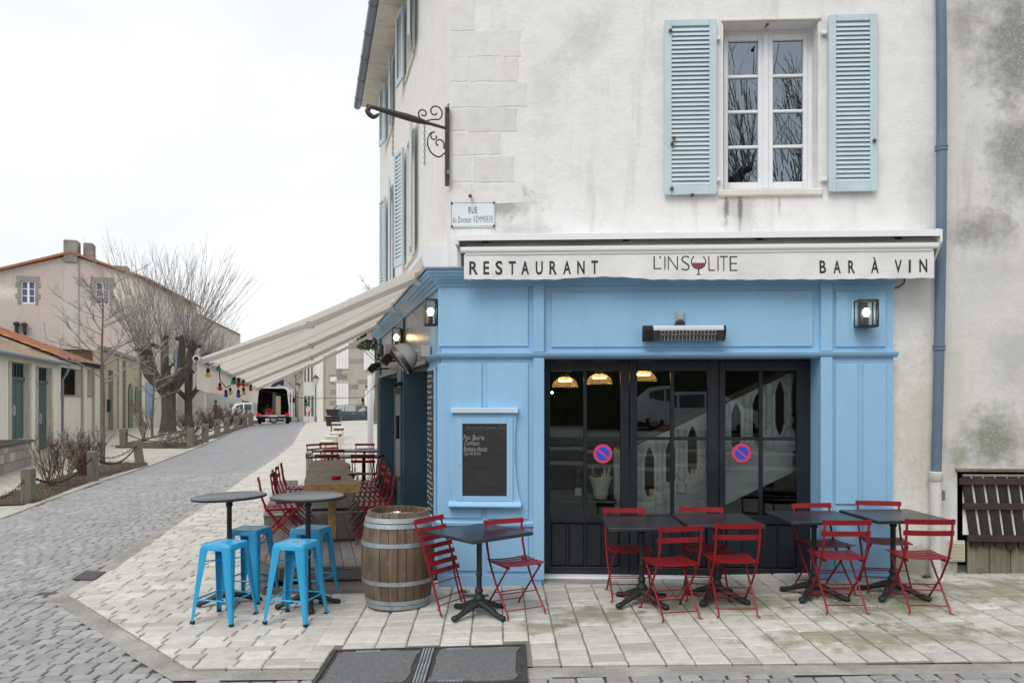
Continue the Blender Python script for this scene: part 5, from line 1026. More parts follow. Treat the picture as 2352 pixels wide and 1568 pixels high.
def build_fittings():
    # heater
    x0, z1 = P(1476, 747, .22); x1, z0 = P(1662, 783, .22); xm = P(1562, 740, .2)[0]; h = thing('patio_heater', 'long aluminium infrared heater bar above the glazed doors', 'heater', FF.o, FF.rz)
    pr = [(-.17, z1 - .01), (-.25, z1 - .005), (-.285, z1 - .03), (-.285, z1 - .055), (-.255, z0 + .02), (-.19, z0), (-.16, z0 + .03)]
    m = MB(); m.loft([[(x, a, c) for a, c in pr[:4] + [(-.27, z1 - .055), (-.24, z1 - .03), (-.17, z1 - .04)]] for x in (x0 + .1, x1 - .01)]); m.obj('housing', M['heater_alu'], h, smooth=30)
    for a, b, nm in ((x0, x0 + .1, 'end_cap'), (x1 - .01, x1 + .012, 'end_cap')): m = MB(); m.prism([(p * 1.0 - .004 * (i in (2, 3)), q) for i, (p, q) in enumerate(pr)], lambda p, q, c: (c, p, q), a, b); m.obj(nm, M['blackmetal'], h)
    m = MB(); m.add([(x0 + .1, -.275, z1 - .06), (x1 - .01, -.275, z1 - .06), (x1 - .01, -.23, z0 + .012), (x0 + .1, -.23, z0 + .012)], [(0, 1, 2, 3)]); m.obj('reflector', M['reflector'], h)
    for k in range(2): m = MB(); m.box(x0 + .1 if k == 0 else x1 - .08, x0 + .17 if k == 0 else x1 - .012, -.286, -.235, z0 + .004, z1 - .057); m.obj('element_holder', M['blackmetal'], h)
    for k in range(16): xx = lerp(x0 + .18, x1 - .09, k / 15); m = MB(); m.tube([(xx, -.286, z1 - .057), (xx, -.242, z0 + .004)], .0025, 4); m.obj('guard_wire', M['heater_alu'], h)
    m = MB(); m.tube([(x0 + .12, -.268, (z0 + z1) / 2 - .02), (x1 - .03, -.268, (z0 + z1) / 2 - .02)], .008, 8); m.obj('element', M['reflector'], h, smooth=50)
    MB().cbox(xm - .045, xm + .045, -.24, -.106, z1 - .005, z1 + .035).obj('bracket', M['blackmetal'], h)
    x, z = P(1562, 727, .13); sk = thing('socket_box', 'small grey outdoor socket above the heater', 'socket', FF.W(x, -.122, z), FF.rz); MB().cbox(-.045, .045, -.04, 0, -.052, .052, .01).obj('box', M['greyplastic'], sk); MB().cbox(-.03, .03, -.052, -.041, -.035, .04, .006).obj('flap', M['greyplastic'], sk); m = MB(); m.tube([(0, -.03, -.05), (0.005, -.04, -.09), (.0, -.06, -.10)], .006, 6); m.obj('cable', M['rubber'], sk)
    # menu cabinet
    mn = thing('menu_cabinet', 'light blue wooden menu cabinet with chalkboard on the left pier', 'menu board', FF.o, FF.rz); O = .17
    cx = lambda u: P(u, 1000, O)[0]; czf = lambda v: P(1110, v, O)[1]
    L_, R_ = [(1042, 940), (1036, 1000), (1033, 1050), (1033, 1090), (1037, 1130), (1042, 1150)], [(1187, 940), (1183, 1000), (1182, 1050), (1185, 1090), (1190, 1130), (1196, 1152)]
    pts = [(cx(u), czf(v)) for u, v in L_[::-1]] + [(cx(u), czf(v)) for u, v in R_]
    m = MB(); m.prism(pts, lambda p, q, c: (p, c, q), -.16, -.123); m.obj('case', M['blue_board'], mn)
    m = MB(); prf = [(-.123, czf(1153)), (-.17, czf(1150)), (-.205, czf(1155)), (-.21, czf(1162)), (-.19, czf(1166)), (-.123, czf(1166))]; m.loft([[(x, a, c) for a, c in prf] for x in (cx(1031), cx(1197))]); m.obj('sill_roll', M['blue_board'], mn, smooth=50)
    MB().cbox(cx(1036), cx(1190), -.20, -.123, czf(948), czf(936), .004).obj('top_cap', M['capwhite'], mn)
    fx0, fx1, fz0, fz1 = cx(1049), cx(1178), czf(1152), czf(960); bx0, bx1, bz0, bz1 = cx(1062), cx(1164), czf(1139), czf(973)
    fr = MB()
    for q in ((fx0, bx0, fz0 + .01, fz1), (bx1, fx1, fz0 + .01, fz1), (bx0 + .0005, bx1 - .0005, fz0 + .01, bz0), (bx0 + .0005, bx1 - .0005, bz1, fz1)): fr.cbox(q[0], q[1], -.176, -.1605, q[2], q[3], .003)
    fr.obj('door_frame', M['blue_board'], mn)
    bd = MB(); bd.box(bx0 - .002, bx1 + .002, -.166, -.1608, bz0 - .002, bz1 + .002); b_ = bd.obj('chalkboard', M['board'], mn)
    m = MB(); m.sphere((cx(1055), -.182, czf(1066)), .008, 8); m.obj('knob', M['chrome'], mn, smooth=60)
    def scrawl(txt, u0, u1, va, vb, mat, off=-.012, par=b_):
        mb = text_mesh(txt, 1.0, off, .7, 1.0, .25); fit(mb, cx(u0), cx(u1), czf(vb), czf(va), -.1675); mb.v = [(x + .0012 * math.sin(z * 90), y, z + .0022 * math.sin(x * 60)) for x, y, z in mb.v]; mb.obj('chalk_writing', mat, par)
    scrawl('Formule petit-Déj', 1071, 1163, 977, 989, M['chalk_dim']); scrawl('Pain, Beurre', 1064, 1112, 998, 1012, M['chalk']); scrawl('Confiture', 1067, 1101, 1012, 1022, M['chalk']); scrawl('Boisson chaude', 1065, 1119, 1025, 1036, M['chalk']); scrawl('Jus de Fruit', 1066, 1104, 1037, 1047, M['chalk']); scrawl('7,5€', 1143, 1161, 991, 1003, M['chalk_red'])
    m = MB(); m.tube([(cx(1085), -.1675, czf(993)), (cx(1100), -.1675, czf(991)), (cx(1110), -.1675, czf(992))], .0022, 4); m.obj('chalk_writing', M['chalk_red'], b_); m = MB(); m.tube([(cx(1127), -.1675, czf(992)), (cx(1145), -.1675, czf(990.5))], .0022, 4); m.obj('chalk_writing', M['chalk_red'], b_)
    # long chalk menu on the side pier
    z0, z1 = S(985, 1180, .13)[1], S(985, 852, .13)[1]; sm = thing('tall_chalkboard', 'tall narrow chalkboard menu on the side of the corner pier', 'menu board', FS.o, FS.rz)
    MB().cbox(-.72, -.22, -.135, -.107, z0 - .03, z1 + .03, .004).obj('frame', M['blue'], sm); MB().box(-.70, -.245, -.1385, -.1352, z0, z1).obj('chalkboard', M['board'], sm)
    m = MB(); r2 = random.Random(3)
    for k in range(26):
        zz = lerp(z1 - .06, z0 + .08, k / 25); xx = -.68
        while xx < -.30 - r2.random() * .15:
            L = r2.uniform(.04, .1); m.tube([(xx + L * i / 6, -.140, zz + r2.uniform(-.018, .018)) for i in range(7)], .0022, 4); xx += L + .03
    m.obj('chalk_writing', M['chalk'], sm)
    # street name plate
    x0, z1 = P(1035, 464, .02); x1, z0 = P(1137, 521, .02); sg = thing('street_sign', 'white enamel street name plate reading RUE du Docteur KEMMERER', 'sign', FF.o, FF.rz)
    c = .025; m = MB(); m.prism([(x0 + c, z0), (x1 - c, z0), (x1, z0 + c), (x1, z1 - c), (x1 - c, z1), (x0 + c, z1), (x0, z1 - c), (x0, z0 + c)], lambda p, q, r: (p, r, q), -.014, -.0085); m.obj('plate', M['enamel'], sg)
    t = MB(); a = text_mesh('RUE', 1, .012, .55, 1.15); fit(a, P(1076, 480, .02)[0], P(1096, 480, .02)[0], P(1086, 490, .02)[1], P(1086, 475, .02)[1], -.0146); t.add(a.v, a.f)
    a = text_mesh('du Docteur', 1, 0.0, .5, 1.1); fit(a, P(1040, 480, .02)[0], P(1083, 480, .02)[0], P(1086, 511, .02)[1], P(1086, 497, .02)[1], -.0146); t.add(a.v, a.f)
    a = text_mesh('KEMMERER', 1, .0, .5, 1.25); fit(a, P(1088, 480, .02)[0], P(1132, 480, .02)[0], P(1086, 510.5, .02)[1], P(1086, 496, .02)[1], -.0146); t.add(a.v, a.f); t.obj('lettering', M['ink'], sg)
    bd = MB(); e = .008
    for q in ((x0 + .03, x1 - .03, z0 + e, z0 + e + .004), (x0 + .03, x1 - .03, z1 - e - .004, z1 - e), (x0 + e, x0 + e + .004, z0 + .03, z1 - .03), (x1 - e - .004, x1 - e, z0 + .03, z1 - .03)): bd.box(q[0], q[1], -.0147, -.0142, q[2], q[3])
    bd.obj('border_line', M['ink'], sg)
    for a in (x0 + .012, x1 - .012):
        for b in (z0 + .012, z1 - .012): m = MB(); m.sphere((a, -.014, b), .014, 8); m.obj('screw', M['rust'], sg)
    # wrought iron bracket at the corner
    br = thing('iron_bracket', 'old wrought iron sign bracket with scrolls and dangling chains on the house corner', 'bracket', FS.o, FS.rz); B = lambda u, v, d: S(u, v, d)
    zt, zb_ = P(1030, 250, .0)[1], P(1028, 428, .0)[1]; xo = 0.02
    m = MB(); m.box(xo - .03, xo + .03, -.052, -.012, zb_, zt); m.obj('wall_bar', M['iron'], br)
    for v in (251, 401): zz = P(1040, v, 0)[1]; m = MB(); m.box(xo + .03, xo + .085, -.04, -.02, zz - .02, zz + .02); m.obj('wall_fixing', M['zincgut'], br)
    za = P(1028, 297, 0)[1]; p0 = Vector((xo, -.05, za)); p1 = Vector((xo - .02, -.87, za + .17)); m = MB(); mid = [p0.lerp(p1, k) for k in (0, .2, .35, .5, .75, .9, 1.0)]; m.tube(mid, [.016, .018, .034, .038, .03, .022, .02], 8); m.obj('arm', M['iron'], br, smooth=40)
    def spiral(c, r0, r1, a0, a1, n=22): return [(xo, c[0] + lerp(r0, r1, k / n) * math.cos(lerp(a0, a1, k / n)), c[1] + lerp(r0, r1, k / n) * math.sin(lerp(a0, a1, k / n))) for k in range(n + 1)]
    m = MB(); m.tube(spiral((-.16, za + .16), .02, .085, R(330), R(-60), 24) + [(xo, -.20, za + .075), (xo, -.26, za + .055), (xo, -.32, za + .08)] + spiral((-.285, za + .13), .055, .015, R(230), R(-160), 18), .008, 6); m.obj('scroll', M['iron'], br, smooth=50)
    m = MB(); m.tube(spiral((-.12, za - .17), .018, .06, R(260), R(-30), 16)[::1] + [(xo, -.06, za - .22)], .008, 6); m.tube(smoothp([(xo, -.055, za - .26), (xo, -.12, za - .31), (xo, -.20, za - .27), (xo, -.24, za - .18), (xo, -.22, za - .08), (xo, -.17, za - .05)]) + spiral((-.165, za - .1), .05, .015, R(90), R(400), 12), .008, 6); m.obj('scroll', M['iron'], br, smooth=50)
    m = MB(); m.tube(smoothp([(xo, -.83, za + .16), (xo, -.86, za + .10), (xo, -.80, za + .05), (xo, -.74, za + .09)]), [.02, .022, .024, .026, .026, .026, .026, .026, .024, .022, .018, .013, .008], 8); m.obj('hook', M['iron'], br, smooth=50)
    for (d, L) in ((-.60, .42), (-.27, .42)):
        zz = za + .17 * (-d - .05) / .82 - .03; links = MB(); n = int(L / .032)
        for k in range(n):
            c0 = zz - k * .032; pts = [(.008 * math.cos(a), .018 * math.sin(a)) for a in frange(0, 2 * math.pi, 10)]
            links.tube([(xo + (p if k % 2 else 0), d + (0 if k % 2 else p), c0 - .018 + q) for p, q in pts], .0035, 5)
        links.obj('chain', M['iron'], br)
    # small spot lights and round flood lamp on the side frieze
    for (u, v, lb) in ((897, 830, 'small black spotlight between flood lamp and second door'), (863, 849, 'small black spotlight at far end of the side front')):
        x, z = S(u, v, .35); s = thing('spotlight', lb, 'spotlight', FS.W(x, -.13, z), FS.rz, 'black spotlights on the side front'); m = MB(); m.cbox(-.09, .09, -.1, .02, -.07, .07, .012); m.xf(Matrix.Translation((0, -.25, 0)) @ Matrix.Rotation(R(-38), 4, 'X')); m.obj('head', M['blackmetal'], s); m = MB(); m.add([(-.08, -.101, -.06), (.08, -.101, -.06), (.08, -.101, .06), (-.08, -.101, .06)], [(0, 1, 2, 3)]); m.xf(Matrix.Translation((0, -.25, 0)) @ Matrix.Rotation(R(-38), 4, 'X')); m.obj('lens', M['darkpane'], s); m = MB(); m.lathe([(.0005, -.05), (.05, -.04), (.06, 0), (.05, .04), (.0005, .05)], 12, (0, -.2, .08)); m.obj('rear_housing', M['blackmetal'], s, smooth=50); m = MB(); m.tube([(-.1, -.25, 0), (-.1, -.1, .02), (-.06, 0, .02), (.06, 0, .02), (.1, -.1, .02), (.1, -.25, 0)], .012, 6); m.obj('yoke', M['blackmetal'], s)
    x, z = S(935, 826, .35); s = thing('flood_lamp', 'round grey flood lamp over the side door', 'lamp', FS.W(x, -.12, z + .02), FS.rz); mt = Matrix.Translation((0, -.28, 0)) @ Matrix.Rotation(R(128), 4, 'X'); m = MB(); m.lathe([(.0005, -.17), (.08, -.155), (.14, -.1), (.17, -.02), (.175, .0)], 20, M=mt); m.obj('shell', M['floodgrey'], s, smooth=50); m = MB(); m.lathe([(.175, 0), (.19, .005), (.19, .06), (.165, .06), (.165, .045), (.0005, .045)], 20, M=mt); m.obj('rim_glass', M['reflector'], s, smooth=30); MB().cbox(.1, .3, -.10, 0, .0, .13).obj('ballast_box', M['floodgrey'], s); m = MB(); m.tube([(.0, -.2, .1), (.08, -.08, .06), (.15, 0, .02)], .018, 6); m.obj('stem', M['floodgrey'], s)
    # framed sign hanging off the middle pilaster, small lamp hood above it
    x, z0 = S(909, 1100, .2); z1 = S(909, 890, .2)[1]; f = thing('framed_menu', 'narrow framed menu standing off the side pilaster', 'menu board', FS.W(-3.35, -.14, 0), FS.rz); MB().cbox(-.02, .02, -.10, -.0, z0, z1, .004).obj('frame', M['zincgut'], f); MB().box(.0205, .024, -.085, -.02, z0 + .06, z1 - .10).obj('paper', M['label'], f); MB().box(.0242, .026, -.08, -.03, lerp(z0, z1, .45), lerp(z0, z1, .7)).obj('picture', M['slate'], f); m = MB(); m.prism([(-.2, z1 + .02), (0, z1 + .09), (0, z1 + .02)], lambda p, q, c: (c, p, q), -.10, .10); m.obj('hood', M['blackmetal'], f)
    # cable out of the wall under the awning end
    m = MB(); pts = [(P(2080, 640, .02)[0], -.005, P(2080, 640, .02)[1]), (P(2076, 650, .05)[0], -.05, P(2076, 650, .05)[1]), (P(2065, 658, .1)[0], -.09, P(2065, 659, .1)[1]), (P(2056, 661, .1)[0], -.10, P(2056, 661, .1)[1])]; m.tube(pts, .007, 6); o = m.obj('power_cable', M['rubber'], label='short black cable looping out of the wall under the awning end', cat='cable'); o.location = FF.o; o.rotation_euler = (0, 0, FF.rz)
M['capwhite'] = pm('bleached_blue_cap', (0.52, 0.64, 0.73), 0.5, 0.05, 3)
build_fittings()
# ------------------------------------------------------------ terrace deck and furniture
def toS(w): d = Vector((w[0], w[1], 0)) - FS.o; return (d.dot(FS.X), d.dot(FS.Y))
ZD = 0.13
def build_deck():
    d = thing('wooden_deck', 'grey weathered timber terrace deck with steps along the side front', 'deck', FS.o, FS.rz)
    dk = lambda u, v, z: at(u, v, (CAMZ - z) * FPX / (v - VH))
    c0 = dk(836, 1300.5, ZD); c1 = dk(645, 1302, ZD); c2 = dk(583, 1279, ZD); a0, a1, a2 = toS(c0), toS(c1), toS(c2); a0 = (a0[0] + .10, -0.12)
    far = -8.2; left = a2[1]
    out = [a0, (far, -0.12), (far, left), a2, a1]
    m = MB(); inn = [(p[0] - .03 if p[0] > -2 else p[0], p[1] + (.03 if p[1] < -1 else 0)) for p in out]; m.prism(inn[::-1], lambda p, q, c: (p, q, c), -0.35, ZD - .03); m.obj('deck_body', M['deck'], d)
    e1 = Vector(a1) - Vector(a0); n1 = Vector((e1.y, -e1.x)); n1 = n1 if n1.x > 0 else -n1; e2 = Vector(a2) - Vector(a1); n2 = Vector((e2.y, -e2.x)); n2 = n2 if n2.dot(Vector((1, -1))) > 0 else -n2
    y = left; k = 0
    while y < -0.13:
        w = min(.138, -0.12 - y); cuts = sorted([far, 1.5] + [rnd.uniform(-6.5, -2.0)])
        for xa, xb in zip(cuts, cuts[1:]):
            poly = [(xa + .002, y + .003), (xb - .002, y + .003), (xb - .002, y + w - .004), (xa + .002, y + w - .004)]; poly = clip(clip(poly, a1, n1), a1, n2)
            if len(poly) > 2 and area(poly) > .01:
                zj = rnd.uniform(-.0015, .0015); m = MB(); m.prism(poly, lambda p, q, c: (p, q, c), ZD - .028, ZD + zj); m.obj('deck_board', M['deck'], d)
        y += w
    # fascia boards at the two front edges
    for p, q in ((a0, a1), (a1, a2)):
        m = MB(); m.bar((p[0] + .0, p[1], ZD - .085), (q[0], q[1], ZD - .085), .024, .10); m.obj('fascia', M['deck'], d)
    # lower step
    s = [gp(837, 1369), gp(604, 1373), gp(584, 1358)]; b = [toS(p) for p in s]; far_l = (a2[0] - .9, b[2][1] - .02)
    zs = -0.035; pts = [(b[0][0], -0.12), b[0], b[1], b[2], far_l, (a2[0] - .9, left + .05), (a1[0] - .3, -0.12)]
    m = MB(); m.prism([(p[0] * 1.0, p[1]) for p in pts], lambda p, q, c: (p, q, c), -0.35, zs - .026); m.obj('step_body', M['deck'], d)
    for p, q in ((b[0], b[1]), (b[1], b[2]), (b[2], far_l)):
        p_, q_ = Vector(p), Vector(q); nn = Vector((q_.y - p_.y, -(q_.x - p_.x))).normalized(); nn = nn if nn.dot(Vector((1, -1))) > 0 else -nn
        for r in range(3):
            o = -nn * (.068 + r * .137); m = MB(); m.bar((p_.x + o.x, p_.y + o.y, zs - .013), (q_.x + o.x, q_.y + o.y, zs - .013), .132, .026); m.obj('step_board', M['deck'], d)
    # raised edge along the street side of the deck
    p = dk(601, 1206, ZD); q = toS(p); m = MB(); m.box(far, q[0], left - .02, left + .36, ZD + .001, ZD + .115); m.obj('edge_box', M['deck'], d)
    for k in range(3): MB().cbox(far, q[0] + .015, left - .03 + k * .133, left - .03 + k * .133 + .129, ZD + .116, ZD + .142, .004).obj('deck_board', M['deck'], d)
    m = MB(); c = dk(601, 1183, ZD + .14); cs = toS(c); m.tube([(q[0] + .02, left + .1, ZD + .145), (q[0] + .02, left + 1.4, ZD + .15)], .006, 5); m.obj('metal_trim', M['alu_grey'], d)
    return d
deck = build_deck()
# ---- folding bistro chairs
def chair_open():
    c = thing('folding_chair', 'red slatted folding bistro chair', 'chair'); W = .19; A = .009
    # long legs: front foot up to the back; short legs: rear foot up to the front seat edge
    def curve(pts, n=4): return pts
    for sx in (-1, 1):
        x = sx * W; m = MB(); m.tube([(x + sx * .02, -.245, .008), (x, -.225, .012), (x, -.205, .05), (x, .02, .27), (x, .155, .46), (x, .205, .60), (x, .235, .82)], [.007, .008, .009, .009, .010, .011, .010], 6); m.obj('long_leg', M['red'], c)
        x2 = sx * (W - .022); m = MB(); m.tube([(x2 + sx * .02, .255, .008), (x2, .24, .012), (x2, .215, .05), (x2, .02, .25), (x2, -.165, .44)], [.007, .008, .009, .009, .009], 6); m.obj('short_leg', M['red'], c)
        m = MB(); m.bar((sx * (W - .03), -.185, .447), (sx * (W - .03), .17, .447), .012, .02); m.obj('seat_rail', M['red'], c)
    for (y, z, w) in ((-.185, .07, W), (.20, .065, W - .022), (-.06, .19, W), (.09, .175, W - .022)): m = MB(); m.tube([(-w, y, z), (w, y, z)], .0055, 5); m.obj('cross_rod', M['red'], c)
    for k in range(6): # seat slats, slightly dished
        y = lerp(-.185, .155, k / 5); m = MB(); n = 6; pr = []
        for i in range(n + 1): t = i / n; pr.append((lerp(-.205, .205, t), .462 - .012 * math.sin(math.pi * t) + .006 * abs(k - 2.5) / 2.5))
        m.loft([[(x, y - .021, z), (x, y + .021, z), (x, y + .021, z + .006), (x, y - .021, z + .006)] for x, z in pr]); m.obj('seat_slat', M['red'], c)
    for (y, z, h) in ((.242, .795, .046), (.221, .695, .046)):
        m = MB(); n = 8; rings = []
        for i in range(n + 1): t = i / n; x = lerp(-.212, .212, t); yy = y + .018 * math.sin(math.pi * t) - .012; rings.append([(x, yy - .005 - .004, z - h / 2), (x, yy + .005 - .004, z - h / 2), (x, yy + .005 + .004, z + h / 2), (x, yy - .005 + .004, z + h / 2)])
        m.loft(rings); m.obj('back_slat', M['red'], c)
    return c
def chair_folded():
    c = thing('folding_chair', 'red folding chair, folded flat and leaning against the oak barrel', 'chair'); W = .19
    for sx in (-1, 1):
        x = sx * W; m = MB(); m.tube([(x + sx * .02, -.03, .008), (x, 0, .012), (x, 0, .46), (x, .01, .62), (x, .03, .90)], [.008, .009, .010, .011, .010], 6); m.obj('long_leg', M['red'], c)
        x2 = sx * (W - .025); m = MB(); m.tube([(x2 + sx * .02, .03, .07), (x2, .02, .075), (x2, .02, .30), (x2, -.015, .55)], .009, 6); m.obj('short_leg', M['red'], c)
    for (y, z, w) in ((0, .10, W), (.02, .16, W - .025), (0, .30, W)): m = MB(); m.tube([(-w, y, z), (w, y, z)], .0055, 5); m.obj('cross_rod', M['red'], c)
    for k in range(5): z = .40 + k * .078; m = MB(); m.cbox(-.205, .205, -.036 + .003 * k, -.028 + .003 * k, z - .022, z + .022, .003); m.obj('seat_slat', M['red'], c)
    for z in (.79, .885): m = MB(); m.cbox(-.21, .21, -.002, .008, z - .024, z + .024, .003); m.obj('back_slat', M['red'], c)
    return c
CH = chair_open(); _used = [False]
def put_chair(x, y, rz, label, group, z=None):
    c = CH if not _used[0] else dup(CH); _used[0] = True; c['group'] = group; c['label'] = label; c.location = (x, y, g(x, y) + .034 if z is None else z); c.rotation_euler = (0, 0, R(rz)); return c
# chairs round the tables on the pavement
GF = 'red folding chairs at the pavement tables'
put_chair(1.42, 6.98, 192, 'red folding chair turned askew, back to the street, before the left door leaf', GF)
put_chair(1.97, 7.02, 180, 'red folding chair with back to the street before the middle door leaf', GF)
put_chair(2.93, 7.03, 178, 'red folding chair with back to the street at table before the right pier', GF)
put_chair(3.62, 6.95, 176, 'red folding chair with back to the street at table beside the drainpipe', GF)
put_chair(1.13, 7.58, 2, 'red folding chair with its back to the left door leaf', GF)
put_chair(1.86, 7.52, -6, 'red folding chair with its back to the middle of the glazed doors', GF)
put_chair(3.02, 7.55, 8, 'red folding chair against the right edge of the glazed doors', GF)
put_chair(3.62, 7.58, -12, 'red folding chair with its back to the blue right pier', GF)
put_chair(0.03, 7.18, 28, 'red folding chair behind the lone square table below the menu cabinet', GF)
fc = chair_folded(); _f1, _f2 = gp(1020, 1424), gp(1066, 1404); _m = (_f1 + _f2) / 2; _dir = (_f2 - _f1); _rz = math.atan2(_dir.y, _dir.x)
fc.location = (_m.x, _m.y, _m.z + .034); fc.rotation_mode = 'XYZ'; fc.rotation_euler = (R(-19), 0, _rz)
# ---- tables
def cast_base(t, h, feet_r=.30, rot=0.0, col=.024):
    m = MB(); m.lathe([(.07, .075), (.055, .10), (.045, .135), (.052, .15), (.05, .165), (.034, .18), (.03, .205), (.04, .225), (.026, .245), (col, .27), (col, h * .48), (col + .008, h * .5), (col, h * .52), (col, h - .09), (col + .012, h - .07), (col + .004, h - .05), (.055, h - .03), (.06, h - .002)], 18); m.obj('column', M['castiron'], t, smooth=40)
    for k in range(4):
        a = rot + k * math.pi / 2; d = Vector((math.cos(a), math.sin(a), 0)); pts = [d * r + Vector((0, 0, z)) for r, z in ((.02, .115), (.09, .098), (.17, .068), (.24, .040), (.285, .030), (feet_r + .012, .026))]
        m = MB(); m.tube(pts, [.046, .04, .034, .027, .032, .026], 9, flat=.8); m.sphere(tuple(d * feet_r + Vector((0, 0, .027))), .034, 10, .8); m.obj('foot', M['castiron'], t, smooth=60)
    MB().box(-.14, .14, -.02, .02, h - .012, h - .001).obj('top_bracket', M['castiron'], t); 
def square_table(x, y, rz, label, brot=0.0, size=.70, h=.735, tilt=(0, 0)):
    t = thing('square_table', label, 'table', (x, y, g(x, y) + .03), R(rz), 'black square pedestal tables'); s = size / 2; m = MB(); prof = [(s - .014, h - .004), (s, h + .004), (s, h + .022), (s - .008, h + .03)]
    m.loft([[(-a, -a, z), (a, -a, z), (a, a, z), (-a, a, z)] for a, z in prof]); m.obj('table_top', M['slate'], t); cast_base(t, h, rot=brot); return t
square_table(-0.30, 7.12, 41, 'lone black square table turned cornerwise below the menu cabinet', R(5))
square_table(1.22, 7.33, -1, 'black square table set against its twin before the left door leaf', R(38))
square_table(1.935, 7.37, 0.5, 'black square table joined to its twin before the middle door leaf', R(50))
square_table(2.86, 7.38, 1, 'black square table before the right pier beside another', R(48))
square_table(3.585, 7.33, 4, 'black square table beside the drainpipe', R(42))
def round_table(x, y, label, tx=0.0):
    t = thing('round_bar_table', label, 'table', (x, y, g(x, y) + .03), 0, 'round high tables on the corner'); h = 1.055; r = .352; top = MB(); top.lathe([(.0005, -.004), (r - .02, -.006), (r - .002, 0), (r, .008), (r - .004, .02), (r - .016, .026), (r - .022, .022), (.0005, .022)], 48, M=Matrix.Translation((0, 0, h)) @ Matrix.Rotation(tx, 4, 'Y')); top.obj('table_top', M['zinctop'], t, smooth=35); 
    rim = MB(); rim.lathe([(r - .006, -.004), (r + .004, .0), (r + .005, .014), (r - .002, .02)], 48, M=Matrix.Translation((0, 0, h)) @ Matrix.Rotation(tx, 4, 'Y')); rim.obj('rim', M['blackmetal'], t, smooth=35); cast_base(t, h, .28, R(20)); return t
round_table(-2.80, 7.72, 'round high bar table nearer the street with slightly tilted top', R(-2.2)); round_table(-1.975, 7.55, 'round high bar table nearer the oak barrel')
def stool():
    s = thing('blue_stool', 'bright blue metal bar stool', 'stool'); H = .715; a, b = .155, .215
    def rsq(h, r, z, n=4):
        pts = []
        for cx, cy, a0 in ((h - r, h - r, 0), (-h + r, h - r, 90), (-h + r, -h + r, 180), (h - r, -h + r, 270)):
            for k in range(n + 1): an = R(a0 + 90 * k / n); pts.append((cx + r * math.cos(an), cy + r * math.sin(an), z))
        return pts
    m = MB(); m.loft([rsq(a + .004, .035, H - .055), rsq(a, .035, H - .012), rsq(a - .008, .03, H - .002), rsq(a - .02, .025, H), rsq(a - .026, .022, H - .004)], caps=False)
    # dished top with a hand slot
    r5 = rsq(a - .026, .022, H - .004); sl = []
    n = len(r5)
    for p in r5: an = math.atan2(p[1], p[0]); sl.append((.045 * math.cos(an), .013 * math.sin(an), H - .006))
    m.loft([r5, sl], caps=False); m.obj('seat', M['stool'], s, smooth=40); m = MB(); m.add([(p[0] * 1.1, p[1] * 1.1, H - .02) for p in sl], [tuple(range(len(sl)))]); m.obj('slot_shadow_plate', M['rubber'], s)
    for sx in (-1, 1):
        for sy in (-1, 1):
            m = MB(); top = H - .03; rings = []
            for k in range(7):
                t = k / 6; cx = lerp(a + .002, b, t); w = lerp(.088, .032, t); z = lerp(top, .02, t); cc = .012
                rings.append([(sx * (cx - w), sy * cx, z), (sx * (cx - cc), sy * cx, z), (sx * cx, sy * (cx - cc), z), (sx * cx, sy * (cx - w), z), (sx * (cx - .006), sy * (cx - w), z), (sx * (cx - .006), sy * (cx - cc), z), (sx * (cx - cc), sy * (cx - .006), z), (sx * (cx - w), sy * (cx - .006), z)])
            m.loft(rings); m.obj('leg', M['stool'], s); m = MB(); m.cbox(min(sx * (b - .034), sx * (b + .002)), max(sx * (b - .034), sx * (b + .002)), min(sy * (b - .034), sy * (b + .002)), max(sy * (b - .034), sy * (b + .002)), 0, .026, .004); m.obj('rubber_foot', M['rubber'], s)
    z = .215; c = lerp(b, a, z / H) - .012
    for p, q in (((-c, -c), (c, -c)), ((c, -c), (c, c)), ((c, c), (-c, c)), ((-c, c), (-c, -c))): m = MB(); m.tube([(p[0], p[1], z), (q[0], q[1], z)], .008, 7); m.obj('foot_rail', M['stool'], s, smooth=50)
    z2 = H - .16; c = lerp(b, a, z2 / H) - .012
    for p, q in (((-c, -c), (c, c)), ((c, -c), (-c, c))): m = MB(); m.tube([(p[0], p[1], z2), (q[0], q[1], z2 + .002)], .006, 6); m.obj('cross_brace', M['stool'], s)
    return s
ST = stool(); _st = [False]
def put_stool(x, y, rz, label):
    c = ST if not _st[0] else dup(ST); _st[0] = True; c['group'] = 'bright blue bar stools at the round tables'; c['label'] = label; c.location = (x, y, g(x, y) + .032); c.rotation_euler = (0, 0, R(rz))
put_stool(-2.66, 7.22, -14, 'bright blue bar stool on the street side of the round table nearer the street')
put_stool(-2.66, 7.92, -12, 'bright blue bar stool between the round table nearer the street and the deck step')
put_stool(-1.98, 7.15, -13, 'bright blue bar stool on the street side of the round table nearer the barrel')
put_stool(-2.03, 7.87, -11, 'bright blue bar stool between the round table nearer the barrel and the deck step')
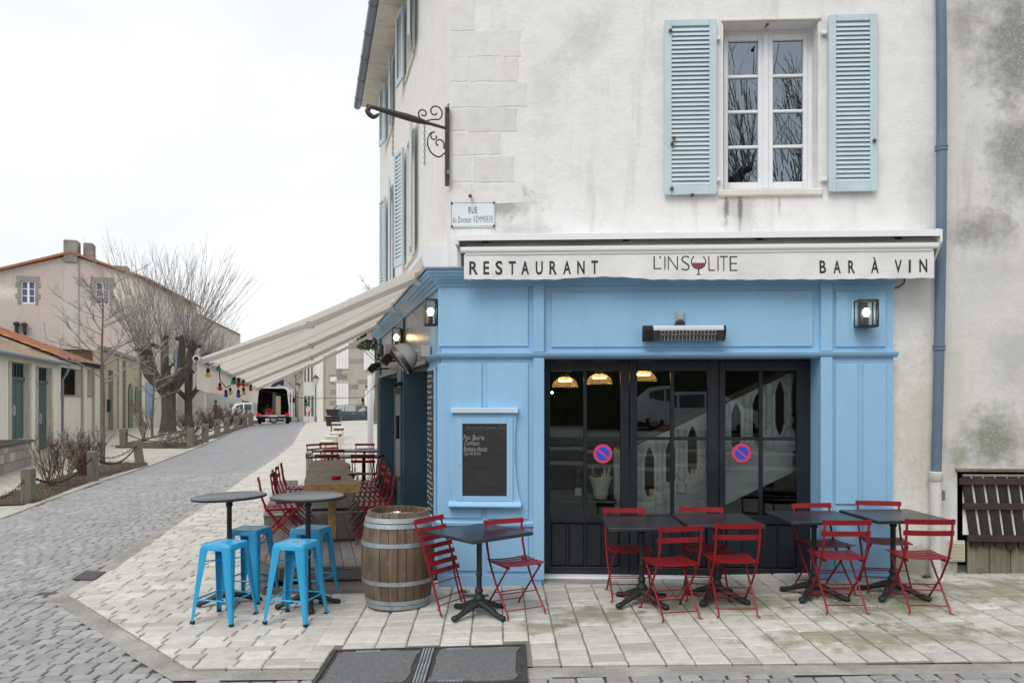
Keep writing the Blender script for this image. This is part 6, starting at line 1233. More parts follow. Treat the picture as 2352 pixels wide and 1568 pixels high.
def build_barrel():
    x, y = -1.105, 7.56; b = thing('oak_barrel', 'weathered oak wine barrel with galvanised hoops beside the deck step', 'barrel', (x, y, g(x, y) + .03)); H = .915
    R_ = lambda z: .292 + .062 * (1 - ((z - H / 2) / (H / 2)) ** 2) if True else 0
    n = 26
    for k in range(n):
        a0 = 2 * math.pi * k / n + .008 + rnd.uniform(-.02, .02) * 0; a1 = 2 * math.pi * (k + 1) / n - .008; dr = rnd.uniform(-.0015, .0015); zt = H - rnd.uniform(0, .004); prof = [(R_(z) + dr, z) for z in frange(.0, zt, 9)]; pin = [(R_(z) - .026, z) for z in frange(zt, 0, 5)]
        m = MB(); m.lathe(prof + pin + [prof[0]], 3, a0=a0, a1=a1)
        for an in (a0, a1):
            pl = prof + pin; m.add([(r * math.cos(an), r * math.sin(an), z) for r, z in pl], [tuple(range(len(pl)))] if an == a0 else [tuple(range(len(pl)))[::-1]])
        m.obj('stave', M['oak'], b, smooth=30)
    m = MB(); m.lathe([(R_(0) - .02, .01), (R_(0) - .02, .04)], 26); m.obj('base_ring', M['oak'], b)
    for z0, z1 in ((.018, .055), (.06, .10), (.245, .285), (.60, .64), (.775, .815), (.825, .868)):
        m = MB(); m.lathe([(R_(z0) + .001, z0), (R_(z0) + .0045, z0), (R_(z1) + .0045, z1), (R_(z1) + .001, z1)], 48); o = m.obj('hoop', M['galv'], b, smooth=40); m = MB(); m.lathe([(R_(z0) + .0055, z0 + .001), (R_(z1) + .0055, z1 - .001)], 5, a0=R(-110), a1=R(-96)); 
        for q in (R(-105), R(-101)): m.sphere((( R_((z0 + z1) / 2) + .006) * math.cos(q), (R_((z0 + z1) / 2) + .006) * math.sin(q), (z0 + z1) / 2), .006, 6)
        m.obj('rivet', M['galv'], o)
    for k in range(5):
        ya, yb = -.275 + k * .11, -.275 + (k + 1) * .11; r = .274; pts = []
        for yy in frange(ya + .001, yb - .001, 5): pts.append((math.sqrt(max(r * r - yy * yy, 1e-4)), yy))
        pts = pts + [(-p[0], p[1]) for p in pts[::-1]]; m = MB(); m.prism(pts, lambda p, q, c: (p, q, c), H - .085, H - .064); m.obj('head_board', M['oakhead'], b)
    m = MB(); m.lathe([(.0005, -.012), (.016, -.012), (.02, -.004), (.013, 0), (.0005, .0)], 12, M=Matrix.Translation(((R_(.46) - .002) * math.cos(R(-98)), (R_(.46) - .002) * math.sin(R(-98)), .46)) @ Matrix.Rotation(R(90), 4, 'X')); m.obj('bung', M['oak'], b)
    a = thing('tin_ashtray', 'small tin ashtray on top of the barrel', 'ashtray', (x - .02, y + .02, g(x, y) + .03 + H - .064)); m = MB(); m.lathe([(.0005, 0), (.045, 0), (.05, .03), (.058, .034), (.05, .036), (.04, .012), (.0005, .010)], 20); m.obj('bowl', M['chrome'], a, smooth=40)
build_barrel()
def build_slab_table():
    A = at(698.6, 1112.4, 9.36); B = at(822, 1107, 9.36); C = at(800, 1057, 13.0); D_ = at(712.6, 1056, 13.0); zt = .89
    o = (A + B) / 2; ax = ((C + D_) / 2 - o); ln = math.hypot(ax.x, ax.y); rz = math.atan2(ax.y, ax.x) - math.pi / 2
    t = thing('slab_table', 'long thick live-edge wooden slab table on the deck', 'table', (o.x, o.y, ZD), rz); h = zt - ZD; w = .325; th = .105
    n = 24; Lp, Rp = [], []
    r3 = random.Random(5)
    for i in range(n + 1):
        y = ln * i / n; Lp.append((-w + .02 * math.sin(i * .9) + r3.uniform(-.008, .008) + .03 * (i / n), y)); Rp.append((w + .022 * math.sin(i * .7 + 1) + r3.uniform(-.008, .008) - (.07 if 6 < i < 9 else 0) - .04 * (i / n), y))
    m = MB(); rings = []
    for (lx, y), (rx, _) in zip(Lp, Rp): wv = .004 * math.sin(y * 7); rings.append([(lx + .03, y, h - th), (rx - .03, y, h - th), (rx, y, h - th * .5), (rx - .012, y, h + wv), (lx + .012, y, h + wv * .5), (lx, y, h - th * .5)])
    m.loft(rings, caps=False); m.obj('slab', M['slab'], t); m = MB(); e = rings[0]; m.add([(p[0], p[1] - .001, p[2]) for p in e], [(0, 1, 2, 3, 4, 5)]); m.obj('sawn_end', M['slabedge'], t); m = MB(); e2 = rings[-1]; m.add([(p[0], p[1] + .001, p[2]) for p in e2], [(5, 4, 3, 2, 1, 0)]); m.obj('sawn_end', M['slabedge'], t)
    for y in (.42, ln - .5):
        for x in (0.02,): m = MB(); m.cbox(x - .05, x + .05, y - .035, y + .035, .03, h - th + .01, .008); m.obj('leg', M['slabedge'], t)
        MB().cbox(-.28, .30, y - .04, y + .04, 0, .03, .006).obj('foot', M['plank'], t)
    a = at(770, 1101, 9.9); s = thing('red_ashtray', 'round red ashtray on the slab table', 'ashtray', (a.x, 9.95, zt + .003)); m = MB(); m.lathe([(.0005, 0), (.052, 0), (.058, .005), (.06, .036), (.054, .04), (.046, .038), (.042, .012), (.0005, .01)], 24); m.obj('bowl', M['ashtray'], s, smooth=40)
    for k in range(4): an = k * math.pi / 2 + .4; MB().box(-.006, .006, .044, .063, .036, .043).xf(Matrix.Rotation(an, 4, 'Z')).obj('notch', M['ashtray'], s)
    # chairs along both sides
    X = Vector((math.cos(rz), math.sin(rz), 0)); Y = Vector((-math.sin(rz), math.cos(rz), 0)); G = 'red folding chairs along the slab table'; ORD = ('closest to the round tables', 'second up from the round tables', 'third up from the round tables', 'fourth up from the round tables', 'fifth up from the round tables', 'closest to the far deck tables')
    for k, (d, off, ro) in enumerate(((.35, -.62, 6), (.95, -.50, -4), (1.35, -.52, 3), (1.9, -.50, -2), (2.5, -.47, 2))):
        p = o + X * off + Y * d; put_chair(p.x, p.y, math.degrees(rz) + 90 + ro, 'red chair %s, street side of slab table' % ORD[k], G, ZD + .002)
    for k, (d, off, ro) in enumerate(((.30, .55, -5), (.80, .52, 4), (1.3, .55, -3), (1.85, .53, 5), (2.4, .56, -4), (2.95, .54, 3))):
        p = o + X * off + Y * d; put_chair(p.x, p.y, math.degrees(rz) - 90 + ro, 'red chair %s, house side of slab table' % ORD[k], G, ZD + .002)
    # two more tables at the far end of the deck with chairs
    G2 = 'red folding chairs at the far deck tables'
    for (u0, u1, v, lb) in ((703, 869, 1048, 'long dark table at the far end of the deck, nearer the slab table'), (716, 869, 1035, 'long dark table at the farthest end of the deck')):
        z = ZD + .75; y = (CAMZ - z) * FPX / (v - VH); xa, xb = (u0 - CX) / FPX * y, (u1 - CX) / FPX * y; tb = thing('deck_table', lb, 'table', ((xa + xb) / 2, y + .3, ZD), R(-3), 'dark tables at the far end of the deck'); hw = (xb - xa) / 2; MB().cbox(-hw, hw, -.3, .3, .715, .75, .008).obj('table_top', M['slate'], tb)
        for q in (-hw * .5, hw * .5): m = MB(); m.lathe([(.2, 0), (.2, .015), (.03, .05), (.025, .7), (.06, .716)], 12, (q, 0, 0)); m.obj('pedestal', M['castiron'], tb, smooth=40)
    for (u, v, y, rz2, lb) in ((757, 1047, 13.75, 182, 'dark red folding chair with back to the slab table end, street side'), (840, 1050, 13.75, 178, 'dark red folding chair with back to the slab table end, house side'), (775, 1040, 15.1, 176, 'red folding chair between the two far deck tables'), (835, 1030, 16.6, 4, 'red folding chair facing down the deck behind the farthest table')):
        put_chair((u - CX) / FPX * y, y, rz2, lb, G2, ZD + .002)
    for (u, y, tilt, lb) in ((738, 16.6, 60, 'red folding chair tipped against the farthest deck table'), (765, 16.9, 35, 'red folding chair leaning askew behind the farthest deck table')):
        c = put_chair((u - CX) / FPX * y, y, tilt, lb, G2, ZD + .002)
build_slab_table()
def build_small():
    # double access hatch filled with asphalt
    hx0, hx1, hy0, hy1 = HATCH; z = g((hx0 + hx1) / 2, (hy0 + hy1) / 2) + .036; h = thing('access_hatch', 'double iron access hatch filled with asphalt in the pavement', 'hatch', ((hx0 + hx1) / 2, (hy0 + hy1) / 2, z)); h.rotation_euler = (math.atan(.021), -math.atan(.03), 0)
    W, D = (hx1 - hx0) / 2, (hy1 - hy0) / 2
    fr = MB()
    for q in ((-W, -W + .035, -D, D), (W - .035, W, -D, D), (-W + .036, W - .036, -D, -D + .03), (-W + .036, W - .036, D - .03, D), (-.05, .05, -D + .031, D - .031)): fr.box(q[0], q[1], q[2], q[3], -.05, .001)
    fr.obj('frame', M['grate'], h)
    for k in range(4): MB().box(-.044 + k * .024, -.044 + k * .024 + .014, -D + .035, D - .035, .0012, .005).obj('rib', M['galv'], h)
    for s in (-1, 1):
        a, b = (-W + .04, -.055) if s < 0 else (.055, W - .04); n = 22; ol = []; r4 = random.Random(11 + s)
        for k in range(n): t = k / n * 4; side = int(t); f = t - side; j = r4.uniform(.0, .035); ol.append([(lerp(a, b, f), -D + .04 + j), (b - .02 - j, lerp(-D + .05, D - .05, f)), (lerp(b, a, f), D - .045 - j), (a + .02 + j * .5, lerp(D - .05, -D + .05, f))][side])
        lid = MB(); lid.box(a, b, -D + .033, D - .033, -.05, -.006); L_ = lid.obj('lid', M['grate'], h); m = MB(); m.prism(ol, lambda p, q, c: (p, q, c), -.006, .0008); m.obj('asphalt_fill', M['asphalt'], L_)
        for k in range(9): xx = lerp(a + .05, b - .2, .1 + .05 * k if s > 0 else .25 + .05 * k); m = MB(); m.box(xx, xx + .018, D - .085, D - .045, -.005, .0022); m.obj('stud', M['galv'], L_)
        for k in range(7): xx = lerp(a + .05, b - .2, .08 + .06 * k); m = MB(); m.box(xx, xx + .02, -D + .045, -D + .075, -.005, .0022); m.obj('stud', M['galv'], L_)
    # drains
    def drain(ps, lb, nb, off, grp=None):
        w = [gp(*p) for p in ps]; o = sum(w, Vector()) / 4; d = thing('street_drain', lb, 'drain', (o.x, o.y, o.z + off), 0, grp); q = [p - o for p in w]; m = MB(); m.add([(p.x, p.y, p.z) for p in q], [(0, 1, 2, 3)]); m.obj('shaft', M['hole'], d)
        for k in range(nb):
            t0, t1 = (k + .15) / nb, (k + .62) / nb
            for (r0, r1) in ((.03, .49), (.52, .97)):
                m = MB(); A = lambda t, r: (q[0].lerp(q[1], t)).lerp(q[3].lerp(q[2], t), r); pp = [A(t0, r0), A(t1, r0), A(t1, r1), A(t0, r1)]; m.add([tuple(p + Vector((0, 0, .001))) for p in pp] + [tuple(p + Vector((0, 0, .012))) for p in pp], [(4, 5, 6, 7), (0, 1, 5, 4), (1, 2, 6, 5), (2, 3, 7, 6), (3, 0, 4, 7)]); m.obj('grate_bar', M['gratebar'], d)
    drain([(164, 1334), (216, 1336), (244, 1315), (196, 1313)], 'iron street drain grate beside the pale pavement edge', 9, .014)
    drain([(176, 1118), (208, 1119), (232, 1110), (198, 1109)], 'iron drain grate against the kerb of the planted bed', 6, .016)
    w = gp(1092, 1376); c = thing('drain_cover', 'small worn drain cover in front of the blue pier', 'drain', (w.x, w.y, w.z + .034)); MB().cbox(-.15, .15, -.06, .06, -.02, .004, .004).obj('plate', M['gutterstone'], c); MB().cbox(-.13, .13, -.045, .045, .0042, .008, .002).obj('lid', M['grate'], c)
    # clear cup lying by the wall
    w = gp(2006, 1360); c = thing('plastic_cup', 'crushed clear plastic cup lying by the blue right pier', 'cup', (w.x, w.y, w.z + .045)); m = MB(); m.lathe([(.0005, -.05), (.026, -.05), (.028, -.04), (.037, .055), (.04, .058), (.037, .06)], 14, M=Matrix.Rotation(R(82), 4, 'Y')); m.v = [(x, y + .006 * math.sin(x * 90), z + .005 * math.cos(x * 70)) for x, y, z in m.v]; m.obj('cup', M['cupglass'], c, smooth=30); m = MB(); m.tube([(.05, 0, .03), (.08, .03, .05), (.13, .05, .02)], .004, 5); m.obj('straw', M['pvc'], c)
    # weeds at the foot of the walls
    wd = [((1066, 1368), .05, 12, 'small green weed at the foot of the blue pier'), ((2125, 1334), .05, 10, 'small weed below the drainpipe'), ((2050, 1340), .04, 8, 'tiny weed at the edge of the right pier')]
    for px, r, n, lb in wd:
        w = gp(*px); m = MB()
        for k in range(n * 3):
            a = rnd.random() * 6.28; L = rnd.uniform(.02, r); p = Vector((math.cos(a) * rnd.random() * r, math.sin(a) * rnd.random() * r * .5, 0)); q = p + Vector((math.cos(a) * L * .6, math.sin(a) * L * .6, L)); s = Vector((-math.sin(a), math.cos(a), 0)) * .008; m.add([p, (p + q) / 2 + s, q, (p + q) / 2 - s], [(0, 1, 2, 3)])
        o = m.obj('weed', M['grass'], label=lb, cat='plant'); o.location = w + Vector((0, 0, .03))
build_small()
# ------------------------------------------------------------ houses, trees and planting across the street
FG = Frame((-19.0, 32.1), -0.336, 1.0)
def G(u, v, off=0.0): return FG.px(u, v, off)
def gloc(x, y=0.0): w = FG.W(x, y, 0); return g(w.x, w.y)
def boards(parent, name, x0, x1, z0, z1, y0, y1, n, mat, gap=.008):
    for k in range(n): a, b = lerp(x0, x1, k / n), lerp(x0, x1, (k + 1) / n); MB().box(a + gap / 2, b - gap / 2, y0, y1, z0, z1).obj(name, mat, parent)
def tiles(parent, x0, x1, L, z0, pitch, mat, step=.21, over=.12, y0=-.25):
    """canal tile roof rising into +Y from the eave line"""
    m = MB(); n = int((x1 - x0) / step); rows = int(L / .38); sp, cp = math.sin(pitch), math.cos(pitch)
    for i in range(n):
        xc = x0 + (i + .5) * step
        for j in range(rows):
            a, b = j * .38 - .03, (j + 1) * .38; r0, r1 = step * .52, step * .44; ring = []
            for (d, r, lift) in ((a, r0, .015), (b, r1, .0)):
                ring.append([(xc + r * math.cos(t) + rnd.uniform(-.004, .004), y0 + d * cp - (r * math.sin(t) * .55 + lift) * sp, z0 + d * sp + (r * math.sin(t) * .55 + lift) * cp) for t in frange(math.pi, 0, 5)])
            m.loft(ring, caps=False, closed=False)
    m.obj('roof_tiles', mat, parent, smooth=50, kind='stuff')
    MB().add([(x0, y0 - .02, z0 - .05), (x1, y0 - .02, z0 - .05), (x1, y0 + L * cp, z0 + L * sp - .03), (x0, y0 + L * cp, z0 + L * sp - .03), (x0, y0 - .02, z0 - .10), (x1, y0 - .02, z0 - .10), (x1, y0 + L * cp, z0 + L * sp - .12), (x0, y0 + L * cp, z0 + L * sp - .12)], [(0, 1, 2, 3), (4, 7, 6, 5), (0, 4, 5, 1), (1, 5, 6, 2), (2, 6, 7, 3), (3, 7, 4, 0)]).obj('roof_deck', M['plank'], parent)
def build_garage():
    b = thing('garage_building', 'low cream garage with dark green doors and buff tiled roof', 'building', FG.o, FG.rz)
    x1 = G(138, 900)[0]; d1 = (G(26, 900)[0], G(64, 900)[0], -.3, G(45, 832)[1]); d2 = (G(87, 900)[0], G(115.5, 900)[0], -.4, G(100, 843)[1]); ez = G(146, 836)[1]
    wall_holes(-16, x1, -1.2, ez, [d1, d2], 0, .35).obj('wall', M['cream'], b)
    MB().add([(x1, 0, -1), (x1, 6, -1), (x1, 6, ez + 1.9), (x1, 0, ez)], [(3, 2, 1, 0)]).obj('end_wall', M['cream'], b)
    for i, (a, c, z0, z1) in enumerate((d1, d2)):
        d = thing('door', None, None, parent=b); zt = G(45 if i == 0 else 100, 868 if i == 0 else 876)[1]; y = .14
        zb = gloc(c) if i else G(45, 1009)[1]
        for p, q in ((a, (a + c) / 2 - .008), ((a + c) / 2 + .008, c)): boards(d, 'door_board', p + .01, q - .005, zb + .01, zt - .08, y, y + .05, 3, M['greenwood'])
        MB().box(a, c, y - .05, y + .06, zt - .08, zt + .04).obj('transom_rail', M['greenwood'], d)
        for k in range(6): xx = lerp(a + .06, c - .06, k / 5); MB().box(xx - .04, xx + .04, y + .005, y + .04, zt + .04, z1 - .05).obj('transom_bar', M['greenwood'], d)
        MB().box(a, c, y + .05, y + .06, zt, z1).obj('transom_back', M['hole'], d); MB().box(a, c, y - .01, y + .06, z1 - .05, z1).obj('frame_head', M['greenwood'], d)
        # dressed stone jambs
        for (p, q) in ((a - .32, a - .004), (c + .004, c + .36)):
            z = -.6 if i else zb
            while z < z1 - .05: hgt = rnd.uniform(.3, .42); MB().cbox(p + rnd.uniform(-.04, .0) * (p < a), q + rnd.uniform(0, .05) * (p > a), -.025, .01, z + .004, min(z + hgt - .004, z1 + .02), .01).obj('jamb_stone', M['ashlar'], b); z += hgt
    tiles(b, -16, x1 + .1, 7.5, ez, R(22), M['tile_b'])
    m = MB(); m.tube([(-16, -.33, ez - .04), (x1 + .1, -.33, ez - .04)], .075, 8); m.obj('gutter', M['zincgut'], b, smooth=40)
    m = MB(); dx = G(142, 860)[0]; m.tube([(dx - .05, -.33, ez - .1), (dx - .15, -.2, ez - .45), (dx - .15, -.06, ez - .7), (dx - .15, -.06, .7)], .055, 8); m.tube([(dx - .15, -.06, .7), (dx - .15, -.06, -.25)], .05, 8); m.obj('drainpipe', M['zincgut'], b, smooth=40)
    for (u, v, lb) in ((31, 942, 'faded round no-parking sticker on the green garage door with the lower step'), (92, 961, 'faded round no-parking sticker on the green door at street level')):
        x, z = G(u, v, -.12); s = thing('no_parking_sticker', lb, 'sticker', FG.W(x + .12, .132, z), FG.rz, 'stickers on the green doors'); m = MB(); m.lathe([(.2, 0), (.2, .004), (.0005, .004)], 20, M=Matrix.Rotation(R(90), 4, 'X')); m.obj('disc', M['fadepink'], s); m = MB(); m.lathe([(.14, .006), (.0005, .006)], 20, M=Matrix.Rotation(R(90), 4, 'X')); m.obj('blue_field', M['fadeblue'], s)
    # stone loading step
    p = gp(72, 1068); st = thing('stone_step_block', 'grey stone loading platform below the first green garage door', 'platform', (p.x, p.y, p.z), FG.rz); h = (1068 - 1011) * p.y / FPX; MB().box(-7, -.02, .03, 1.2, -.3, h - .02).obj('core', M['greystone'], st); MB().cbox(-7, .06, -.06, 1.2, h - .04, h + .03, .01).obj('slab', M['darkband'], st)
    z = -.1; r = 0
    while z < h - .08:
        hh = (.36, .28, .34)[r % 3]; x = -6 + .2 * r
        while x < 0: w = rnd.uniform(.45, .8); MB().cbox(x + .006, min(x + w, 0) - .006, -.012, .05, z + .006, min(z + hh, h - .045) - .006, .012).obj('stone', M['greydressed'] if rnd.random() < .75 else M['ashlar'], st); x += w
        z += hh; r += 1
    # open-sided lean-to with orange roof, planted court behind
    c = thing('walled_court', 'cream courtyard wall with two openings under an orange tiled roof', 'wall', FG.o, FG.rz); x2 = G(232, 900)[0]; zl = G(170, 907)[1]; zt = G(170, 846)[1]; oz = G(146, 836)[1] + .16
    o1 = (G(143, 880)[0], G(188, 880)[0], zl, zt); o2 = (G(203, 880)[0], G(214, 880)[0], zl, zt + .1)
    wall_holes(x1 + .004, x2, -1.2, oz - .05, [o1, o2], .05, .3).obj('wall', M['cream'], c)
    for q in (o1, o2): MB().cbox(q[0] - .05, q[1] + .05, -.0, .34, q[2] - .08, q[2] - .002).obj('coping', M['greydressed'], c)
    for a in (o1[1] + .02, o2[1] + .02): MB().cbox(a, a + .35, -.03, .049, -.8, oz - .1).obj('pier', M['ashlar'], c)
    MB().box(x1, x2 + 2, 2.6, 2.8, -1, 4).obj('inner_wall', M['greystone'], c); MB().box(x2 - .3, x2 - .1, .31, 2.6, -1, oz).obj('cross_wall', M['greystone'], c)
    tiles(c, x1 + .12, x2 + .1, 8.5, oz + .06, R(22), M['tile_o'], y0=-.2)
    MB().add([(x1 + .02, 0.3, oz), (x2, 0.3, oz), (x2, 0.3, oz + .1), (x1 + .02, .3, oz + .1)], [(0, 1, 2, 3)]).obj('eave_board', M['cream'], c)
    pl = thing('palm_plant', 'green palm behind the courtyard wall opening', 'plant', FG.W(o1[1] + .1, .95, gloc(o1[0]) + .3)); m = MB()
    for k in range(60):
        a = rnd.random() * 6.28; el = rnd.uniform(.1, 1.4); L = rnd.uniform(.7, 1.3); pts = []
        for i in range(5): t = i / 4; pts.append(Vector((math.cos(a) * L * t * math.cos(el), math.sin(a) * L * t * math.cos(el), zl + .2 - .3 + L * t * math.sin(el) - .5 * t * t * L)))
        s = Vector((-math.sin(a), math.cos(a), 0)) * .035
        for i in range(4): m.add([pts[i] - s * (1 - i / 5), pts[i] + s * (1 - i / 5), pts[i + 1] + s * (1 - (i + 1) / 5), pts[i + 1] - s * (1 - (i + 1) / 5)], [(0, 1, 2, 3)])
    m.obj('fronds', M['palm'], pl); m = MB(); m.tube([(0, 0, 0), (0, 0, zl - .2)], [.12, .1], 8); m.obj('trunk', M['bark'], pl)
    # old stone house with door and downpipes
    h = thing('old_stone_house', 'ochre stone fronted house with narrow sage doors and downpipes', 'building', FG.o, FG.rz); x3 = G(326, 900)[0]; tz = G(300, 826)[1]; e0 = x2 + .004
    dr = (G(249, 900)[0], G(259, 900)[0], -1.0, G(254, 850)[1]); hs = [dr]
    wall_holes(e0, x3, -1.2, tz, hs, 0, .4).obj('wall', M['oldstone'], h); MB().cbox(e0, x3 + .1, -.18, .2, tz + .001, tz + .25, .03).obj('parapet', M['greydressed'], h); MB().add([(e0, .2, tz), (x3, .2, tz), (x3, 7, tz + .1), (e0, 7, tz + .1)], [(0, 1, 2, 3)]).obj('roof', M['tile_b'], h)
    d = thing('door', None, None, parent=h); boards(d, 'door_board', dr[0], dr[1], -.8, dr[3], .2, .25, 3, M['sage'])
    z = -.5
    while z < dr[3]: MB().cbox(dr[1] + .01, dr[1] + .6 + rnd.uniform(-.1, .1), -.03, .01, z + .005, z + .4).obj('jamb_stone', M['ashlar'], h); z += .41
    for u, wd in ((270, .07), (283, .08), (320, .07)): x = G(u, 900)[0]; m = MB(); m.tube([(x, -.1, tz - .2), (x, -.1, -.1)], wd, 8); m.obj('downpipe', M['castpipe'] if u == 270 else M['greydressed'], h, smooth=40)
    for (ua, ub, va, vb) in ((294, 303, 880, 986), (309, 317, 884, 950)):
        xa, xb, za, zb = G(ua, 900)[0], G(ub, 900)[0], G(298, vb)[1], G(298, va)[1]; m = MB(); hw = (xb - xa) / 2; pts = [(xa, za), (xb, za), (xb, zb - hw * .5), ((xa + xb) / 2 + hw * .6, zb - hw * .1), ((xa + xb) / 2, zb), ((xa + xb) / 2 - hw * .6, zb - hw * .1), (xa, zb - hw * .5)]; m.prism(pts, lambda p, q, r: (p, r, q), -.07, -.01); m.obj('shutter', M['sage'], h)
    mx_, mz = G(251, 931, .1); MB().cbox(mx_ - .15, mx_ + .25, -.2, -.002, mz - .35, mz + .35).obj('letterbox', M['greenwood'], h)
    return x3
M['fadepink'] = pm('faded_sticker_red', (0.45, 0.33, 0.42), .6, .05); M['fadeblue'] = pm('faded_sticker_blue', (0.16, 0.18, 0.42), .6, .05)
GX3 = build_garage()
def far_window(parent, fr, x0, x1, z0, z1, mat_frame, pane, cols=2, rows=3, y=.12):
    w = thing('window', None, None, parent=parent); m = MB(); t = (x1 - x0) * .08
    m.box(x0, x0 + t, y, y + .06, z0, z1); m.box(x1 - t, x1, y, y + .06, z0, z1); m.box(x0 + t, x1 - t, y, y + .06, z0, z0 + t); m.box(x0 + t, x1 - t, y, y + .06, z1 - t, z1); xm = (x0 + x1) / 2; m.box(xm - t * .9, xm + t * .9, y - .01, y + .05, z0 + t, z1 - t); m.obj('frame', mat_frame, w)
    for (a, b) in ((x0 + t, xm - t * .9), (xm + t * .9, x1 - t)):
        for r in range(rows): c, d = lerp(z0 + t, z1 - t, r / rows), lerp(z0 + t, z1 - t, (r + 1) / rows); MB().box(a + .005, b - .005, y + .035, y + .05, c + .02, d - .02).obj('pane', pane, w)
        for r in range(1, rows): zz = lerp(z0 + t, z1 - t, r / rows); MB().box(a, b, y + .005, y + .05, zz - .025, zz + .025).obj('glazing_bar', mat_frame, w)
def build_pink():
    c = FG.W(GX3, 0, 0); FQ = Frame((c.x, c.y), 0.948, 0.3185); q = lambda u, v: FQ.px(u, v)
    b = thing('pink_house', 'tall weathered pink rendered house with gable and two chimneys', 'building', FQ.o, FQ.rz)
    ez = q(328, 640)[1]; ax, az = q(163, 586); lx = ax * 2
    w1 = (q(48, 670)[0], q(80.5, 670)[0], q(64, 697)[1], q(64, 645)[1]); w2 = (q(219, 670)[0], q(251, 670)[0], q(235, 699)[1], q(235, 647.5)[1])
    wall_holes(lx, 0, -1, ez, [w1, w2], 0, .4).obj('gable_wall', M['pink'], b)
    m = MB(); m.prism([(lx, ez + .001), (0, ez + .001), (ax, az)], lambda p, r, s: (p, s, r), 0, .35); m.obj('gable_top', M['pink'], b)
    for wq in (w1, w2):
        far_window(b, FQ, *wq, M['white_frame'], M['bluepane']); z = wq[2] - .1
        k = 0
        while z < wq[3] + .3:
            e = .35 if k % 2 else .22
            for a, d in ((wq[0] - e, wq[0] - .01), (wq[1] + .01, wq[1] + e)): MB().cbox(a, d, -.025, .01, z + .01, z + .40, .01).obj('surround_stone', M['greydressed'], b)
            z += .42; k += 1
        MB().cbox(wq[0] - .3, wq[1] + .3, -.03, .01, wq[3] + .01, wq[3] + .35, .01).obj('lintel', M['greydressed'], b)
    # side front along the street
    sd = Frame((c.x, c.y), -0.18, 1.0); Rm = Matrix.Rotation(sd.rz - FQ.rz, 4, 'Z'); L = 19.0
    def SQ(u, v, off=0): return sd.px(u, v, off)
    m = wall_holes(0.002, L, -1, ez, [], 0, .4); m.xf(Rm).obj('street_wall', M['cream'], b)
    for (u0, u1, v0, v1, mt) in ((334, 341, 876, 960, 'skyshut'), (343, 351, 876, 960, 'skyshut'), (336, 344, 772, 830, 'limew'), (352, 360, 776, 832, 'limew'), (400, 410, 800, 850, 'skyshut'), (336, 343, 690, 745, 'limew'), (353, 360, 700, 752, 'limew'), (420, 428, 720, 770, 'skyshut')):
        xa, xb = SQ(u0, 900)[0], SQ(u1, 900)[0]; za, zb = SQ((u0 + u1) / 2, v1)[1], SQ((u0 + u1) / 2, v0)[1]; m = MB(); m.box(xa, xb, -.08, -.02, za, zb); m.xf(Rm).obj('shutter', M[mt], b)
    # roof slabs
    ov = .3
    for (xa, za, xb, zb) in ((lx - .5, ez - .12, ax, az + .12), (0.5, ez - .12, ax, az + .12)):
        m = MB(); e = Rm @ Vector((L, 0, 0)); A = Vector((xa, -ov, za)); B = Vector((xb, -ov, zb)); off = Vector((e.x, e.y, 0)); vs = [A, B, B + off, A + off]; m.add([tuple(v) for v in vs] + [(v.x, v.y, v.z + .16) for v in vs], [(0, 1, 2, 3), (7, 6, 5, 4), (0, 4, 5, 1), (1, 5, 6, 2), (2, 6, 7, 3), (3, 7, 4, 0)]); m.obj('roof', M['tile_o'], b)
    # chimneys and the flue breast on the gable
    x0, zt = q(147, 551); x1, _ = q(180, 551); zb = q(165, 588)[1]; MB().cbox(x0, x1, -.25, .9, zb - .5, zt, .05).obj('chimney', M['chimney'], b); MB().cbox(q(148, 600)[0], q(181, 600)[0], -.12, -.002, q(165, 850)[1], zb - .3, .04).obj('flue_breast', M['pink'], b)
    x0, zt = q(189, 555); x1, _ = q(212, 555); MB().cbox(x0, x1, .3, 1.4, zb - .6, zt, .05).obj('chimney', M['chimney'], b); MB().cbox(q(181, 590)[0], q(216, 590)[0], .2, 1.5, zb - .8, q(200, 588)[1], .05).obj('chimney_base', M['chimney'], b)
    x0, zt = q(228, 607); x1, _ = q(266, 607); MB().cbox(x0, x1, 6, 7.2, zb - 1.5, zt + .9, .05).obj('chimney', M['chimney'], b)
    for u, v in ((40, 748), (58, 750)): x, z = q(u, v); m = MB(); m.tube([(x, 0, z - .5), (x, -.25, z - .4), (x, -.25, z)], .12, 8); m.lathe([(.12, 0), (.22, .05), (.22, .2), (.0005, .3)], 10, (x, -.25, z)); m.obj('vent_cowl', M['blackmetal'], b)
    # next houses up the street
    e = sd.W(L, 0, 0); FN = Frame((e.x, e.y), -0.18, 1.0); n = thing('cream_row_house', 'cream rendered row house beyond the pink house behind the pollarded trees', 'building', FN.o, FN.rz)
    wall_holes(.01, 26, -1, ez - .6, [], 0, .4).obj('wall', M['cream'], n); MB().add([(0, -.3, ez - .7), (26, -.3, ez - .7), (26, 5, ez + 1.2), (0, 5, ez + 1.2)], [(0, 1, 2, 3)]).obj('roof', M['tile_o'], n)
    for k in range(6): x = 2 + k * 3.9; MB().box(x, x + 1.0, -.03, .01, 5.4, 7.6).obj('window', M['darkpane'], n); MB().box(x - .6, x - .05, -.07, -.02, 5.3, 7.7).obj('shutter', M['skyshut'], n); MB().box(x + 1.05, x + 1.6, -.07, -.02, 5.3, 7.7).obj('shutter', M['skyshut'], n)
build_pink()
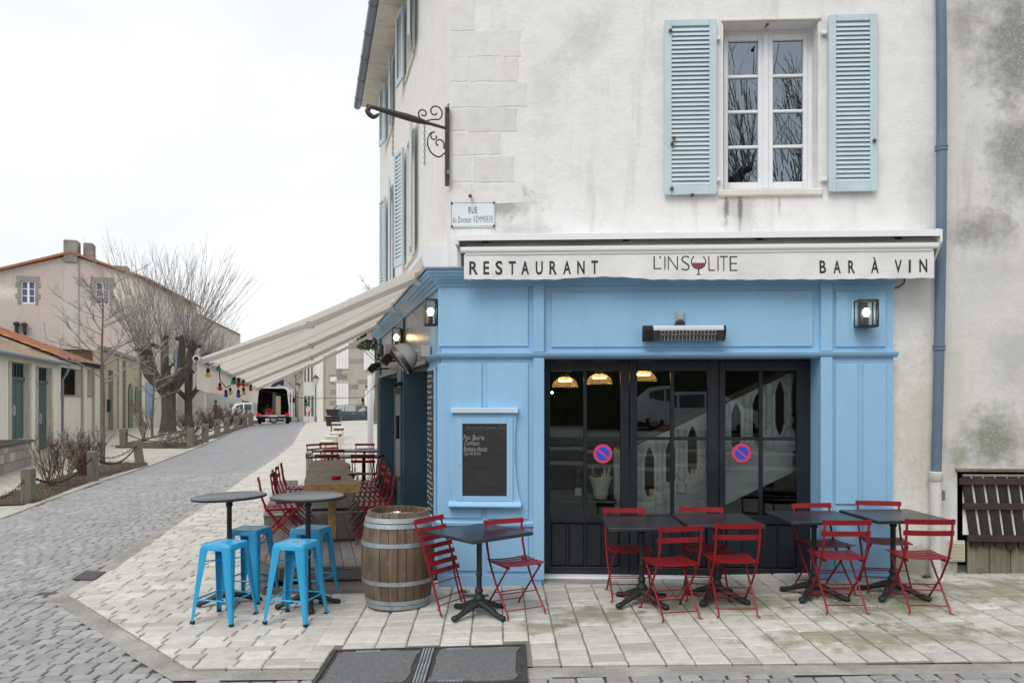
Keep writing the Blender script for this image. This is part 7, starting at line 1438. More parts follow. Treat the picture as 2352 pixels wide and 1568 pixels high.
# ---- trees
def limb(m, p, d, L, r0, r1, n=5, sides=6, bend=.12, up=.0):
    pts = [p.copy()]; rr = [r0]; d = d.normalized()
    for i in range(n):
        d = (d + Vector((rnd.uniform(-bend, bend), rnd.uniform(-bend, bend), rnd.uniform(-bend, bend) + up))).normalized(); p = p + d * (L / n); pts.append(p.copy()); rr.append(lerp(r0, r1, (i + 1) / n))
    m.tube(pts, rr, sides, caps=False); return pts, rr
def pollard(loc, H, Rt, label, nl=5, spread=2.0, knob=4.9, shoots=30, sl=(3.0, 5.4), grp='pollarded trees across the street', seed=1):
    global rnd
    keep = rnd; rnd = random.Random(seed); t = thing('pollarded_tree', label, 'tree', loc, 0, grp); tr = MB(); cr = MB()
    fork = knob * .5; tr.tube([(0, 0, -.3), (0, 0, .25), (.04, 0, .9), (.02, .03, fork * .8), (0, 0, fork)], [Rt * 1.35, Rt * 1.05, Rt * .9, Rt * .92, Rt * .85], 12); kn = []
    for k in range(nl):
        a = 2 * math.pi * k / nl + rnd.uniform(-.3, .3); s = spread * rnd.uniform(.55, 1.05); tip = Vector((math.cos(a) * s, math.sin(a) * s * .8, knob + rnd.uniform(-.5, .5))); base = Vector((math.cos(a) * Rt * .3, math.sin(a) * Rt * .3, fork - .25))
        mid = base.lerp(tip, .5) + Vector((math.cos(a) * .25, math.sin(a) * .25, -.25)); tr.tube([base, base.lerp(mid, .5), mid, mid.lerp(tip, .55) + Vector((0, 0, -.05)), tip], [Rt * .72, Rt * .6, Rt * .54, Rt * .5, Rt * .5], 9); kn.append(tip)
        for j in range(rnd.randint(2, 4)): q = tip + Vector((rnd.uniform(-.5, .5), rnd.uniform(-.5, .5), rnd.uniform(-.35, .35))); tr.tube([mid.lerp(tip, .8), tip.lerp(q, .6), q], [Rt * .34, Rt * .28, Rt * .30], 7); tr.sphere(tuple(q), Rt * .34, 7); kn.append(q)
        tr.sphere(tuple(tip), Rt * .5, 8)
    for p in kn:
        for j in range(shoots):
            a = rnd.random() * 6.28; out = Vector((p.x, p.y, 0)); out = out.normalized() * .35 if out.length > .1 else Vector(); d = Vector((math.cos(a) * rnd.uniform(.05, 1.0), math.sin(a) * rnd.uniform(.05, 1.0), 1.0)) + out; st = p + Vector((math.cos(a), math.sin(a), .2)) * Rt * .3; L = rnd.uniform(*sl) * (.62 + .38 * max(0, d.normalized().z))
            pts, rr = limb(cr, st, d, L, .021, .007, 5, 3, .05, .05)
            for q in range(rnd.randint(2, 4)): i = rnd.randint(2, 4); limb(cr, pts[i], (pts[i] - pts[i - 1]).normalized() + Vector((rnd.uniform(-.7, .7), rnd.uniform(-.7, .7), .1)), rnd.uniform(.4, 1.1), .010, .005, 2, 3, .1)
    tr.obj('trunk', M['bark_dark'] if seed % 2 else M['bark'], t, smooth=60); cr.obj('crown', M['twig'], t); rnd = keep; return t
p = gp(386, 992); pollard(p, 10, .40, 'large pollarded tree with thick grey trunk beside the clipped hedge', 5, 1.7, 4.75, 10, (3.4, 6.2), seed=3)
p = gp(432, 977); pollard(p, 10, .34, 'pollarded tree with dark trunk behind the thick grey one', 4, 1.7, 5.0, 10, (3.4, 6.3), seed=5)
p = gp(472, 972); pollard(p, 9, .26, 'slender pollarded tree nearest the parked van', 5, 2.0, 5.0, 10, (3.4, 6.2), seed=8)
def young(loc, H, r, label, seed, lean=0.0):
    global rnd
    keep = rnd; rnd = random.Random(seed); t = thing('young_tree', label, 'tree', loc, 0, 'young bare trees in the beds'); tr = MB(); cr = MB(); P_ = [Vector((lean * k * H / 8, 0, H * k / 8 - .1)) + Vector((rnd.uniform(-.03, .03), rnd.uniform(-.03, .03), 0)) for k in range(9)]; rr = [lerp(r, .012, (k / 8) ** .9) for k in range(9)]; tr.tube(P_, rr, 9)
    for k in range(26):
        i = rnd.uniform(.42, .97); b = P_[int(i * 8)].lerp(P_[min(8, int(i * 8) + 1)], i * 8 - int(i * 8)); a = k * 2.4 + rnd.uniform(-.4, .4); L = H * rnd.uniform(.2, .36) * (1.25 - i * .6); pts, r2 = limb(cr, b, Vector((math.cos(a), math.sin(a), rnd.uniform(.15, .7))), L, .032 * (1.3 - i), .009, 6, 4, .12, .05)
        for q in range(7): j = rnd.randint(2, 6); pp, _ = limb(cr, pts[j], (pts[j] - pts[j - 1]).normalized() + Vector((rnd.uniform(-.8, .8), rnd.uniform(-.8, .8), rnd.uniform(-.2, .6))), L * rnd.uniform(.2, .42), .011, .007, 3, 3, .12); [limb(cr, pp[2], Vector((rnd.uniform(-1, 1), rnd.uniform(-1, 1), rnd.uniform(-.2, .8))), L * .15, .006, .004, 2, 3, .1) for _ in range(2)]
    tr.obj('trunk', M['bark'], t, smooth=60); cr.obj('crown', M['twig'], t); rnd = keep
young(gp(236, 1066), 5.6, .085, 'young bare tree standing in the near mulched bed', 21); young(gp(349, 1006), 4.6, .075, 'young bare tree beside the thick pollarded trunk', 22, .03)
# ---- beds, shrubs, hedge, bollards and chains
def bed(px, name, label):
    w = [gp(*p) for p in px]; m = MB(); m.v = [(p.x, p.y, p.z + .03) for p in w]; c = sum(w, Vector()) / len(w); m.v.append((c.x, c.y, c.z + .09)); n = len(w); m.f = [(i, (i + 1) % n, n) for i in range(n)]; m.m = [0] * n; return m.obj(name, M['soil'], label=label, kind='structure')
BED1 = [(-60, 1165), (75, 1160), (150, 1131), (205, 1110), (262, 1092), (340, 1071), (338, 1064), (250, 1064), (222, 1072), (150, 1092), (0, 1142), (-60, 1160)]
BED2 = [(262, 1029), (438, 1030), (508, 1000), (575, 977), (560, 972), (440, 985), (330, 1008), (290, 1018)]
bed(BED1, 'mulch_bed', 'dark mulched planting bed left of the street'); bed(BED2, 'planting_bed', 'planting bed with trees and hedge left of the street')
def inpoly(x, y, P_):
    c = False
    for i in range(len(P_)):
        a, b = P_[i], P_[i - 1]
        if (a[1] > y) != (b[1] > y) and x < (b[0] - a[0]) * (y - a[1]) / (b[1] - a[1]) + a[0]: c = not c
    return c
def litter():
    m = MB(); w = [gp(*p) for p in BED1]; poly = [(p.x, p.y) for p in w]; n = 0
    while n < 1500:
        x, y = rnd.uniform(-11.5, -8.8), rnd.uniform(14.5, 23.5)
        if not inpoly(x, y, poly): continue
        n += 1; a = rnd.random() * 6.28; s = rnd.uniform(.015, .04); z = g(x, y) + rnd.uniform(.045, .085); dx, dy = math.cos(a) * s, math.sin(a) * s; m.add([(x - dx, y - dy, z), (x + dy * .5, y - dx * .5, z + .01), (x + dx, y + dy, z + .012), (x - dy * .5, y + dx * .5, z + .015)], [(0, 1, 2, 3)])
    m.obj('bark_chips', M['chips'], kind='stuff', label='bark chips scattered over the mulched bed', cat='mulch')
    m = MB(); pts = [gp(*p) for p in ((258, 1066), (300, 1067), (336, 1067), (450, 1028), (480, 1018), (500, 1008), (440, 1030), (280, 1027), (90, 1158), (120, 1146))]
    for p in pts:
        for k in range(60): a = rnd.random() * 6.28; q = p + Vector((-abs(rnd.gauss(0, .25)) - .1, abs(rnd.gauss(0, .15)), .03)); L = rnd.uniform(.05, .13); m.add([q, q + Vector((.012, 0, 0)), q + Vector((math.cos(a) * L * .5, math.sin(a) * L * .5, L))], [(0, 1, 2)])
    m.obj('grass_tufts', M['grass'], kind='stuff', label='sparse grass along the bed edges', cat='grass')
M['chips'] = pm('bark_chips', (0.13, 0.085, 0.06), .9, .5, 20, objvar=.4); litter()
def shrub(loc, H, R_, n, mat, label, seed, stem=.4, leaf=0):
    global rnd
    keep = rnd; rnd = random.Random(seed); t = thing('bare_shrub', label, 'shrub', loc, 0, 'bare shrubs in the beds'); m = MB(); m2 = MB()
    for k in range(n):
        a = rnd.random() * 6.28; d = Vector((math.cos(a) * R_ * .8, math.sin(a) * R_ * .8, H * rnd.uniform(.7, 1))); pts, _ = limb(m, Vector((rnd.uniform(-.08, .08), rnd.uniform(-.08, .08), 0)), d, H * rnd.uniform(.75, 1.1), .016, .006, 5, 4, .14, .08)
        for q in range(7): i = rnd.randint(2, 5); pp, _ = limb(m2, pts[i], (pts[i] - pts[i - 1]).normalized() + Vector((rnd.uniform(-.9, .9), rnd.uniform(-.9, .9), rnd.uniform(0, .7))), H * rnd.uniform(.15, .32), .008, .004, 3, 3, .2); limb(m2, pp[1], Vector((rnd.uniform(-1, 1), rnd.uniform(-1, 1), .5)), H * .12, .005, .003, 2, 3, .2)
    m.obj('stems', mat, t); m2.obj('twigs', M['twig_red'] if mat is M['twig_tan'] else mat, t); rnd = keep
shrub(gp(112, 1122), 1.15, .55, 16, M['twig_tan'], 'tan bare shrub with open stems in the near mulched bed', 31); shrub(gp(148, 1122), 1.2, .5, 14, M['twig_tan'], 'tan bare shrub close beside the reddish one', 32); shrub(gp(192, 1098), 1.05, .5, 50, M['twig_red'], 'dense reddish brown bare shrub behind the middle wooden post', 33)
shrub(gp(330, 1014), 1.6, .5, 14, M['twig_tan'], 'pale suckers round the foot of the thick pollarded trunk', 34)
shrub(gp(440, 1000), 1.15, 1.2, 45, M['twig_red'], 'reddish shrub mass behind the clipped hedge', 35); shrub(gp(482, 985), 1.15, 1.1, 45, M['twig_red'], 'reddish shrub by the slender pollarded tree', 36); shrub(gp(525, 978), 1.3, 1.4, 50, M['twig_red'], 'reddish shrub nearest the parked van', 37); shrub(gp(550, 977), 1.2, 1.2, 40, M['twig_red'], 'low reddish shrub by the last posts', 38)
def hedge():
    a, b = gp(388, 1026), gp(432, 1028); c = (a + b) / 2; h = thing('clipped_hedge', 'small box-clipped bare twiggy hedge in the second bed', 'hedge', c); m = MB(); W = (b - a).length / 2 + .1
    for k in range(900): p = Vector((rnd.uniform(-W, W), rnd.uniform(-.5, .9), rnd.uniform(.0, .62))); d = Vector((rnd.uniform(-1, 1), rnd.uniform(-1, 1), rnd.uniform(.1, 1))).normalized() * rnd.uniform(.1, .22); q = p + d; q.z = min(q.z, .66); q.x = clamp(q.x, -W, W); m.tube([p, q], [.008, .005], 3, caps=False)
    m.obj('twigs', M['twig_dark'], h)
M['twig_dark'] = pm('grey_brown_twig', (0.11, 0.085, 0.072), .9, .3, 4); hedge()
def bollards():
    PX = [((65, 1157), 82, 0, 'weathered square wooden post at the street corner of the mulched bed'), ((213, 1107), 72, 0, 'weathered wooden post in front of the reddish shrub'), ((322, 1067), 57, -8, 'leaning wooden post at the far corner of the mulched bed'), ((284, 1028), 44, 0, 'wooden post at the corner of the second bed by the old house'), ((438, 1029), 46, 0, 'wooden post beside the clipped hedge'), ((471, 1017), 44, 0, 'wooden post between clipped hedge and slender tree'), ((499, 1003), 40, 0, 'wooden post at the foot of the slender tree'), ((521, 995), 36, 0, 'wooden post beside the reddish shrub row, nearer the clipped hedge'), ((543, 988), 33, 0, 'wooden post beside the reddish shrub row, nearer the van'), ((562, 982), 30, 0, 'last wooden post but one before the van'), ((576, 978), 30, 0, 'last wooden post before the van'), ((194, 1070), 47, 0, 'wooden post behind the reddish shrub')]
    tops = []
    for px, hp, tilt, lb in PX:
        p = gp(*px); h = hp * p.y / FPX; b = thing('wooden_bollard', lb, 'bollard', p, rnd.uniform(-.2, .2), 'wooden posts round the planting beds'); b.rotation_euler = (0, R(tilt), rnd.uniform(-.15, .15)); w = .105 if p.y < 30 else .12; m = MB(); m.cbox(-w, w, -w, w, -.25, h, .018); m.obj('post', M['bollard'], b)
        m = MB(); m.tube([(-w - .02, 0, h - .14), (w + .02, 0, h - .14)], .014, 6); m.obj('chain_bolt', M['chain'], b); tops.append(Vector((p.x - math.sin(R(-tilt)) * h * .8, p.y, p.z + h - .13)))
    def chain(a, b, sag, lb):
        d = (b - a); L = d.length; n = int(L * 1.08 / .085); m = MB(); pts = [a + d * (k / n) - Vector((0, 0, sag * 4 * (k / n) * (1 - k / n))) for k in range(n + 1)]
        c = thing('hanging_chain', lb, 'chain', (0, 0, 0), 0, 'chains hung between the wooden posts')
        for k in range(n):
            p, q = pts[k], pts[k + 1]; t = (q - p).normalized(); s = t.orthogonal().normalized(); s = (Quaternion(t, R(45 + 90 * (k % 2))) @ s); cen = (p + q) / 2; m.tube([cen + t * (.058 * math.cos(an)) + s * (.026 * math.sin(an)) for an in frange(0, 2 * math.pi, 8)], .0085, 5)
        m.obj('links', M['chain'], c, kind='stuff')
    left = gp(-70, 1185); left = Vector((left.x, left.y, left.z + .55))
    chain(left, tops[0], .34, 'rusty chain running out to the street corner post'); chain(tops[0], tops[1], .36, 'rusty chain along the street side of the mulched bed, before the shrubs'); chain(tops[1], tops[2], .36, 'rusty chain along the street side of the mulched bed, up to the leaning post'); chain(tops[2], tops[11], .32, 'rusty chain from the leaning post back past the young tree'); chain(tops[3], tops[4], .38, 'rusty chain across the front of the second bed'); chain(tops[4], tops[5], .3, 'rusty chain beside the clipped hedge')
    for i in range(5, 9): chain(tops[i], tops[i + 1], .28, 'rusty chain between the far posts number %s up the street' % ('one', 'two', 'three', 'four')[i - 5])
bollards()
# ------------------------------------------------------------ far street: van, cars, houses, lamps; square behind the camera
def car(label, loc, rz, paint, L=4.0, grp=None, name='parked_car', lights=True):
    c = thing(name, label, 'car', loc, rz, grp); k = L / 4.0
    # stations along X (front +): x, belt z, top z, half width, roof half width
    ST_ = [(-1.98, .55, .62, .66, .6), (-1.92, .78, .92, .78, .66), (-1.80, .90, 1.10, .82, .62), (-1.45, .93, 1.42, .85, .60), (-.9, .94, 1.49, .86, .62), (0, .94, 1.50, .86, .63), (.5, .93, 1.42, .86, .60), (.95, .92, 1.16, .85, .62), (1.15, .90, .97, .84, .66), (1.6, .80, .84, .82, .66), (1.88, .66, .70, .76, .6), (1.97, .5, .54, .66, .56)]
    m = MB(); rings = []
    for x, bz, tz, hw, rw in ST_: rings.append([(x * k, -hw * .94, .22), (x * k, -hw, .45), (x * k, -hw * .99, bz), (x * k, -rw, tz), (x * k, 0, tz + .03), (x * k, rw, tz), (x * k, hw * .99, bz), (x * k, hw, .45), (x * k, hw * .94, .22)])
    m.loft(rings); m.obj('body', paint, c, smooth=35)
    for s in (-1, 1):
        for (i0, i1, a, b, nm) in ((3, 4, .1, .95, 'rear_quarter_window'), (4, 5, .05, .92, 'rear_side_window'), (5, 7, .05, .8, 'front_side_window')):
            A, B = ST_[i0], ST_[i1]; pt = lambda s_, f: (s_[0] * k, s * (lerp(s_[3] * .99, s_[4], f) + .006), lerp(s_[1], s_[2], f)); m = MB(); Aa = tuple(lerp(A[q], B[q], a) for q in range(5)); Bb = tuple(lerp(A[q], B[q], b) for q in range(5)); f1 = .9
            if nm == 'rear_quarter_window': vs = [pt(Aa, .35), pt(Bb, .08), pt(Bb, .86), pt(Aa, .75)]
            elif nm == 'front_side_window': mid = ST_[6]; Mm = tuple(mid); vs = [pt(Aa, .08), pt(tuple(lerp(ST_[6][q], ST_[7][q], .75) for q in range(5)), .12), pt(Mm, .80), pt(Aa, .86)]
            else: vs = [pt(Aa, .08), pt(Bb, .08), pt(Bb, .86), pt(Aa, .86)]
            m.add(vs, [(0, 1, 2, 3)] if s < 0 else [(3, 2, 1, 0)]); m.obj(nm, M['carglass'], c)
        for x in (-1.22, 1.22):
            w = thing('wheel', None, None, parent=c); w.location = (x * k, s * .74, .31); m = MB(); m.lathe([(.19, -.1), (.29, -.1), (.31, -.07), (.31, .07), (.29, .1), (.19, .1)], 20, M=Matrix.Rotation(R(90), 4, 'X')); m.obj('tyre', M['tyre'], w, smooth=40); m = MB(); m.lathe([(.0005, .085 * -s), (.19, .07 * -s), (.2, .1 * -s)], 16, M=Matrix.Rotation(R(90), 4, 'X')); m.obj('rim', M['rim'], w, smooth=40)
        MB().cbox(-2.0 * k, -1.86 * k, min(s * .5, s * .79), max(s * .5, s * .79), .72, .93, .03).obj('tail_light', M['taillens'], c); MB().cbox(1.72 * k, 1.9 * k, min(s * .45, s * .77), max(s * .45, s * .77), .60, .74, .03).obj('headlight', M['chrome'], c)
        MB().cbox(.62 * k, .78 * k, min(s * .86, s * 1.02), max(s * .86, s * 1.02), .92, 1.06, .02).obj('mirror', paint, c)
        for x in (-.25, .55): MB().cbox(x * k - .09, x * k + .09, min(s * .855, s * .885), max(s * .855, s * .885), .80, .83, .008).obj('door_handle', M['chrome'], c)
        for x in (-.42, .45): MB().box(x * k - .006, x * k + .006, min(s * .83, s * .8645), max(s * .83, s * .8645), .35, .92).obj('door_gap', M['rubber'], c)
    A, B = ST_[6], ST_[8]; m = MB(); m.add([(B[0] * k - .05, -.68, .98), (B[0] * k - .05, .68, .98), (A[0] * k + .05, .55, 1.44), (A[0] * k + .05, -.55, 1.44)], [(0, 1, 2, 3)]); m.xf(Matrix.Translation((.02, 0, .01))); m.obj('windscreen', M['carglass'], c)
    m = MB(); m.add([(-1.88 * k, -.6, 1.0), (-1.50 * k, -.52, 1.40), (-1.50 * k, .52, 1.40), (-1.88 * k, .6, 1.0)], [(0, 1, 2, 3)]); m.xf(Matrix.Translation((-.03, 0, .02))); m.obj('rear_window', M['carglass'], c)
    MB().cbox(-1.99 * k, 1.97 * k, -.80, .80, .17, .32, .03).obj('sill_and_bumper', M['rubber'], c)
    return c
p = gp(800, 963); car('dark grey hatchback parked before the grey stone house', (at(822, 963, 60).x, 60, g(-20, 60)), R(4), M['carpaint'], 4.0)
p = gp(577, 972); car('white car half hidden between shrubs and the open van', (at(588, 972, 57).x, 57, g(-17, 57)), R(20), M['carwhite'], 3.9)
def van(label, loc, rz, name='delivery_van', openback=True):
    v = thing(name, label, 'van', loc, rz); L, W, H = 5.2, 1.0, 2.3; m = MB()
    # local: rear faces -Y
    def ring(y, hw, zt, zb=.42, sl=.86): return [(-hw, y, zb), (-hw * 1.02, y, 1.0), (-hw * sl - .04, y, zt - .12), (-hw * sl * .85, y, zt), (hw * sl * .85, y, zt), (hw * sl + .04, y, zt - .12), (hw * 1.02, y, 1.0), (hw, y, zb)]
    m.loft([ring(0, W, H), ring(2.9, W, H), ring(3.6, W * .98, H - .12), ring(4.25, W * .95, 1.35, .42, .95), ring(5.0, W * .9, 1.05, .42, .98), ring(5.2, W * .82, .7, .42, .98)], caps=not openback)
    if openback: m.loft([ring(0, W, H), ring(0, W * .93, H - .08, .56)], caps=False); m.loft([ring(0, W * .93, H - .08, .56), ring(2.6, W * .93, H - .08, .56)], caps=False); m.add(ring(2.6, W * .93, H - .08, .56), [tuple(range(8))])
    m.obj('body', [M['carwhite']], v, smooth=30)
    if openback:
        lin = MB(); lin.loft([ring(.06, W * .925, H - .09, .565), ring(2.55, W * .925, H - .09, .565)], caps=False); lin.add(ring(2.55, W * .925, H - .09, .565), [tuple(range(8))]); lin.obj('load_space', M['vanin'], v)
        for s in (-1, 1):
            d = thing('rear_door', None, None, parent=v); d.location = (s * W, 0, 0); d.rotation_euler = (0, 0, R(10) * s); mm = MB(); mm.cbox(-.03, .03, -.92, -.01, .5, H - .14, .02); mm.obj('panel', M['carwhite'], d); mm = MB(); mm.box(-.034, .034, -.8, -.15, 1.35, 1.95); mm.obj('pane', M['carglass'], d)
            MB().cbox(min(s * .72, s * .96), max(s * .72, s * .96), -.06, .0, .52, .68, .02).obj('tail_light', M['taillight'], v)
        mm = MB(); mm.cbox(.15, .45, .25, .6, .58, 1.75, .02); mm.obj('tall_carton', M['card'], v); mm = MB(); mm.cbox(-.1, .12, 1.2, 1.6, .58, 2.0, .02); mm.obj('tool_rack', M['greyplastic'], v); mm = MB()
        for k in range(60): q = Vector((rnd.gauss(-.25, .14), .35 + rnd.uniform(-.1, .1), .62 + abs(rnd.gauss(.15, .14)))); mm.sphere(tuple(q), .04, 5)
        mm.obj('flower_bunch', M['flower'], v); MB().cbox(-.5, -.05, .3, .8, .58, .72, .01).obj('crate', M['sign_red'], v)
        MB().box(-.26, .26, -.075, -.06, .46, .57).obj('number_plate', M['label'], v); MB().cbox(-W, W, -.06, .06, .35, .50, .03).obj('rear_bumper', M['rubber'], v)
        # raised roof hatch cover: white tilted panel with black underside, warning triangle
        mm = MB(); mm.bar((-.5, .4, H + .05), (.45, .9, H + .42), .9, .06); mm.obj('roof_cover', M['white'], v); mm = MB(); mm.tube([(-.1, .1, H + .02), (.25, .3, H + .32), (.5, .5, H + .36), (.55, .5, H + .1)], [.08, .2, .2, .08], 10); mm.obj('black_cover', M['blackmetal'], v); mm = MB(); mm.prism([(-.72, H + .02), (-.4, H + .02), (-.56, H + .32)], lambda p, q, c: (p, c, q), -.02, .02); mm.obj('warning_triangle', M['yellow'], v)
    for s in (-1, 1):
        for y in (.75, 4.2): w = thing('wheel', None, None, parent=v); w.location = (s * .84, y, .34); mm = MB(); mm.lathe([(.2, -.11), (.32, -.11), (.34, -.08), (.34, .08), (.32, .11), (.2, .11)], 20, M=Matrix.Rotation(R(90), 4, 'Y')); mm.obj('tyre', M['tyre'], w, smooth=40); mm = MB(); mm.lathe([(.0005, .09 * s), (.2, .08 * s)], 16, M=Matrix.Rotation(R(90), 4, 'Y')); mm.obj('rim', M['rim'], w)
        mm = MB(); mm.add([(s * 1.012, 3.0, 1.32), (s * .99, 3.95, 1.32), (s * .9, 3.55, 1.95), (s * .905, 3.0, 2.0)], [(0, 1, 2, 3)]); mm.xf(Matrix.Translation((s * .012, 0, 0))); mm.obj('side_window', M['carglass'], v); MB().cbox(min(s * 1.02, s * 1.25), max(s * 1.02, s * 1.25), 3.7, 3.8, 1.3, 1.65, .03).obj('mirror', M['blackmetal'], v)
        MB().cbox(min(s * .55, s * .9), max(s * .55, s * .9), 4.95, 5.19, .68, .9, .03).obj('headlight', M['chrome'], v)
    mm = MB(); mm.add([(-.82, 4.22, 1.37), (.82, 4.22, 1.37), (.72, 3.66, 2.12), (-.72, 3.66, 2.12)], [(0, 1, 2, 3)]); mm.xf(Matrix.Translation((0, .03, .03))); mm.obj('windscreen', M['carglass'], v)
    return v
p = gp(627, 972); van('white delivery van with its rear doors open at the top of the street', (at(627, 972, 48.3).x, 48.3, g(-14.8, 48.3)), R(14))
def simple_house(name, label, u0, u1, v1, v0, y, depth, wall, roof=None, holes=(), rz=0.0, part=None):
    a, b = at(u0, v0, y), at(u1, v0, y); zt = at(u0, v1, y).z; h = thing(name, label, 'building', (a.x, y, 0), rz); W = b.x - a.x; zb = min(a.z, g(a.x, y)) - .3
    MB().box(0, W, 0, depth, zb, zt).obj('wall', wall, h)
    if roof: m = MB(); m.prism([(-.3, zt - .05), (depth / 2, zt + depth * .22), (depth + .3, zt - .05)], lambda p, q, c: (c, p, q), -.2, W + .2); m.obj('roof', roof, h)
    return h, a, W
def build_far():
    y = 66.0
    h, a, W = simple_house('grey_stone_house', 'grey stone house with closed white shutters at the top of the street', 738, 905, 748, 966, y, 7, M['greystone'], M['tile_o'])
    X = lambda u, v: (at(u, v, y).x - a.x, at(u, v, y).z)
    for (u0, u1, v0, v1) in ((773, 801, 782, 847), (773, 801, 880, 930), (836, 860, 800, 850), (838, 861, 897, 950)):
        x0, z1 = X(u0, v0); x1, z0 = X(u1, v1); s = thing('shutter', None, None, parent=h)
        for k in range(4): MB().box(lerp(x0, x1, k / 4) + .01, lerp(x0, x1, (k + 1) / 4) - .01, -.08, -.002, z0, z1).obj('shutter_board', M['white'], s)
        MB().cbox(x0 - .15, x1 + .15, -.05, .0, z1 + .01, z1 + .25).obj('lintel', M['ashlar'], h)
    x0, z1 = X(839, 885); x1, z0 = X(861, 893); MB().box(x0, x1, -.02, .02, z0, z1).obj('transom_window', M['darkpane'], h)
    r = random.Random(2); z = -.5
    while z < 7.4:
        hh = r.uniform(.35, .5); x = .8 + r.uniform(-.3, 0)
        while x < W:
            w = r.uniform(.5, 1.0)
            if r.random() < .34: MB().cbox(x + .01, x + w - .01, -.012, .01, z + .01, z + hh - .01, .01).obj('stone', M['greydressed'] if r.random() < .6 else M['ashlar'], h)
            x += w
        z += hh
    x0, _ = X(725, 900); x1, _ = X(744, 900); MB().cbox(x0, x1, -.25, .4, -.6, 8.0, .03).obj('corner_pier', M['cream'], h)
    x0, z1 = X(745, 868); x1, z0 = X(757, 873); MB().box(x0 + .5, x1 + .6, -.03, -.001, z0 - .1, z1 + .1).obj('street_plate', M['white'], h)
    # white house farther on with dark shutters
    FW = Frame((at(724, 960, 74).x, 74), -.02, -1.0); w = thing('white_far_house', 'narrow white house with dark slit shutters beyond the street crest', 'building', (at(697, 960, 78).x, 78, 0), R(-20)); MB().box(0, 1.35, 0, 6, -.6, 7.2).obj('wall', M['limew'], w)
    for k in range(3): MB().box(.15 + .4 * k, .27 + .4 * k, -.06, -.002, 3.6, 5.4).obj('shutter', M['darkband'], w); MB().box(.1 + .42 * k, .34 + .42 * k, -.04, -.002, .2, 2.2).obj('doorway', M['sage'], w)
    m = MB(); m.prism([(-.2, 7.2), (.7, 7.7), (1.55, 7.2)], lambda p, q, c: (p, c, q), -.2, 6); m.obj('roof', M['tile_o'], w)
    simple_house('distant_grey_house', 'distant grey house closing the end of the street', 655, 700, 850, 966, 95, 8, M['greystone'], M['tile_b'])
    simple_house('low_white_house', 'low white house behind the slender tree and the van', 452, 612, 852, 966, 78, 8, M['limew'], M['tile_b'])
    simple_house('white_garden_wall', 'pale garden wall behind the shrubs', 395, 470, 905, 968, 70, .4, M['limew'])
    # dark evergreen by the van, ivy clad tree by the stone house
    def leafy(loc, Rz, H, label, n, name='evergreen_tree', lo=.15):
        t = thing(name, label, 'tree', loc); m = MB(); tr = MB(); tr.tube([(0, 0, -.2), (.1, 0, H * .4), (0, 0, H * .8)], [.2, .15, .05], 7); tr.obj('trunk', M['bark'], t)
        for k in range(n):
            a = rnd.random() * 6.28; ph = rnd.random(); rr = Rz * math.sqrt(rnd.random()) * (1 - .5 * abs(ph - .45)); c = Vector((math.cos(a) * rr, math.sin(a) * rr, H * (lo + (1 - lo) * ph))); d = Vector((rnd.gauss(0, 1), rnd.gauss(0, 1), rnd.gauss(0, 1))).normalized(); e = d.orthogonal().normalized(); s = rnd.uniform(.06, .14); m.add([c - d * s, c + e * s * .6, c + d * s, c - e * s * .6], [(0, 1, 2, 3)])
        m.obj('crown', M['leaf'], t)
    leafy((at(585, 960, 60).x, 60, g(-20, 60)), 1.1, 4.2, 'dark evergreen shrub tree beside the van', 900)
    t = at(868, 900, 44); leafy((t.x - .1, 44, g(t.x, 44)), 1.3, 6.8, 'ivy clad leaning tree before the grey stone house', 2600, 'ivy_tree', .62)
    young((at(872, 930, 50).x, 50, g(-9, 50)), 8.5, .14, 'bare spreading tree before the grey stone house', 44); young((at(680, 960, 85).x, 85, .0), 7.0, .12, 'bare tree far beyond the street crest', 45)
    # street lamps
    for (u, vt, vb, yy, lb) in ((725, 863, 966, 58, 'black lantern street lamp before the white corner pier'), (684, 880, 968, 70, 'small street lamp beyond the van')):
        q = at(u, vb, yy); zt = at(u, vt, yy).z; l = thing('street_lamp', lb, 'street lamp', (q.x, yy, g(q.x, yy)), 0, 'street lamps at the top of the street'); zt -= g(q.x, yy); m = MB(); m.lathe([(.12, 0), (.1, .3), (.06, .6), (.05, zt - .8), (.07, zt - .75)], 10); m.obj('post', M['zinc'], l, smooth=40); m = MB(); m.lathe([(.1, zt - .75), (.24, zt - .2), (.26, zt - .18)], 6); m.obj('lantern_glass', M['bulb_off'], l); m = MB(); m.lathe([(.28, zt - .18), (.14, zt - .02), (.05, zt + .05), (.0005, zt + .15)], 6); m.obj('lantern_cap', M['blackmetal'], l)
    # round traffic sign
    q = at(708, 940, 56); s = thing('road_sign', 'round red and white no-turn sign at the top of the street', 'sign', (q.x, 56, g(q.x, 56))); zz = q.z - g(q.x, 56); m = MB(); m.tube([(0, .05, 0), (0, .05, zz + .3)], .03, 8); m.obj('post', M['greyplastic'], s)
    Rx = Matrix.Translation((0, 0, zz)) @ Matrix.Rotation(R(90), 4, 'X'); m = MB(); m.lathe([(.2, 0), (.2, .01), (.0005, .01)], 24, M=Rx); m.obj('red_ring', M['sign_red'], s); m = MB(); m.lathe([(.155, .014), (.0005, .014)], 24, M=Rx); m.obj('white_field', M['white'], s); m = MB(); m.bar((-.1, -.018, zz + .1), (.1, -.018, zz - .1), .006, .05); m.obj('slash', M['sign_red'], s); m = MB(); m.tube([(.05, -.02, zz - .08), (.05, -.02, zz + .04), (-.02, -.02, zz + .06), (-.06, -.02, zz + .02)], .013, 4); m.obj('arrow', M['ink'], s)
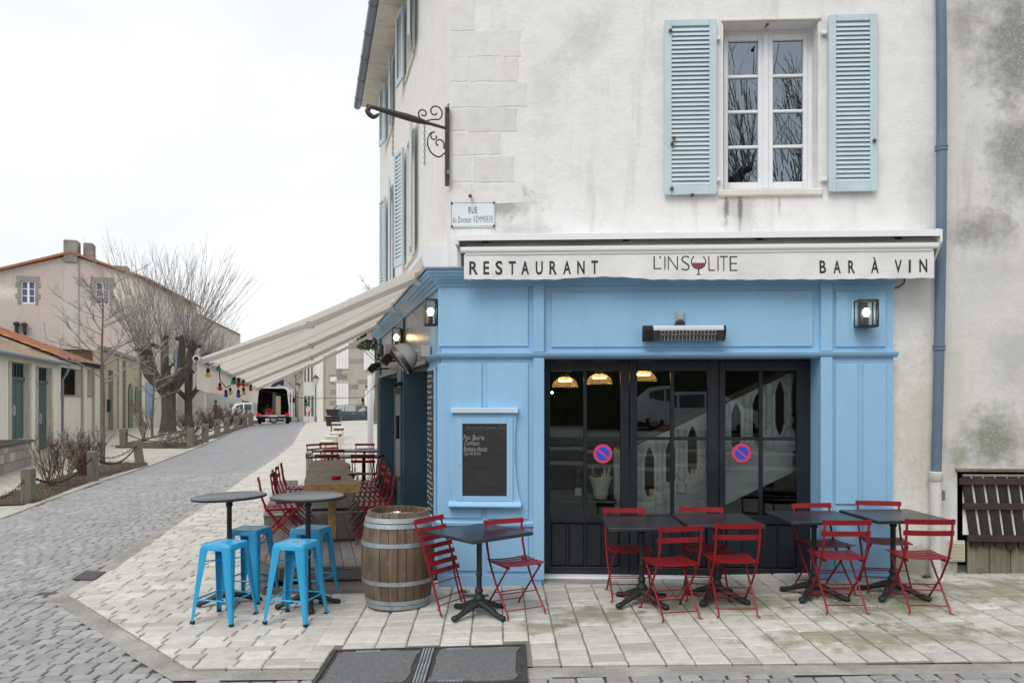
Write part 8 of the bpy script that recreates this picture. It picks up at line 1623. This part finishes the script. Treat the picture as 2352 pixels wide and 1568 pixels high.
    # cream terrace boxes in a row, litter bin, white post
    for (u0, u1, vt, yy, lb, mt) in ((701, 716, 1040, 15.9, 'tall cream box beside the far deck tables', 'planterc'), (732.5, 762, 1013, 20.9, 'cream box with dark band nearest the deck', 'planterc'), (745, 773, 1001.5, 22.6, 'plain grey cream box between banded ones', 'greyplastic2'), (754.5, 781, 994.5, 23.9, 'cream box with dark band behind the grey one', 'planterc'), (765, 786.7, 981.5, 28.4, 'cream box with dark band standing a little to the right of the row', 'planterc'), (760.6, 781, 971, 31.2, 'cream box with dark band beside the litter bin', 'planterc')):
        a_, b_ = at(u0, vt, yy), at(u1, vt, yy); gx = g(a_.x, yy); hh = a_.z - gx; W = b_.x - a_.x; t = thing('terrace_box', lb, 'planter', ((a_.x + b_.x) / 2, yy + W / 2, gx + .02), R(3), 'cream boxes along the terrace edge'); MB().cbox(-W * .46, W * .46, -W * .46, W * .46, 0, hh - .12, .01).obj('box', M[mt], t)
        if mt == 'planterc': MB().box(-W * .47, W * .47, -W * .47, W * .47, hh - .119, hh - .055).obj('dark_band', M['darkband'], t)
        else: MB().box(-W * .46, W * .46, -W * .46, W * .46, hh - .119, hh - .055).obj('band', M[mt], t)
        MB().cbox(-W * .5, W * .5, -W * .5, W * .5, hh - .054, hh, .01).obj('cap', M['cream'], t); MB().box(-W * .03, W * .03, -W * .475, -W * .461, .3 * hh, hh - .12).obj('batten', M['darkband'], t)
    yy = 32.5; a_ = at(766, 965, yy); gx = g(a_.x, yy); b = thing('litter_bin', 'black double litter bin on a post beside the cream boxes', 'bin', (a_.x, yy, gx + .02)); k = yy / FPX
    MB().cbox(-.1, .1, -.08, .08, 0, .6).obj('post', M['litter'], b)
    for z0, z1, w in ((.52, .92, .30), (.96, 1.22, .27)):
        m = MB(); m.loft([[(-w * .8, -w * .6, z0), (w * .8, -w * .6, z0), (w * .8, w * .6, z0), (-w * .8, w * .6, z0)], [(-w, -w * .7, z1 - .08), (w, -w * .7, z1 - .08), (w, w * .7, z1 - .08), (-w, w * .7, z1 - .08)], [(-w * 1.1, -w * .8, z1), (w * 1.1, -w * .8, z1), (w * 1.1, w * .8, z1), (-w * 1.1, w * .8, z1)]]); m.obj('bin', M['litter'], b)
    yy = 17.6; a_ = at(851, 862, yy); gx = g(a_.x, yy); t = thing('white_post', 'tall white round post at the end of the deck', 'post', (a_.x, yy, gx)); m = MB(); r_ = 7 * yy / FPX; m.lathe([(r_ * 1.3, 0), (r_ * 1.3, .05), (r_, .06), (r_, a_.z - gx - .05), (r_ * .9, a_.z - gx - .01), (.0005, a_.z - gx)], 18); m.obj('shaft', M['pvc'], t, smooth=40); MB().cbox(-.2, .2, -.2, .2, -.05, .03).obj('base', M['gutterstone'], t)
    # person in a dark coat beyond the shrubs (continuous skinned body)
    q = at(496, 944, 56); gz = g(q.x, 56); pr = thing('person', 'person in a dark coat standing beyond the reddish shrubs', 'person', (q.x, 56, gz), R(80)); me = bpy.data.meshes.new('body'); V = [(0, 0, .92), (0, 0, 1.15), (0, .02, 1.38), (0, .03, 1.50), (0, .05, 1.66), (.10, 0, .88), (.11, .02, .48), (.11, -.02, .08), (.11, .14, .04), (-.10, 0, .88), (-.11, .02, .48), (-.11, -.02, .08), (-.11, .14, .04), (.19, .02, 1.40), (.25, .02, 1.12), (.24, .16, .92), (-.19, .02, 1.40), (-.25, .02, 1.12), (-.24, .16, .92)]
    E = [(0, 1), (1, 2), (2, 3), (3, 4), (0, 5), (5, 6), (6, 7), (7, 8), (0, 9), (9, 10), (10, 11), (11, 12), (2, 13), (13, 14), (14, 15), (2, 16), (16, 17), (17, 18)]; me.from_pydata(V, E, []); me.materials.append(M['coat']); ob = bpy.data.objects.new('body', me); COL.objects.link(ob); ob.parent = pr
    sk = ob.modifiers.new('skin', 'SKIN'); rad = [.15, .14, .15, .06, .09, .09, .07, .05, .045, .09, .07, .05, .045, .07, .05, .035, .07, .05, .035]
    for i, r_ in enumerate(rad): me.skin_vertices[0].data[i].radius = (r_, r_)
    me.skin_vertices[0].data[0].use_root = True; ob.modifiers.new('sub', 'SUBSURF').levels = 1
    m = MB(); m.sphere((0, .05, 1.69), .105, 12, 1.15); m.obj('face', M['skin'], pr, smooth=60); m = MB(); m.sphere((0, .03, 1.72), .118, 12, 1.05); m.obj('hair', M['hair'], pr, smooth=60)
M['greyplastic2'] = pm('grey_cream_panel', (0.46, 0.45, 0.40), .7, .06)
build_far()
def build_behind():
    # the square behind the camera, seen only as reflections in the glass: raised terrace with kerb steps, cars, trees, a house
    for k, (y, z) in enumerate(((-2.2, .22), (-3.6, .48), (-5.2, .72))):
        m = MB(); m.box(-40, 40, -150, y, -2, z); m.obj('raised_square', M['paver_left'], label='stepped stone square opposite the restaurant, level %s' % ('one', 'two', 'three')[k], kind='structure')
        MB().box(-40, 40, y - .25, y + .03, z - .2, z + .012).obj('square_kerb', M['kerb'], label='pale kerb of the stepped square, level %s' % ('one', 'two', 'three')[k], kind='structure')
    van('white van parked across the square, reflected in the glazed doors', (8.6, -8.8, .73), R(-78), openback=False); car('white car parked across the square, reflected in the left door leaf', (4.6, -10.5, .73), R(6), M['carwhite'], 4.2); car('dark car parked across the square beside the white van', (14.5, -10.0, .73), R(8), M['carpaint'], 4.2)
    for (x, y, sd, lb) in ((6.6, -7.2, 51, 'tall pollarded tree on the square, reflected in the left window panes'), (9.4, -7.0, 53, 'tall pollarded tree on the square, reflected in the right window panes')): pollard(Vector((x, y, .72)), 12, .3, lb, 5, 2.6, 7.4, 6, (2.6, 4.6), 'pollarded trees on the square', sd)
    h = thing('house_opposite', 'dark gabled house across the square, reflected in the lower window panes', 'building', (-2, -24, .72)); MB().box(0, 16, -8, 0, -1, 6.5).obj('wall', M['greystone'], h); m = MB(); m.prism([(-8.4, 6.4), (-4, 9.5), (.4, 6.4)], lambda p, q, c: (c, p, q), -.3, 16.3); m.obj('roof', M['tile_b'], h)
    for k in range(4): MB().box(1.5 + k * 3.8, 2.7 + k * 3.8, -.02, .03, 1.0, 3.0).obj('window', M['darkpane'], h); MB().box(1.5 + k * 3.8, 2.7 + k * 3.8, -.02, .03, 4.0, 5.8).obj('window', M['darkpane'], h)
    hd = thing('dark_hedge', 'dense dark evergreen hedge across the square, reflected in the glazed doors', 'hedge', (0, -13.5, .7)); m = MB(); m.box(-26, 24, -.5, .5, 0, 3.0); m.obj('core', M['leaf'], hd); m = MB()
    for k in range(9000): c = Vector((rnd.uniform(-26, 24), rnd.uniform(-.2, .75), rnd.uniform(0, 3.5 + .5 * math.sin(k)))); d = Vector((rnd.gauss(0, 1), rnd.gauss(0, 1), rnd.gauss(0, 1))).normalized(); e = d.orthogonal().normalized(); s = rnd.uniform(.08, .2); m.add([c - d * s, c + e * s * .6, c + d * s, c - e * s * .6], [(0, 1, 2, 3)])
    m.obj('leaves', M['leaf'], hd)
build_behind()
